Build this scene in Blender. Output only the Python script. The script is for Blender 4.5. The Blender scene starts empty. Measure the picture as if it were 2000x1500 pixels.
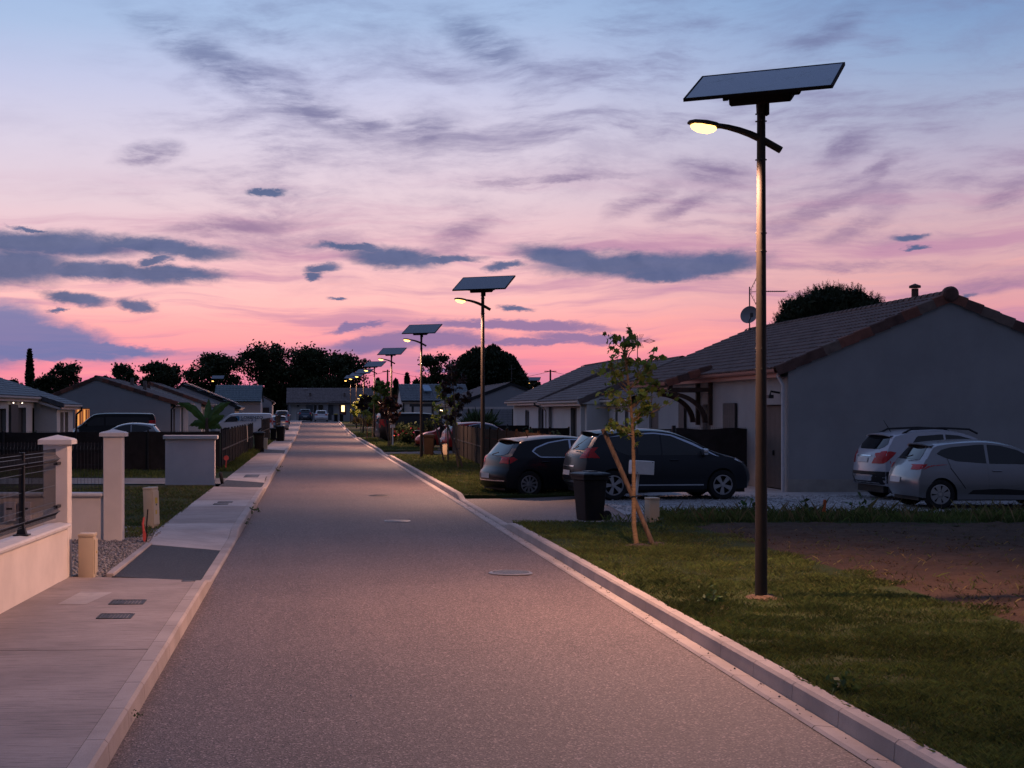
import bpy, bmesh, math, random
import numpy as np
from mathutils import Vector, Matrix, noise
from mathutils.bvhtree import BVHTree
from math import sin, cos, pi, radians, sqrt, atan, atan2, exp, hypot

S = bpy.context.scene
COL = S.collection
rnd = random.Random(7)
F, HX, HY, CH = 3000.0, 608.0, 803.0, 2.15      # focal length and vanishing point of the photograph, eye height

# ------------------------------------------------------------------ camera
cam = bpy.data.cameras.new('camera')
cam.sensor_width = 36.0
cam.lens = 54.0
cam.shift_x = 0.196
cam.shift_y = 0.0265
cam.clip_start = 0.1
cam.clip_end = 6000
camo = bpy.data.objects.new('camera', cam)
COL.objects.link(camo)
camo.location = (0, 0, CH)
camo.rotation_euler = (radians(90), 0, 0)
S.camera = camo

# ------------------------------------------------------------------ sky, exposure
S.view_settings.view_transform = 'Standard'
S.view_settings.look = 'None'
S.view_settings.exposure = 0.25
S.view_settings.gamma = 1.0
S.view_settings.use_curve_mapping = False
S.cycles.max_bounces = 5
S.cycles.adaptive_threshold = 0.02
S.cycles.sample_clamp_indirect = 6.0
S.cycles.use_denoising = True

def lin(c):
    out = []
    for v in c:
        v = v / 255.0
        out.append(v / 12.92 if v <= 0.04045 else ((v + 0.055) / 1.055) ** 2.4)
    return tuple(out) + (1.0,)

W = bpy.data.worlds.new('World')
S.world = W
W.use_nodes = True
NT = W.node_tree
NT.nodes.clear()

class NB:
    """small helper that wires shader nodes"""
    def __init__(s, nt): s.nt = nt
    def n(s, t, **k):
        o = s.nt.nodes.new(t)
        for a, b in k.items(): setattr(o, a, b)
        return o
    def set(s, sock, v):
        if hasattr(v, 'is_output'): s.nt.links.new(v, sock)
        elif v is not None: sock.default_value = v
    def m(s, op, a, b=None, c=None, clamp=False):
        o = s.n('ShaderNodeMath', operation=op, use_clamp=clamp)
        s.set(o.inputs[0], a)
        if b is not None: s.set(o.inputs[1], b)
        if c is not None: s.set(o.inputs[2], c)
        return o.outputs[0]
    def ss(s, v, a, b, lo=0.0, hi=1.0):
        o = s.n('ShaderNodeMapRange', interpolation_type='SMOOTHSTEP')
        s.set(o.inputs[0], v)
        for i, q in zip((1, 2, 3, 4), (a, b, lo, hi)): o.inputs[i].default_value = q
        return o.outputs[0]
    def vm(s, op, a, b=None):
        o = s.n('ShaderNodeVectorMath', operation=op)
        s.set(o.inputs[0], a)
        if b is not None: s.set(o.inputs[1], b)
        return o.outputs['Value'] if op in ('LENGTH', 'DOT_PRODUCT', 'DISTANCE') else o.outputs[0]
    def mix(s, f, a, b, bt='MIX'):
        o = s.n('ShaderNodeMix', data_type='RGBA', blend_type=bt)
        s.set(o.inputs[0], f); s.set(o.inputs[6], a); s.set(o.inputs[7], b)
        return o.outputs[2]
    def noise(s, vec, scale, detail=5, rough=0.55, dist=0.0, color=False):
        o = s.n('ShaderNodeTexNoise')
        s.set(o.inputs['Vector'], vec)
        o.inputs['Scale'].default_value = scale; o.inputs['Detail'].default_value = detail
        o.inputs['Roughness'].default_value = rough; o.inputs['Distortion'].default_value = dist
        return o.outputs['Color' if color else 'Fac']
    def ramp(s, f, stops):
        o = s.n('ShaderNodeValToRGB')
        e = o.color_ramp.elements
        while len(e) < len(stops): e.new(0.5)
        for i, (p, c) in enumerate(stops):
            e[i].position = p; e[i].color = c
        s.set(o.inputs[0], f)
        return o.outputs[0]
    def mapping(s, vec, loc=(0, 0, 0), rot=(0, 0, 0), sc=(1, 1, 1), vt='POINT'):
        o = s.n('ShaderNodeMapping', vector_type=vt)
        s.set(o.inputs[0], vec)
        o.inputs['Location'].default_value = loc; o.inputs['Rotation'].default_value = rot; o.inputs['Scale'].default_value = sc
        return o.outputs[0]

def build_sky():
    b = NB(NT)
    tc = b.n('ShaderNodeTexCoord')
    d = b.vm('NORMALIZE', tc.outputs['Generated'])
    sx = b.n('ShaderNodeSeparateXYZ'); b.set(sx.inputs[0], d)
    x, y, z = sx.outputs
    el = b.m('ARCSINE', z)
    az = b.m('ARCTAN2', x, y)
    cxyz = b.n('ShaderNodeCombineXYZ'); b.set(cxyz.inputs[0], az); b.set(cxyz.inputs[1], el)
    P = cxyz.outputs[0]
    D = lambda deg: radians(deg) / radians(90)
    eln = b.m('DIVIDE', el, radians(90))
    def R(*st): return b.ramp(eln, [(D(d), lin(c)) for d, c in st])
    west = R((0, (200, 108, 146)), (0.8, (216, 120, 150)), (1.6, (234, 134, 152)), (2.4, (244, 150, 156)), (3.2, (247, 165, 163)), (4.1, (246, 184, 179)), (5.7, (230, 184, 188)), (7.7, (217, 193, 202)),
             (9.9, (206, 196, 213)), (12.2, (184, 188, 216)), (14.2, (160, 180, 213)), (18, (136, 164, 206)), (36, (120, 140, 188)), (90, (104, 120, 166)))
    right = R((0, (190, 108, 138)), (2, (218, 132, 146)), (4.6, (208, 158, 162)), (6.4, (201, 166, 174)), (7.6, (187, 166, 182)), (8.6, (176, 166, 187)), (10.2, (160, 165, 191)), (12.1, (136, 158, 193)),
              (13.4, (122, 150, 190)), (16, (108, 142, 186)), (36, (108, 132, 182)), (90, (104, 120, 166)))
    east = R((0, (60, 62, 76)), (14, (72, 77, 100)), (34, (86, 97, 128)), (90, (104, 120, 166)))
    fr = b.ss(az, radians(3), radians(24))
    base = b.mix(fr, west, right)
    back = b.ss(b.m('COSINE', az), 0.75, -0.35)
    base = b.mix(back, base, east)
    # high thin cloud
    front = b.m('SUBTRACT', 1.0, back)
    wn = b.noise(P, 7.0, 3, 0.5, 0.0, True)
    warp = b.vm('SCALE', b.vm('SUBTRACT', wn, (0.5, 0.5, 0.5)))
    warp.node.inputs['Scale'].default_value = 0.035
    Pw = b.vm('ADD', P, warp)
    ci1 = b.noise(b.mapping(Pw, (0.3, 0.1, 0), (0, 0, radians(-22)), (7, 30, 1)), 1.0, 9, 0.66, 0.15)
    ci2 = b.noise(b.mapping(Pw, (2.3, 1.1, 0), (0, 0, radians(24)), (8, 40, 1)), 1.0, 9, 0.66, 0.15)
    ci3 = b.noise(b.mapping(Pw, (5.3, 3.1, 0), (0, 0, radians(-3)), (4, 64, 1)), 1.0, 7, 0.6, 0.2)
    lr = b.ss(az, radians(-2), radians(9))
    ci = b.m('ADD', b.m('MULTIPLY', ci1, b.m('SUBTRACT', 1.0, lr)), b.m('MULTIPLY', ci2, lr))
    cm = b.ss(ci, 0.45, 0.70)
    win = b.m('MULTIPLY', b.ss(el, radians(3.0), radians(6.5)), b.ss(el, radians(19), radians(11), 0.25, 1.0))
    cm = b.m('MULTIPLY', cm, win)
    side = b.ss(az, radians(-9), radians(-1), 0.15, 1.0)
    cm = b.m('MULTIPLY', b.m('MULTIPLY', cm, side), 0.8)
    cirr_col = b.ramp(eln, [(0.0, lin((170, 112, 146))), (D(5), lin((160, 122, 152))), (D(9), lin((134, 122, 154))), (D(14), lin((112, 122, 160))), (1.0, lin((60, 80, 120)))])
    col = b.mix(b.m('MULTIPLY', cm, front), base, cirr_col)
    ci4 = b.noise(b.mapping(Pw, (7.3, 4.4, 0), (0, 0, radians(32)), (11, 30, 1)), 1.0, 9, 0.7, 0.1)
    veil = b.m('MULTIPLY', b.ss(ci4, 0.42, 0.70), b.m('MULTIPLY', b.ss(el, radians(4.5), radians(8)), b.ss(az, radians(-7), radians(3), 0.1, 1.0)))
    veil = b.m('MULTIPLY', b.m('MULTIPLY', veil, b.ss(el, radians(24), radians(13), 0.3, 1.0)), 0.32)
    col = b.mix(b.m('MULTIPLY', veil, front), col, cirr_col)
    bm = b.m('MULTIPLY', b.ss(ci3, 0.46, 0.66), b.m('MULTIPLY', b.ss(el, radians(9.5), radians(5)), 0.72))
    col = b.mix(b.m('MULTIPLY', bm, front), col, lin((176, 126, 158)))
    bl = b.m('MULTIPLY', b.ss(ci3, 0.46, 0.30), b.m('MULTIPLY', b.ss(el, radians(8), radians(3)), 0.35))
    col = b.mix(b.m('MULTIPLY', bl, front), col, lin((255, 170, 150)))
    # shaped clouds: centre and half size in degrees of sky, tilt, weight
    wn2 = b.noise(b.mapping(P, (0, 0, 0), (0, 0, 0), (1, 2.4, 1)), 40.0, 9, 0.68, 0.2, True)
    w2 = b.vm('SCALE', b.vm('SUBTRACT', wn2, (0.5, 0.5, 0.5))); w2.node.inputs['Scale'].default_value = 0.017
    w2 = b.vm('MULTIPLY', w2, (1.6, 0.75, 0))
    Pc = b.vm('ADD', P, w2)
    def field(lst, soft, grow=1.0):
        best = None
        for px, py, hw, hh, rot in lst:
            a = atan((px - HX) / F); e = atan((HY - py) / F * cos(a))
            v = b.mapping(Pc, (a, e, 0), (0, 0, radians(rot)), (hw * grow / F, hh * grow / F, 1), 'TEXTURE')
            q = b.m('SUBTRACT', 1.0, b.vm('LENGTH', v))
            best = q if best is None else b.m('MAXIMUM', best, q)
        return b.ss(best, soft[0], soft[1])
    wisps = [(590, 205, 170, 30, -24), (440, 130, 210, 34, -27), (700, 240, 80, 20, -10), (830, 255, 60, 38, 0), (290, 300, 60, 22, 10), (1390, 335, 75, 24, -14),
             (1662, 285, 46, 22, 26), (1715, 335, 34, 18, 50), (1250, 390, 70, 18, 22), (1340, 400, 60, 16, 20), (1610, 405, 90, 14, 14), (1670, 450, 60, 18, 20),
             (1080, 350, 160, 7, 3), (900, 460, 60, 24, 35), (450, 445, 150, 16, 3), (1900, 565, 120, 16, 8), (1960, 385, 50, 18, 20), (950, 90, 110, 40, -35), (1620, 60, 80, 26, 30), (1700, 520, 200, 10, -2)]
    streak = b.noise(b.mapping(Pw, (1.3, 2.1, 0), (0, 0, radians(-20)), (14, 75, 1)), 1.0, 9, 0.68, 0.15)
    wm = b.m('MULTIPLY', field(wisps, (-0.55, 0.75)), b.ss(streak, 0.30, 0.62))
    wm = b.m('MULTIPLY', wm, 0.82)
    col = b.mix(b.m('MULTIPLY', wm, front), col, b.ramp(eln, [(0.0, lin((150, 108, 146))), (D(6), lin((146, 116, 146))), (D(10), lin((112, 106, 142))), (D(14), lin((104, 118, 156))), (1.0, lin((70, 90, 130)))]))
    lowviolet = [(0, 640, 110, 54, 0), (90, 662, 150, 38, -8), (-40, 660, 160, 60, 0), (200, 679, 150, 12, -4), (90, 692, 200, 14, 0), (745, 668, 120, 20, 8), (850, 662, 150, 18, -2), (700, 638, 64, 6, 10),
                 (1040, 668, 110, 9, 0), (1000, 635, 210, 11, -2), (1150, 660, 120, 12, -3), (880, 725, 70, 6, 3)]
    vm_ = b.m('MULTIPLY', field(lowviolet, (-0.10, 0.5), 1.12), 0.88)
    col = b.mix(b.m('MULTIPLY', vm_, front), col, b.mix(b.ss(az, radians(-6), radians(4)), lin((92, 110, 158)), lin((124, 106, 150))))
    dark = [(100, 478, 200, 26, 0), (310, 484, 165, 17, -5), (20, 520, 130, 38, 0), (220, 531, 190, 19, -2), (330, 532, 110, 14, -3), (60, 448, 40, 5, -8), (300, 508, 34, 8, 10),
            (1245, 516, 190, 24, 0), (1110, 503, 100, 21, -8), (1380, 515, 105, 24, 4), (1300, 534, 90, 14, 0), (770, 505, 95, 20, -4), (690, 486, 80, 8, -5), (870, 507, 72, 8, 2), (625, 525, 36, 10, 4), (607, 541, 22, 7, 0),
            (150, 584, 66, 13, -8), (270, 597, 40, 13, -6), (110, 605, 18, 5, 0), (525, 377, 40, 6, 0), (1772, 463, 34, 7, 0), (985, 521, 40, 8, 4), (1008, 602, 34, 6, -4), (660, 585, 16, 4, 0), (1795, 485, 24, 3, 0), (1860, 585, 40, 6, 6)]
    dm = b.m('MULTIPLY', field(dark, (-0.14, 0.56), 1.24), 0.93)
    dk = b.mix(b.noise(Pc, 60.0, 4, 0.6), lin((52, 78, 116)), lin((92, 104, 142)))
    col = b.mix(b.m('MULTIPLY', dm, front), col, dk)
    # below the horizon: dark earth colour
    col = b.mix(b.ss(el, radians(-0.5), radians(-3)), col, lin((52, 50, 58)))
    bg = b.n('ShaderNodeBackground')
    b.set(bg.inputs['Color'], col)
    bg.inputs['Strength'].default_value = SKY_GAIN
    out = b.n('ShaderNodeOutputWorld')
    NT.links.new(bg.outputs[0], out.inputs[0])

SKY_GAIN = 1.0
build_sky()
W.cycles.sampling_method = 'MANUAL'
W.cycles.sample_map_resolution = 512

LAMP_COLOR = (1.0, 0.53, 0.36)
LAMP_WATT = 2150.0

# ------------------------------------------------------------------ materials
MATS = {}
def M(name, base, rough=0.6, metal=0.0, var=0.12, scale=6.0, bump=0.0, bscale=80.0, coat=0.0, spec=0.22, stretch=(1, 1, 1), island=0.0, trans=0.0, coord='Object'):
    if name in MATS: return MATS[name]
    m = bpy.data.materials.new(name); m.use_nodes = True
    nt = m.node_tree; b = NB(nt)
    p = nt.nodes['Principled BSDF']
    tc = b.n('ShaderNodeTexCoord')
    v = b.mapping(tc.outputs[coord], (0, 0, 0), (0, 0, 0), stretch)
    c0 = tuple(q * (1 - var) for q in base) + (1,); c1 = tuple(min(1, q * (1 + var)) for q in base) + (1,)
    f = b.ss(b.noise(v, scale, 6, 0.6), 0.3, 0.7)
    col = b.mix(f, c0, c1)
    if island:
        g = b.n('ShaderNodeNewGeometry')
        hs = b.n('ShaderNodeHueSaturation')
        b.set(hs.inputs['Color'], col)
        b.set(hs.inputs['Value'], b.m('MULTIPLY_ADD', g.outputs['Random Per Island'], island * 2, 1 - island))
        b.set(hs.inputs['Hue'], b.m('MULTIPLY_ADD', b.m('FRACT', b.m('MULTIPLY', g.outputs['Random Per Island'], 17.3)), 0.06, 0.47))
        col = hs.outputs[0]
    b.set(p.inputs['Base Color'], col)
    p.inputs['Roughness'].default_value = rough
    p.inputs['Metallic'].default_value = metal
    p.inputs['Specular IOR Level'].default_value = spec
    p.inputs['Coat Weight'].default_value = coat
    p.inputs['Coat Roughness'].default_value = 0.04
    if bump:
        bp = b.n('ShaderNodeBump'); bp.inputs['Strength'].default_value = bump; bp.inputs['Distance'].default_value = 0.02
        b.set(bp.inputs['Height'], b.noise(v, bscale, 4, 0.6)); b.set(p.inputs['Normal'], bp.outputs[0])
    if trans:
        p.inputs['Subsurface Weight'].default_value = 0.0
        tr = b.n('ShaderNodeBsdfTranslucent'); b.set(tr.inputs[0], col)
        mx = b.n('ShaderNodeMixShader'); mx.inputs[0].default_value = trans
        nt.links.new(p.outputs[0], mx.inputs[1]); nt.links.new(tr.outputs[0], mx.inputs[2])
        nt.links.new(mx.outputs[0], nt.nodes['Material Output'].inputs[0])
    MATS[name] = m
    return m

def MX(name, fn, spec=0.4):
    """material whose colour, roughness and bump come from fn(b, coords) -> (color, rough, height, strength)"""
    if name in MATS: return MATS[name]
    m = bpy.data.materials.new(name); m.use_nodes = True
    b = NB(m.node_tree); p = m.node_tree.nodes['Principled BSDF']
    tc = b.n('ShaderNodeTexCoord')
    p.inputs['Specular IOR Level'].default_value = spec
    col, rough, h, st = fn(b, tc.outputs['Object'])
    b.set(p.inputs['Base Color'], col); b.set(p.inputs['Roughness'], rough)
    if h is not None:
        bp = b.n('ShaderNodeBump'); bp.inputs['Strength'].default_value = st; bp.inputs['Distance'].default_value = 0.01
        b.set(bp.inputs['Height'], h); b.set(p.inputs['Normal'], bp.outputs[0])
    MATS[name] = m
    return m

def EM(name, color, strength):
    if name in MATS: return MATS[name]
    m = bpy.data.materials.new(name); m.use_nodes = True
    nt = m.node_tree; nt.nodes.clear(); b = NB(nt)
    e = b.n('ShaderNodeEmission'); e.inputs[0].default_value = tuple(color) + (1,); e.inputs[1].default_value = strength
    o = b.n('ShaderNodeOutputMaterial'); nt.links.new(e.outputs[0], o.inputs[0])
    MATS[name] = m
    return m

def C(v): return tuple(v) + (1.0,)

def f_asphalt(tone):
    def fn(b, v):
        big = b.ss(b.noise(v, 0.45, 4, 0.6), 0.3, 0.7)
        tracks = b.noise(b.mapping(v, sc=(1.6, 0.05, 1)), 1.0, 3, 0.5)
        vo = b.n('ShaderNodeTexVoronoi'); b.set(vo.inputs['Vector'], v); vo.inputs['Scale'].default_value = 84
        sp = b.noise(v, 260, 2, 0.5)
        c = b.mix(big, C([q * 0.88 for q in tone]), C([q * 1.12 for q in tone]))
        c = b.mix(b.m('MULTIPLY', b.ss(tracks, 0.4, 0.65), 0.34), c, C([q * 1.4 for q in tone]))
        c = b.mix(b.ss(sp, 0.42, 0.3), c, C([q * 0.35 for q in tone]))
        sep = b.n('ShaderNodeSeparateColor'); b.set(sep.inputs[0], vo.outputs['Color'])
        c = b.mix(b.m('MULTIPLY', b.ss(sep.outputs[0], 0.78, 0.95), 0.75), c, C([min(1, q * 3.1) for q in tone]))
        c = b.mix(b.m('MULTIPLY', b.ss(sep.outputs[1], 0.42, 0.15), 0.8), c, C([q * 0.38 for q in tone]))
        return c, 0.75, b.m('ADD', vo.outputs['Distance'], b.m('MULTIPLY', sp, 0.5)), 0.55
    return fn

def f_concrete(tone, lines=True):
    def fn(b, v):
        big = b.ss(b.noise(v, 0.9, 6, 0.65), 0.3, 0.72)
        fine = b.noise(v, 120, 3, 0.6)
        c = b.mix(big, C([q * 0.78 for q in tone]), C([q * 1.1 for q in tone]))
        c = b.mix(b.m('MULTIPLY', b.ss(fine, 0.45, 0.3), 0.5), c, C([q * 0.55 for q in tone]))
        h = fine
        if lines:
            ln = b.noise(b.mapping(v, sc=(2.6, 40, 1)), 1.0, 6, 0.75, 0.2)
            c = b.mix(b.m('MULTIPLY', b.ss(ln, 0.52, 0.34), 0.7), c, C([q * 0.4 for q in tone]))
            h = b.m('ADD', b.m('MULTIPLY', ln, 1.2), b.m('MULTIPLY', fine, 0.4))
        st = b.ss(b.noise(v, 2.6, 5, 0.7, 0.8), 0.58, 0.72)
        c = b.mix(b.m('MULTIPLY', st, 0.35), c, C([q * 0.6 for q in tone]))
        return c, 0.85, h, 0.5
    return fn

def f_ground(a, c_, d, s=1.0):
    def fn(b, v):
        n1 = b.ss(b.noise(v, 0.6 * s, 5, 0.6), 0.35, 0.68)
        n2 = b.noise(v, 9 * s, 6, 0.7)
        c = b.mix(n1, C(a), C(c_))
        c = b.mix(b.ss(n2, 0.5, 0.66), c, C(d))
        return c, 0.95, b.noise(v, 40, 5, 0.7), 0.8
    return fn

m_road = MX('road asphalt', f_asphalt((0.135, 0.100, 0.092)))
m_patch = MX('driveway asphalt', f_asphalt((0.040, 0.037, 0.039)))
m_conc = MX('brushed concrete', f_concrete((0.37, 0.305, 0.28)), 0.25)
m_conc2 = MX('pale concrete', f_concrete((0.48, 0.425, 0.40)), 0.25)
m_kerb = MX('kerb concrete', f_concrete((0.42, 0.355, 0.325), False), 0.25)
m_lawn = MX('lawn earth', f_ground((0.026, 0.038, 0.011), (0.036, 0.048, 0.014), (0.050, 0.042, 0.020)), 0.08)
m_field = MX('field', f_ground((0.03, 0.035, 0.015), (0.045, 0.045, 0.02), (0.05, 0.04, 0.025), 0.4), 0.08)
m_soil = MX('bare soil', f_ground((0.052, 0.033, 0.024), (0.072, 0.045, 0.031), (0.034, 0.023, 0.017), 1.6), 0.08)
m_gravel = MX('gravel bed', f_ground((0.20, 0.18, 0.165), (0.27, 0.25, 0.235), (0.13, 0.115, 0.105), 3.0), 0.08)
m_whitegravel = MX('white gravel', f_ground((0.30, 0.29, 0.29), (0.38, 0.37, 0.365), (0.20, 0.19, 0.18), 2.0), 0.08)
m_stone = M('gravel stone', (0.24, 0.21, 0.195), 0.9, island=0.5)
m_grass = M('grass blade', (0.082, 0.105, 0.028), 0.8, var=0.35, scale=0.9, island=0.45, trans=0.3)
m_straw = M('dry grass', (0.14, 0.115, 0.05), 0.8, var=0.25, scale=2, island=0.4, trans=0.25)
m_weed = M('weed leaf', (0.05, 0.09, 0.03), 0.6, var=0.3, island=0.4, trans=0.3)
m_render = M('wall render', (0.73, 0.64, 0.58), 0.92, var=0.07, scale=1.5, bump=0.35, bscale=150)
m_rendergrey = M('grey render', (0.70, 0.62, 0.62), 0.92, var=0.08, scale=1.2, bump=0.35, bscale=150)
m_coping = M('coping stone', (0.62, 0.58, 0.56), 0.7, var=0.06, scale=4, bump=0.15, bscale=120)
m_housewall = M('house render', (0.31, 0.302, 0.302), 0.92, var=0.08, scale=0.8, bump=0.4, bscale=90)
m_housewhite = M('white render', (0.60, 0.58, 0.565), 0.9, var=0.05, scale=0.8, bump=0.3, bscale=90)
m_housegrey = M('mid grey render', (0.33, 0.333, 0.355), 0.92, var=0.05, scale=0.8, bump=0.3, bscale=90)
m_plinth = M('plinth render', (0.34, 0.31, 0.28), 0.95, var=0.12, scale=2, bump=0.4, bscale=90)
m_tile = M('clay roof tile', (0.115, 0.074, 0.065), 0.85, var=0.3, scale=3.2, bump=0.2, bscale=60)
m_tilebrown = M('brown roof tile', (0.155, 0.12, 0.112), 0.85, var=0.25, scale=3.0, bump=0.2, bscale=60)
m_tiledark = M('slate grey roof tile', (0.085, 0.09, 0.10), 0.55, var=0.2, scale=3.0, bump=0.2, bscale=60)
m_tileteal = M('dark teal roof sheet', (0.06, 0.085, 0.095), 0.45, var=0.2, scale=2.0)
m_verge = [M('verge tile red', (0.21, 0.085, 0.06), 0.75, var=0.2, scale=5, bump=0.2), M('verge tile dark', (0.11, 0.06, 0.05), 0.75, var=0.25, scale=5, bump=0.2), M('verge tile buff', (0.17, 0.12, 0.10), 0.75, var=0.2, scale=5, bump=0.2)]
m_gutterred = M('terracotta gutter', (0.26, 0.115, 0.085), 0.4, var=0.1)
m_gutterwhite = M('white gutter', (0.62, 0.56, 0.53), 0.45, var=0.06)
m_pipewhite = M('white downpipe', (0.55, 0.53, 0.54), 0.4, var=0.06)
m_pipedark = M('dark downpipe', (0.035, 0.035, 0.038), 0.45, var=0.1)
m_shutter = M('grey shutter paint', (0.06, 0.058, 0.058), 0.6, var=0.1, scale=5)
m_garage = M('taupe garage door', (0.09, 0.075, 0.07), 0.55, var=0.08)
m_reveal = M('window reveal', (0.33, 0.31, 0.30), 0.85, var=0.06)
m_pvc = M('white frame', (0.62, 0.61, 0.61), 0.4, var=0.04)
m_pane = M('window glass', (0.012, 0.014, 0.018), 0.06, var=0.1, spec=0.6)
m_timber = M('dark timber', (0.055, 0.035, 0.028), 0.65, var=0.25, scale=3, bump=0.3, bscale=40, stretch=(6, 6, 1))
m_redtimber = M('red timber', (0.16, 0.035, 0.03), 0.6, var=0.2)
m_black = M('black powder coat', (0.02, 0.021, 0.024), 0.4, var=0.15)
m_fabric = M('black screen cloth', (0.022, 0.02, 0.021), 0.9, var=0.25, scale=2.5, bump=0.4, bscale=200)
m_greypanel = M('grey fence panel', (0.030, 0.026, 0.024), 0.95, spec=0.04, var=0.15, scale=2)
m_brownslat = M('brown fence slat', (0.036, 0.023, 0.016), 0.9, spec=0.04, var=0.25, scale=3, stretch=(1, 1, 8))
m_blackslat = M('black fence panel', (0.012, 0.0105, 0.011), 0.95, spec=0.05, var=0.2, scale=2)
m_pole = M('bronze grey pole paint', (0.036, 0.029, 0.024), 0.6, 0.0, var=0.1, scale=4, spec=0.2)
m_frame = M('dark aluminium frame', (0.014, 0.012, 0.012), 0.8, 0.0, var=0.1, spec=0.06)
def f_cells(b, v):
    br = b.n('ShaderNodeTexBrick'); b.set(br.inputs['Vector'], v)
    br.offset = 0.0
    for k, q in (('Scale', 1.0), ('Mortar Size', 0.004), ('Brick Width', 0.155), ('Row Height', 0.155)): br.inputs[k].default_value = q
    br.inputs['Color1'].default_value = (0.010, 0.016, 0.045, 1); br.inputs['Color2'].default_value = (0.016, 0.022, 0.05, 1); br.inputs['Mortar'].default_value = (0.05, 0.055, 0.07, 1)
    dirt = b.ss(b.noise(v, 5, 5, 0.7), 0.45, 0.75)
    return b.mix(b.m('MULTIPLY', dirt, 0.25), br.outputs[0], (0.16, 0.15, 0.15, 1)), b.m('MULTIPLY_ADD', dirt, 0.25, 0.08), None, 0
m_cells = MX('solar cells', f_cells)
m_lens = EM('lit lamp lens', (1.0, 0.52, 0.13), 4.2)
m_earth = M('loose earth', (0.095, 0.063, 0.042), 0.95, var=0.3, scale=12, bump=0.5)
m_cream = M('cream cabinet plastic', (0.55, 0.44, 0.31), 0.55, var=0.06, scale=3)
m_tyre = M('tyre rubber', (0.016, 0.016, 0.017), 0.8, var=0.2)
m_rim = M('alloy rim', (0.42, 0.41, 0.42), 0.32, 0.7, var=0.05)
m_rimdark = M('dark rim', (0.03, 0.03, 0.032), 0.4, 0.4, var=0.1)
m_glass = M('car glass', (0.006, 0.008, 0.011), 0.04, var=0.1, spec=0.55)
m_trim = M('black car trim', (0.018, 0.018, 0.02), 0.5, var=0.1)
m_chrome = M('bright trim', (0.6, 0.6, 0.62), 0.18, 0.9, var=0.03)
m_red = M('tail lamp lens', (0.42, 0.010, 0.014), 0.25, var=0.1, coat=0.25)
m_clear = M('clear lamp lens', (0.5, 0.5, 0.52), 0.12, 0.3, var=0.05, coat=1.0)
m_plate = M('number plate', (0.55, 0.55, 0.55), 0.4, var=0.05)
m_bin = M('dark grey bin plastic', (0.013, 0.013, 0.015), 0.42, var=0.15, scale=5)
m_binbrown = M('brown bin plastic', (0.016, 0.010, 0.007), 0.5, var=0.15, scale=5)
m_yellow = M('yellow bin lid', (0.55, 0.38, 0.05), 0.5, var=0.08)
m_white = M('white painted metal', (0.78, 0.74, 0.71), 0.45, var=0.05)
m_bark = M('young bark', (0.22, 0.145, 0.085), 0.85, var=0.3, scale=14, bump=0.5, bscale=50, stretch=(1, 1, 3))
m_stake = M('stake wood', (0.125, 0.088, 0.066), 0.8, var=0.4, scale=9, bump=0.6, bscale=30, stretch=(3, 3, 0.6))
m_darkbark = M('dark bark', (0.045, 0.032, 0.025), 0.9, var=0.3)
m_leaf = M('maple leaf', (0.15, 0.20, 0.04), 0.55, var=0.3, scale=4, island=0.4, trans=0.35)
m_leafred = M('purple maple leaf', (0.055, 0.028, 0.024), 0.55, var=0.3, scale=4, island=0.4, trans=0.25)
m_foliage = M('tree foliage', (0.035, 0.045, 0.018), 0.75, var=0.35, scale=0.3, island=0.5, trans=0.15)
m_pine = M('pine needles', (0.025, 0.035, 0.016), 0.75, var=0.35, scale=0.5, island=0.5, trans=0.1)
m_banana = M('banana leaf', (0.06, 0.115, 0.03), 0.4, var=0.3, scale=3, trans=0.25)
m_shrub = M('shrub leaf', (0.06, 0.085, 0.035), 0.7, var=0.3, island=0.45, trans=0.25)
m_flower = M('rose petals', (0.45, 0.04, 0.07), 0.6, island=0.3)
m_redplastic = M('red plastic', (0.55, 0.085, 0.075), 0.5, var=0.08)
m_orange = M('orange plastic', (0.55, 0.10, 0.03), 0.5, var=0.1)
m_iron = M('cast iron', (0.075, 0.07, 0.07), 0.55, 0.3, var=0.2, scale=20, bump=0.3, bscale=150)
m_ironpale = M('worn cast iron', (0.26, 0.235, 0.225), 0.42, 0.6, var=0.2, scale=12, bump=0.3, bscale=100)
m_dish = M('satellite dish grey', (0.55, 0.56, 0.6), 0.5, var=0.05)
m_warmwin = EM('lit window', (1.0, 0.66, 0.32), 2.4)
m_curtain = EM('curtain lit from inside', (0.75, 0.24, 0.07), 0.55)
m_wire = M('cable', (0.02, 0.02, 0.02), 0.7)
m_letter = M('black lettering', (0.012, 0.012, 0.014), 0.5)
m_bluetext = M('grey blue lettering', (0.16, 0.20, 0.30), 0.5)
m_bluelogo = M('blue emblem', (0.05, 0.22, 0.40), 0.5)
m_whitetext = M('white lettering', (0.55, 0.55, 0.55), 0.6)
m_bluefilm = M('pale blue cover', (0.22, 0.34, 0.45), 0.4)
def paint(name, c, metal=0.45, rough=0.32):
    return M(name, c, rough, metal, var=0.03, scale=2, coat=0.12 if sum(c) < .1 else 0.3 if sum(c) < .42 else 0.7, spec=0.28)
# ------------------------------------------------------------------ mesh helpers
def sstep(a, b, x):
    t = min(1, max(0, (x - a) / (b - a)))
    return t * t * (3 - 2 * t)
def GZ(y):                                   # the street climbs a little towards its end
    return 0.75 * sstep(125, 212, y)
def X(px, D): return (px - HX) * D / F
def Z(py, D): return CH - (py - HY) * D / F

INV = {}                                     # thing name -> inverse of its matrix (parts given in world coordinates)
def root_of(o):
    while o.parent: o = o.parent
    return o

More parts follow.
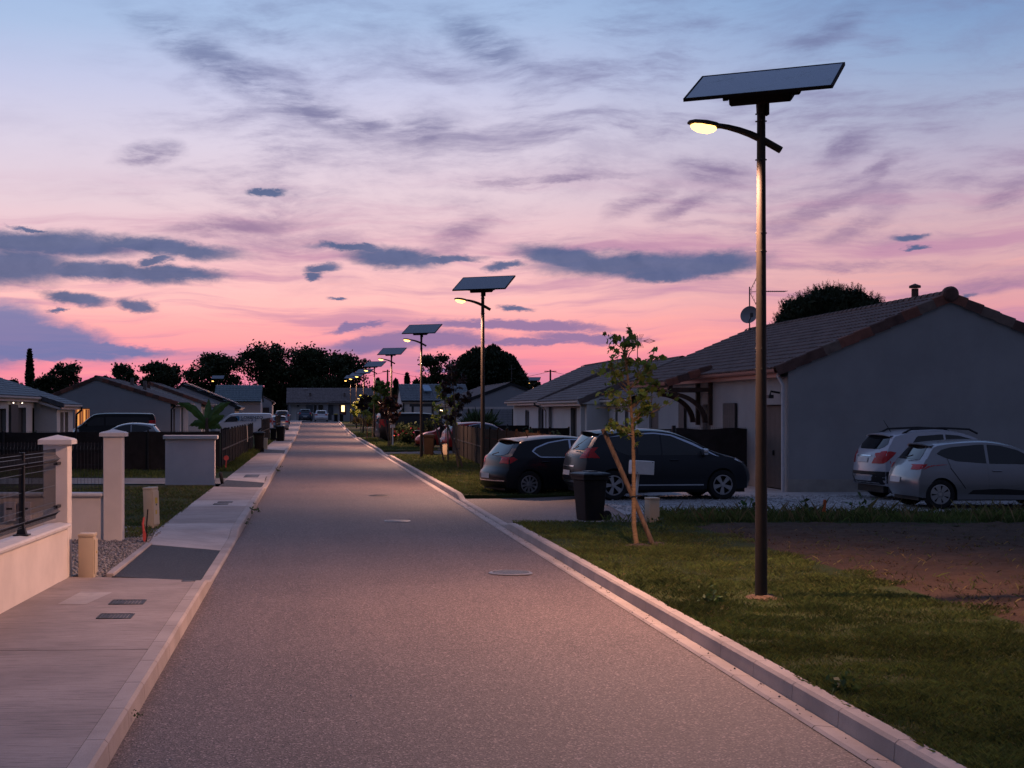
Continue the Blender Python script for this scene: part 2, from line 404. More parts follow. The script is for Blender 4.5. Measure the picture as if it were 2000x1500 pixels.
class MB:
    def __init__(s): s.v = []; s.f = []; s.mi = []; s.sm = []; s.edges = 0
    def add(s, vs, fs, mi=0, sm=False):
        o = len(s.v); s.v += [tuple(v) for v in vs]
        for f in fs: s.f.append([i + o for i in f]); s.mi.append(mi); s.sm.append(sm)
        return s
    def box(s, x0, x1, y0, y1, z0, z1, mi=0, M4=None):
        vs = [Vector((x, y, z)) for z in (z0, z1) for y in (y0, y1) for x in (x0, x1)]
        if M4 is not None: vs = [M4 @ v for v in vs]
        return s.add(vs, [(0, 2, 3, 1), (4, 5, 7, 6), (0, 1, 5, 4), (2, 6, 7, 3), (0, 4, 6, 2), (1, 3, 7, 5)], mi)
    def bbox(s, x0, x1, y0, y1, z0, z1, b=0.01, mi=0, M4=None, seg=1):
        bm = bmesh.new(); bmesh.ops.create_cube(bm, size=1.0)
        for v in bm.verts: v.co = Vector(((x0 + x1) / 2 + v.co.x * (x1 - x0), (y0 + y1) / 2 + v.co.y * (y1 - y0), (z0 + z1) / 2 + v.co.z * (z1 - z0)))
        bmesh.ops.bevel(bm, geom=list(bm.edges), offset=b, segments=seg, affect='EDGES', profile=0.5)
        bm.verts.index_update()
        vs = [(M4 @ v.co if M4 is not None else v.co.copy()) for v in bm.verts]
        s.add(vs, [[v.index for v in f.verts] for f in bm.faces], mi, seg > 1); bm.free()
        return s
    def tube(s, pts, r, n=8, mi=0, cap=True, sm=True):
        pts = [Vector(p) for p in pts]
        rs = r if isinstance(r, (list, tuple)) else [r] * len(pts)
        vs = []; fs = []
        up = Vector((0, 0, 1))
        t0 = (pts[1] - pts[0]).normalized()
        u = t0.orthogonal().normalized() if abs(t0.dot(up)) > 0.95 else t0.cross(up).normalized()
        for i, p in enumerate(pts):
            t = (pts[min(i + 1, len(pts) - 1)] - pts[max(i - 1, 0)]).normalized()
            u = (u - t * u.dot(t)).normalized(); w = t.cross(u)
            for k in range(n):
                a = 2 * pi * k / n
                vs.append(p + (u * cos(a) + w * sin(a)) * rs[i])
        for i in range(len(pts) - 1):
            for k in range(n):
                fs.append((i * n + k, i * n + (k + 1) % n, (i + 1) * n + (k + 1) % n, (i + 1) * n + k))
        s.add(vs, fs, mi, sm)
        if cap:
            s.add(vs[:n], [list(range(n))[::-1]], mi); s.add(vs[-n:], [list(range(n))], mi)
        return s
    def lathe(s, prof, n=24, mi=0, M4=None, sm=True):      # profile (radius, height) turned about z
        vs = []; fs = []
        for r, h in prof:
            for k in range(n):
                a = 2 * pi * k / n
                v = Vector((r * cos(a), r * sin(a), h)); vs.append(M4 @ v if M4 is not None else v)
        for i in range(len(prof) - 1):
            for k in range(n): fs.append((i * n + k, i * n + (k + 1) % n, (i + 1) * n + (k + 1) % n, (i + 1) * n + k))
        return s.add(vs, fs, mi, sm)
    def grid(s, P, mi=0, sm=True):
        r, c = len(P), len(P[0])
        return s.add([p for row in P for p in row], [(i * c + j, i * c + j + 1, (i + 1) * c + j + 1, (i + 1) * c + j) for i in range(r - 1) for j in range(c - 1)], mi, sm)
    def prism(s, poly, d, mi=0):                           # polygon (3d points) pushed along d
        n = len(poly); d = Vector(d); a = [Vector(p) for p in poly]
        return s.add(a + [p + d for p in a], [list(range(n))[::-1], [n + i for i in range(n)]] + [(i, (i + 1) % n, n + (i + 1) % n, n + i) for i in range(n)], mi)
    def build(s, name, mats, parent=None, kind=None, world=True, sharp=35, label=None):
        me = bpy.data.meshes.new(name)
        vs = s.v
        if parent is not None and world:
            inv = INV.get(root_of(parent).name)
            if inv is not None: vs = [inv @ Vector(v) for v in vs]
        me.from_pydata(vs, [], s.f)
        me.polygons.foreach_set('use_smooth', s.sm)
        mats = mats if isinstance(mats, (list, tuple)) else [mats]
        for m in mats: me.materials.append(m)
        if len(mats) > 1: me.polygons.foreach_set('material_index', s.mi)
        if any(s.sm) and sharp: me.set_sharp_from_angle(angle=radians(sharp))
        me.update()
        return link(name, me, parent, kind, label)

def link(name, me, parent=None, kind=None, label=None):
    o = bpy.data.objects.new(name, me); COL.objects.link(o)
    if parent is not None: o.parent = parent
    if kind: o['kind'] = kind
    if label: o['label'] = label
    return o

def tag(o, label, cat, group=None):
    o['label'] = label; o['category'] = cat
    if group: o['group'] = group
    return o

def thing(name, label, cat, loc=(0, 0, 0), rz=0.0, group=None, tilt=None):
    o = bpy.data.objects.new(name, None); COL.objects.link(o)
    o.empty_display_size = 0.2
    o.location = loc; o.rotation_euler = (tilt[0] if tilt else 0, tilt[1] if tilt else 0, rz)
    INV[o.name] = (Matrix.Translation(loc) @ o.rotation_euler.to_matrix().to_4x4()).inverted()
    return tag(o, label, cat, group)

def dup(o, loc, rz=None, label=None, group=None, parent=None):
    c = o.copy(); COL.objects.link(c)
    if parent is not None: c.parent = parent
    else:
        c.location = loc
        if rz is not None: c.rotation_euler = (0, 0, rz)
        if label: c['label'] = label
        if group: c['group'] = group
    for ch in list(o.children): dup(ch, None, parent=c)
    return c

def np_mesh(name, V, Fc, mat, parent=None, kind=None, label=None, world=True):
    """fast mesh from arrays: V (n,3), Fc (m,k)"""
    if parent is not None and world:
        inv = INV.get(root_of(parent).name)
        if inv is not None:
            A = np.array(inv); V = V @ A[:3, :3].T + A[:3, 3]
    me = bpy.data.meshes.new(name)
    me.vertices.add(len(V)); me.vertices.foreach_set('co', np.ascontiguousarray(V, np.float32).ravel())
    m, k = Fc.shape
    me.loops.add(m * k); me.loops.foreach_set('vertex_index', np.ascontiguousarray(Fc, np.int32).ravel())
    me.polygons.add(m); me.polygons.foreach_set('loop_start', np.arange(0, m * k, k, dtype=np.int32))
    me.materials.append(mat)
    me.update(calc_edges=True)
    return link(name, me, parent, kind, label)

LEAF = {'diamond': [(0, -1, 0), (0.55, 0, 0.12), (0, 1, 0), (-0.55, 0, 0.12)],
        'maple': [(0, -0.85, 0), (0.75, -0.55, -0.1), (0.45, -0.1, 0.05), (1.0, 0.25, -0.2), (0.35, 0.35, 0.05), (0, 1.0, -0.15), (-0.35, 0.35, 0.05), (-1.0, 0.25, -0.2), (-0.45, -0.1, 0.05), (-0.75, -0.55, -0.1)],
        'needle': [(0.16, 0, 0), (0, 1.6, 0), (-0.16, 0, 0)]}
def leaves(name, pts, size, mat, parent=None, shape='diamond', seed=0, kind='stuff', up=0.0, var=0.45, dirs=None):
    r = np.random.default_rng(seed)
    P = np.asarray(pts, float); n = len(P)
    nv = np.array(LEAF[shape], float); k = len(nv)
    if dirs is None:
        b = r.normal(size=(n, 3)); b[:, 2] = b[:, 2] * (1 - up) + up * (1.2 if up > 0 else 0)
        if shape == 'maple': b[:, 2] = -abs(b[:, 2]) * 0.7
    else: b = np.asarray(dirs, float) + r.normal(size=(n, 3)) * 0.25
    b /= np.linalg.norm(b, axis=1)[:, None] + 1e-9
    t = r.normal(size=(n, 3)); t -= (t * b).sum(1)[:, None] * b; t /= np.linalg.norm(t, axis=1)[:, None] + 1e-9
    c = np.cross(t, b)
    s = size * (1 - var + 2 * var * r.random(n))
    V = P[:, None, :] + s[:, None, None] * (nv[None, :, 0:1] * t[:, None, :] + nv[None, :, 1:2] * b[:, None, :] + nv[None, :, 2:3] * c[:, None, :])
    return np_mesh(name, V.reshape(-1, 3), np.arange(n * k).reshape(n, k), mat, parent, kind)

def wall_panel(mb, o, u, L, z0, z1, ops=(), depth=0.18, nrm=(0, -1, 0), mi=0, mi_rev=1, mi_pane=2):
    """upright wall rectangle from o along u with real openings (u0,u1,z0,z1,mi_pane); reveals go inwards by depth"""
    o = Vector((o[0], o[1], 0)); u = Vector((u[0], u[1], 0)).normalized(); nn = Vector(nrm)
    us = sorted({0.0, L, *[q for a in ops for q in a[:2]]}); zs = sorted({z0, z1, *[q for a in ops for q in a[2:4]]})
    P = lambda a, z, d=0.0: o + u * a + Vector((0, 0, z)) - nn * d
    for i in range(len(us) - 1):
        for j in range(len(zs) - 1):
            cu, cz = (us[i] + us[i + 1]) / 2, (zs[j] + zs[j + 1]) / 2
            if any(a[0] < cu < a[1] and a[2] < cz < a[3] for a in ops): continue
            mb.add([P(us[i], zs[j]), P(us[i + 1], zs[j]), P(us[i + 1], zs[j + 1]), P(us[i], zs[j + 1])], [(0, 1, 2, 3)], mi)
    for a in ops:
        q = [(a[0], a[2]), (a[1], a[2]), (a[1], a[3]), (a[0], a[3])]
        for k in range(4):
            p0, p1 = q[k], q[(k + 1) % 4]
            mb.add([P(*p0), P(*p1), P(*p1, depth), P(*p0, depth)], [(0, 1, 2, 3)], mi_rev)

def opening(name, parent, o, u, op, depth, nrm, mat_frame, mat_pane, mull=1, cross=0, fr=0.06, back=0.03, sub='pane'):
    """a window or door leaf filling an opening: frame part with pane sub-part"""
    o = Vector((o[0], o[1], 0)); u = Vector((u[0], u[1], 0)).normalized(); nn = Vector(nrm)
    def bx(mb, a0, a1, z0, z1, d0, d1):
        vs = [o + u * a + Vector((0, 0, z)) - nn * d for z in (z0, z1) for d in (d0, d1) for a in (a0, a1)]
        mb.add(vs, [(0, 2, 3, 1), (4, 5, 7, 6), (0, 1, 5, 4), (2, 6, 7, 3), (0, 4, 6, 2), (1, 3, 7, 5)])
    a0, a1, z0, z1 = op[:4]; d0, d1 = depth - 0.05, depth + 0.02
    f = MB()
    bx(f, a0, a0 + fr, z0, z1, d0, d1); bx(f, a1 - fr, a1, z0, z1, d0, d1)
    bx(f, a0 + fr, a1 - fr, z0, z0 + fr, d0, d1); bx(f, a0 + fr, a1 - fr, z1 - fr, z1, d0, d1)
    for k in range(1, mull): c = a0 + (a1 - a0) * k / mull; bx(f, c - fr * 0.6, c + fr * 0.6, z0 + fr, z1 - fr, d0 + 0.002, d1)
    for k in range(cross): c = z0 + (z1 - z0) * (k + 1) / (cross + 1); bx(f, a0 + fr, a1 - fr, c - 0.02, c + 0.02, d0 + 0.006, d1 - 0.006)
    fo = f.build(name, mat_frame, parent)
    p = MB(); bx(p, a0 + fr * 0.5, a1 - fr * 0.5, z0 + fr * 0.5, z1 - fr * 0.5, depth - 0.02, depth + 0.015)
    p.build(sub, mat_pane, fo)
    return fo

def tile_plane(mb, e0, e1, r0, r1, pitch_u=0.25, course=0.34, amp=0.035, step=0.028, res=4, mi=0):
    """roof field between eave line e0-e1 and ridge line r0-r1 (points), built as stepped courses of wavy tiles"""
    e0, e1, r0, r1 = map(Vector, (e0, e1, r0, r1))
    nrm = (e1 - e0).cross(r0 - e0).normalized()
    if nrm.z < 0: nrm = -nrm
    LU = (e1 - e0).length; LV = (r0 - e0).length
    nu = max(2, int(LU / pitch_u)); nc = max(2, int(LV / course))
    m = nu * res
    for c in range(nc):
        rows = []
        for vv, lift in ((c / nc - (0.04 / LV), step), ((c + 1) / nc, 0.0)):
            vv = max(-0.01, vv)
            row = []
            for i in range(m + 1):
                t = i / m; a = e0.lerp(e1, t); b = r0.lerp(r1, t)
                w = amp * (0.5 + 0.5 * cos(2 * pi * i / res)) ** 0.7 if res > 2 else 0
                row.append(a.lerp(b, vv) + nrm * (lift + w + 0.01))
            rows.append(row)
        low = [p - nrm * (step + 0.012) for p in rows[0]]
        mb.grid([low, rows[0]], mi, False); mb.grid(rows, mi, True)
    return mb

# ------------------------------------------------------------------ cars
def catmull(P, n):
    P = [Vector((p[0], 0, p[1])) for p in P]
    Q = [P[0] * 2 - P[1]] + P + [P[-1] * 2 - P[-2]]
    out = []
    for i in range(1, len(Q) - 2):
        d = max(4, int(n * (Q[i + 1] - Q[i]).length))
        for k in range(d):
            t = k / d; a, b, c, e = Q[i - 1], Q[i], Q[i + 1], Q[i + 2]
            out.append(0.5 * ((2 * b) + (-a + c) * t + (2 * a - 5 * b + 4 * c - e) * t * t + (-a + 3 * b - 3 * c + e) * t ** 3))
    out.append(P[-1])
    return [(p.x, p.z) for p in out]

WHEELS = {}
def wheel_meshes(R, style):
    k = (round(R, 3), style)
    if k in WHEELS: return WHEELS[k]
    w = 0.1; rr = R * 0.67
    A = Matrix.Rotation(radians(90), 4, 'X')
    hub = MB().lathe([(0.0, -0.05), (rr, -0.05), (rr, 0.07)], 28, 0, A).build('wheel', m_rimdark, None)
    ty = MB().lathe([(rr, -w + .01), (R * 0.93, -w), (R, -w * 0.7), (R, w * 0.7), (R * 0.93, w), (rr + 0.012, w - .004), (rr, w - 0.03)], 36, 0, A).build('tyre', m_tyre, None)
    s = MB()
    s.lathe([(rr, 0.055), (rr, 0.085), (rr - 0.02, 0.088), (rr - 0.03, 0.06)], 32, 0, A)
    n = {'ten': 10, 'five': 5, 'cap': 7, 'seven': 7}[style]
    for i in range(n):
        a = 2 * pi * i / n
        if style == 'five':
            for q in (-0.13, 0.13):
                Mx = A @ Matrix.Rotation(a + q, 4, 'Z'); s.prism([Mx @ Vector((0.05, -0.02, 0.075)), Mx @ Vector((rr - .01, -0.028, 0.07)), Mx @ Vector((rr - .01, 0.028, 0.07)), Mx @ Vector((0.05, 0.02, 0.075))], A @ Vector((0, 0, -0.03)))
        elif style == 'cap':
            for q, b in ((0.0, 0.022), (0.32, 0.014)):
                Mx = A @ Matrix.Rotation(a + q, 4, 'Z'); s.prism([Mx @ Vector((0.06, -b, 0.085)), Mx @ Vector((rr - .01, -b * 1.8, 0.08)), Mx @ Vector((rr - .01, b * 1.8, 0.08)), Mx @ Vector((0.06, b, 0.085))], A @ Vector((0, 0, -0.03)))
        else:
            Mx = A @ Matrix.Rotation(a, 4, 'Z'); b = 0.016 if n == 10 else 0.022
            s.prism([Mx @ Vector((0.05, -b, 0.075)), Mx @ Vector((rr - .01, -b * 1.9, 0.07)), Mx @ Vector((rr - .01, b * 1.9, 0.07)), Mx @ Vector((0.05, b, 0.075))], A @ Vector((0, 0, -0.03)))
    s.lathe([(0.0, 0.09), (0.05, 0.088), (0.065, 0.06)], 14, 0, A)
    rim = s.build('rim', m_rim, None)
    WHEELS[k] = [o.data for o in (hub, ty, rim)]
    for o in (hub, ty, rim): bpy.data.objects.remove(o)
    return WHEELS[k]

def make_car(name, label, loc, yaw, spec, cat='car', group=None, pmat=None, detail=2):
    L, Wd, H = spec['L'], spec['W'], spec['H']; hw = Wd / 2
    belt, tum, R = spec.get('belt', 0.95), spec.get('tum', 0.30), spec['R']
    axles = spec['axles']; sill = spec.get('sill', 0.2)
    pr, pf = spec.get('pull', (0.2, 0.3))
    root = thing(name, label, cat, loc, yaw, group)
    Mc = Matrix.Translation((-L / 2, 0, 0))
    prof = catmull(spec['prof'], 60)
    # rows: even steps along the profile plus dense rows at the arch edges
    acc = [0.0]
    for i in range(1, len(prof)): acc.append(acc[-1] + hypot(prof[i][0] - prof[i - 1][0], prof[i][1] - prof[i - 1][1]))
    tot = acc[-1]
    n = 64 if detail > 1 else 40
    pick = {min(range(len(acc)), key=lambda j: abs(acc[j] - tot * i / n)) for i in range(n + 1)}
    Ra = R * 1.13
    for ax in axles:
        for kk in (range(13) if detail > 1 else range(0, 13, 2)):
            xx = ax - Ra * cos(pi * kk / 12)
            c = [j for j in range(len(prof)) if prof[j][1] > 0.8]
            pick.add(min(c, key=lambda j: abs(prof[j][0] - xx)))
            if kk in (0, 12): pick.add(min(c, key=lambda j: abs(prof[j][0] - (ax - Ra * 1.012 * (1 if kk == 0 else -1)))))
    rows = [prof[j] for j in sorted(pick)]
    def plan(x):
        a = max(0, 1 - x / 0.9); c = max(0, 1 - (L - x) / 1.1)
        return 1 - 0.05 * a * a - 0.10 * c * c
    def halfw(z, x):
        w = hw * plan(x)
        if z < belt:
            t = max(0, min(1, (z - sill) / (belt - sill)))
            return w * (0.94 + 0.06 * sin(pi * min(1, t * 0.9 + 0.12)) ** 0.7 - 0.012 * t)
        return w * (0.94 + 0.06 * sin(pi * 0.98) ** 0.7 - 0.012) - (z - belt) * tum
    def zlow(x):
        z = sill + 0.06 * max(0, 1 - x / 0.5) + 0.03 * max(0, 1 - (L - x) / 0.6)
        for ax in axles:
            d = abs(x - ax)
            if d < Ra: z = max(z, R + sqrt(Ra * Ra - d * d))
        return z
    def endx(x, y, z):
        q = min(1, abs(y) / hw) ** 2.6
        er = max(0, 1 - x / 0.9); ef = max(0, 1 - (L - x) / 1.0)
        return x + pr * q * er * er - pf * q * ef * ef
    body = MB()
    K = [0, 0.25, 0.5, 0.72, 0.88, 0.97, 1.0]
    J = 11
    grid = []
    for (x, zt) in rows:
        steep = 0.025 if (x < 0.3 or x > L - 0.25) else 0.055
        ye = halfw(max(zt - steep, sill), x)
        half = []
        for q in K: half.append((ye * q, zt - steep * q ** 4))
        ztop = zt - steep; zl = min(zlow(x), ztop - 0.01)
        for j in range(1, J + 1):
            t = (j / J)
            z = ztop + (zl - ztop) * t
            half.append((halfw(z, x) + 0.0, z))
        row = [Mc @ Vector((endx(x, -y, z), -y, z)) for y, z in half[::-1]] + [Mc @ Vector((endx(x, y, z), y, z)) for y, z in half[1:]]
        grid.append(row)
    body.grid(grid)
    bo = body.build('body', pmat, root, world=False, sharp=50)
    bv = BVHTree.FromPolygons([Vector(v) for v in body.v], body.f)
    ub = MB().box(0.25 - L / 2, L - 0.3 - L / 2, -hw + 0.22, hw - 0.22, 0.17, belt - 0.15)
    for ax in axles: ub.box(ax - Ra - .05 - L / 2, ax + Ra + .05 - L / 2, -hw + 0.2, hw - 0.2, 0.3, R * 2 + 0.12)
    ub.build('underbody', m_trim, root, world=False)
    def patch(nm, poly, view, mat, off=0.005, nu=12, nv=5, label=None):
        """panel that follows the body: poly in (x,z) for sides, (y,z) for ends"""
        us = [p[0] for p in poly]; u0, u1 = min(us), max(us); mb = MB(); rowsP = []
        for i in range(nu + 1):
            u = u0 + (u1 - u0) * (0.002 + 0.996 * i / nu); zs = []
            for k in range(len(poly)):
                a, b = poly[k], poly[(k + 1) % len(poly)]
                if (a[0] <= u < b[0]) or (b[0] <= u < a[0]): zs.append(a[1] + (b[1] - a[1]) * (u - a[0]) / (b[0] - a[0]))
            if len(zs) < 2: continue
            z0, z1 = min(zs), max(zs); r = []
            for j in range(nv + 1):
                z = z0 + (z1 - z0) * j / nv
                if view in ('l', 'r'):
                    sgn = 1 if view == 'l' else -1
                    h = bv.ray_cast(Vector((u - L / 2, sgn * 3, z)), Vector((0, -sgn, 0))); dv = Vector((0, sgn, 0))
                else:
                    sgn = -1 if view == 'b' else 1
                    h = bv.ray_cast(Vector((sgn * 4, u, z)), Vector((-sgn, 0, 0))); dv = Vector((sgn, 0, 0))
                if h[0] is None: r.append(None); continue
                nn = h[1] if h[1].dot(dv) > 0 else -h[1]
                r.append(h[0] + (nn * 0.7 + dv * 0.3) * off)
            if None not in r: rowsP.append(r)
        if len(rowsP) < 2: return None
        mb.grid(rowsP)
        return mb.build(nm, mat, root, world=False, label=label)
    for sd in ('l', 'r'):
        if spec.get('chrome'):
            patch('window_trim', spec['chrome'], sd, m_chrome if spec.get('chromemat') is None else spec['chromemat'], 0.003, 26, 5)
        for k, poly in enumerate(spec['side']): patch('side_window', poly, sd, m_glass, 0.006, 20, 5)
        for poly in spec.get('cladding', ()): patch('cladding', poly, sd, m_trim, 0.006, 16, 3)
        for poly in spec.get('strips', ()): patch('sill_strip', poly, sd, m_chrome, 0.010, 16, 2)
        if detail > 1:
            for xa, za, xb, zb in spec.get('seams', ()):
                patch('door_seam', [(xa - .006, za), (xa + .006, za), (xb + .006, zb), (xb - .006, zb)] if abs(xa - xb) < 0.02 else [(min(xa, xb), za if xa < xb else zb), (max(xa, xb), zb if xa < xb else za), (max(xa, xb), (zb if xa < xb else za) + .03), (min(xa, xb), (za if xa < xb else zb) + .03)], sd, m_trim, 0.004, 4, 8)
            for hx, hz in spec.get('handles', ()):
                sg = 1 if sd == 'l' else -1; y = halfw(hz, hx)
                MB().bbox(hx - .1 - L / 2, hx + .1 - L / 2, sg * y - .005 - .018, sg * y + .025 - .018 * (1 - sg) * 0, hz - .016, hz + .016, 0.008).build('door_handle', pmat, root, world=False)
        for poly in spec.get('tailside', ()): patch('tail_lamp', poly, sd, m_red, 0.008, 10, 4)
        for poly in spec.get('headside', ()): patch('headlight', poly, sd, m_clear, 0.008, 10, 4)
        mx, mz = spec['mirror']; sg = 1 if sd == 'l' else -1
        mm = MB().bbox(mx - .07 - L / 2, mx + .05 - L / 2, sg * (halfw(mz, mx) + 0.12) - 0.1, sg * (halfw(mz, mx) + 0.12) + 0.1, mz - .065, mz + .085, 0.035, seg=2)
        mo = mm.build('wing_mirror', spec.get('mirrormat') or pmat, root, world=False)
        MB().box(mx - .02 - L / 2, mx + .03 - L / 2, sg * halfw(mz, mx) - 0.06, sg * halfw(mz, mx) + 0.06, mz - .1, mz - .06).build('mirror_arm', m_trim, mo, world=False)
    if 'rearglass' in spec: patch('rear_window', spec['rearglass'], 'b', m_glass, 0.007, 14, 6)
    if 'windscreen' in spec: patch('windscreen', spec['windscreen'], 'f', m_glass, 0.007, 16, 6)
    for poly in spec.get('tailback', ()):
        patch('tail_lamp', poly, 'b', m_red, 0.009, 8, 4); patch('tail_lamp', [(-a, b) for a, b in poly], 'b', m_red, 0.009, 8, 4)
    for poly in spec.get('headfront', ()):
        patch('headlight', poly, 'f', m_clear, 0.009, 8, 4); patch('headlight', [(-a, b) for a, b in poly], 'f', m_clear, 0.009, 8, 4)
    for poly in spec.get('bumper', ()): patch('rear_bumper', poly, 'b', m_trim, 0.008, 14, 4)
    for poly in spec.get('diffuser', ()): patch('bumper_guard', poly, 'b', m_chrome, 0.012, 10, 3)
    for poly in spec.get('grille', ()): patch('grille', poly, 'f', m_trim, 0.008, 12, 4)
    if 'plate' in spec:
        z = spec['plate']; patch('number_plate', [(-.26, z - .055), (.26, z - .055), (.26, z + .055), (-.26, z + .055)], 'b', m_plate, 0.018, 4, 1)
    for poly in spec.get('lipback', ()): patch('tailgate_trim', poly, 'b', m_chrome, 0.012, 8, 2)
    if 'spoiler' in spec:
        sx, sz, sl = spec['spoiler']; y = halfw(sz, 0.6) * 0.93
        P = [[Mc @ Vector((sx + a + 0.10 * (abs(q)) ** 2, y * q, sz + zz - 0.05 * abs(q) ** 3)) for q in (-1, -.6, -.2, .2, .6, 1)] for a, zz in ((sl, -0.03), (0.0, -0.035), (-0.01, -0.01), (sl, 0.028))]
        MB().grid(P).build('spoiler', pmat, root, world=False)
    if spec.get('rails'):
        for sg in (-1, 1):
            y = sg * (halfw(H - 0.06, L * .45) - 0.06); z = H + 0.0
            MB().tube([(0.75 - L / 2, y, z - .1), (0.95 - L / 2, y, z - .0), (1.7 - L / 2, y, z + 0.03), (2.35 - L / 2, y, z + .0), (2.55 - L / 2, y, z - .1)], 0.025, 6).build('roof_rail', m_trim, root, world=False)
    if 'antenna' in spec:
        ax_, az_, al = spec['antenna']
        MB().tube([(ax_ - L / 2, 0, az_ - .02), (ax_ - L / 2 - al * 0.55, 0, az_ + al * .8)], [0.012, 0.005], 5).build('antenna', m_trim, root, world=False)
    if 'wiper' in spec:
        wx, wz = spec['wiper']
        MB().tube([(wx - L / 2 - .03, -.02, wz), (wx - L / 2 - 0.02, -.4, wz + .06)], 0.014, 5).build('rear_wiper', m_trim, root, world=False)
    hub, ty, rim = wheel_meshes(R, spec.get('wheel', 'ten'))
    for ax in axles:
        for sg in (-1, 1):
            wo = link('wheel', hub, root); wo.location = (ax - L / 2, sg * (hw - 0.115), R)
            # wheel meshes face +/-y: the outer side is at -y
            wo.rotation_euler = (0, rnd.uniform(0, 1), pi if sg > 0 else 0)
            link('tyre', ty, wo); link('rim', rim, wo)
    return root
# ------------------------------------------------------------------ ground, road, kerbs
XL, XR, XG, XK = -1.23, 3.39, 3.56, 3.70            # road edge left, asphalt edge, kerb face, kerb back
def yrange(a, b, st):
    n = max(1, int(math.ceil((b - a) / st))); return [a + (b - a) * i / n for i in range(n + 1)]
def strip(xs, ys, zf):
    return [[(x if not callable(x) else x(y), y, zf(x if not callable(x) else x(y), y) + GZ(y)) for x in xs] for y in ys]
def dips(y, L, lo, hi, tr=1.3):
    k = 0
    for a, b in L: k = max(k, min(sstep(a - tr, a, y), 1 - sstep(b, b + tr, y)))
    return hi + (lo - hi) * k
DL = [(19.4, 25.6), (42.0, 45.2), (75.5, 81.5), (105, 109), (135, 139)]
DR = [(28.8, 36.6), (73.0, 79.5), (119, 126), (160, 166)]
KL = lambda y: dips(y, DL, 0.035, 0.14)
KR = lambda y: dips(y, DR, 0.035, 0.14)

ys = [-200, -40, -10] + yrange(0, 240, 8) + [300, 420, 700, 1400, 3500]
MB().grid(strip([-3500, -600, -120, -2.72], ys, lambda x, y: 0.085)).grid(strip([-2.72, -2.70], ys, lambda x, y: 0.085 if x < -2.71 else -0.08)).grid(strip([-2.70, 6.75], ys, lambda x, y: -0.08)).grid(strip([6.75, 6.77], ys, lambda x, y: -0.08 if x < 6.76 else 0.085)).grid(strip([6.77, 120, 600, 3500], ys, lambda x, y: 0.085)).build('ground', m_field, None, 'structure')
MB().grid(strip([XL - .005, -0.2, 1.0, 2.2, XR + .005], yrange(4, 236, 4), lambda x, y: 0.012 - 0.006 * abs(x - 1.1))).build('road', m_road, None, 'structure')
# turning head in front of the end house
MB().grid(strip([-12, -4, 4, 12], yrange(206, 219, 4), lambda x, y: 0.03)).build('turning_head', m_road, None, 'structure')

def kerb_run(name, side, y0, y1, near):
    root = bpy.data.objects.new(name, None); COL.objects.link(root); root['kind'] = 'structure'
    hf = KL if side < 0 else KR
    xf, xb = (XL, XL - 0.15) if side < 0 else (XG, XK)
    def stone(a, b, g):
        mb = MB(); sgn = -1 if side < 0 else 1
        ring = []
        for y in yrange(a + g, b - g, 0.34 if b - a < 2 else 2.5):
            h = hf(y) + GZ(y); z0 = GZ(y) - 0.05
            ring.append([(xf, y, z0), (xf + sgn * 0.012, y, h - 0.022), (xf + sgn * 0.035, y, h), (xb, y, h - 0.002), (xb, y, z0)])
        mb.grid(ring, 0, False)
        for r in (ring[0], ring[-1]): mb.add(r, [[0, 1, 2, 3, 4]])
        return mb
    y = y0
    while y < near:
        stone(y, y + 1.0, 0.005).build('kerb_stone', m_kerb, root); y += 1.0
    st = MB()
    while y < y1:
        m2 = stone(y, min(y + 5.0, y1), 0.006); st.add(m2.v, m2.f); y += 5.0
    st.build('kerb_stones', m_kerb, root, 'stuff')
kerb_run('kerb', -1, 7.4, 228, 40.4)
kerb_run('kerb', 1, 7.4, 205, 40.4)
gut = bpy.data.objects.new('gutter', None); COL.objects.link(gut); gut['kind'] = 'structure'
def gutter_block(mb, a, b, g):
    mb.grid([[(XR, y, GZ(y) + 0.004), (XR + .02, y, GZ(y) + 0.022), (XG - .02, y, GZ(y) + 0.010), (XG, y, GZ(y) + 0.004)] for y in yrange(a + g, b - g, 2.5)], 0, False)
    return mb
for k in range(33): gutter_block(MB(), 7.4 + k, 8.4 + k, 0.006).build('gutter_block', m_kerb, gut)
mb = MB()
for k in range(40): gutter_block(mb, 40.4 + 4 * k, 44.4 + 4 * k, 0.006)
mb.build('gutter_blocks', m_kerb, gut, 'stuff')

# sidewalk on the left, slab by slab
sw = bpy.data.objects.new('sidewalk', None); COL.objects.link(sw); sw['kind'] = 'structure'
def slab(nm, y0, y1, xl, mat, dz=0.0):
    g = 0.011; P = strip([xl, -2.0, XL - 0.155], yrange(y0 + g, y1 - g, 0.7 if y0 < 60 else 3), lambda x, y: KL(y) - 0.006 + (0.128 - KL(y)) * min(1, max(0, (XL - 0.155 - x) / 1.1)) + dz)
    mb = MB().grid(P, 0, False)
    for r in (P[0], P[-1]): mb.grid([r, [(a, b, c - 0.12) for a, b, c in r]], 0, False)
    mb.grid([[p[0] for p in P], [(p[0][0], p[0][1], p[0][2] - 0.12) for p in P]], 0, False)
    return mb.build(nm, mat, sw)
slab('slab', 7.0, 13.0, lambda y: -3.22 + (y - 15.34) * 0.047, m_conc)
slab('slab', 13.0, 18.85, lambda y: -3.22 + (y - 15.34) * 0.047, m_conc)
slab('asphalt_infill', 18.85, 23.4, -2.45, m_patch)
slab('slab', 23.4, 27.7, lambda y: -2.50 - 0.14 * sstep(23.4, 26.6, y), m_conc2)
slab('slab', 27.7, 32.6, -2.64, m_conc)
slab('slab', 32.6, 34.9, -2.63, m_conc2)
slab('slab', 34.9, 41.4, -2.62, m_conc)
slab('asphalt_infill', 41.4, 45.4, -2.50, m_patch)
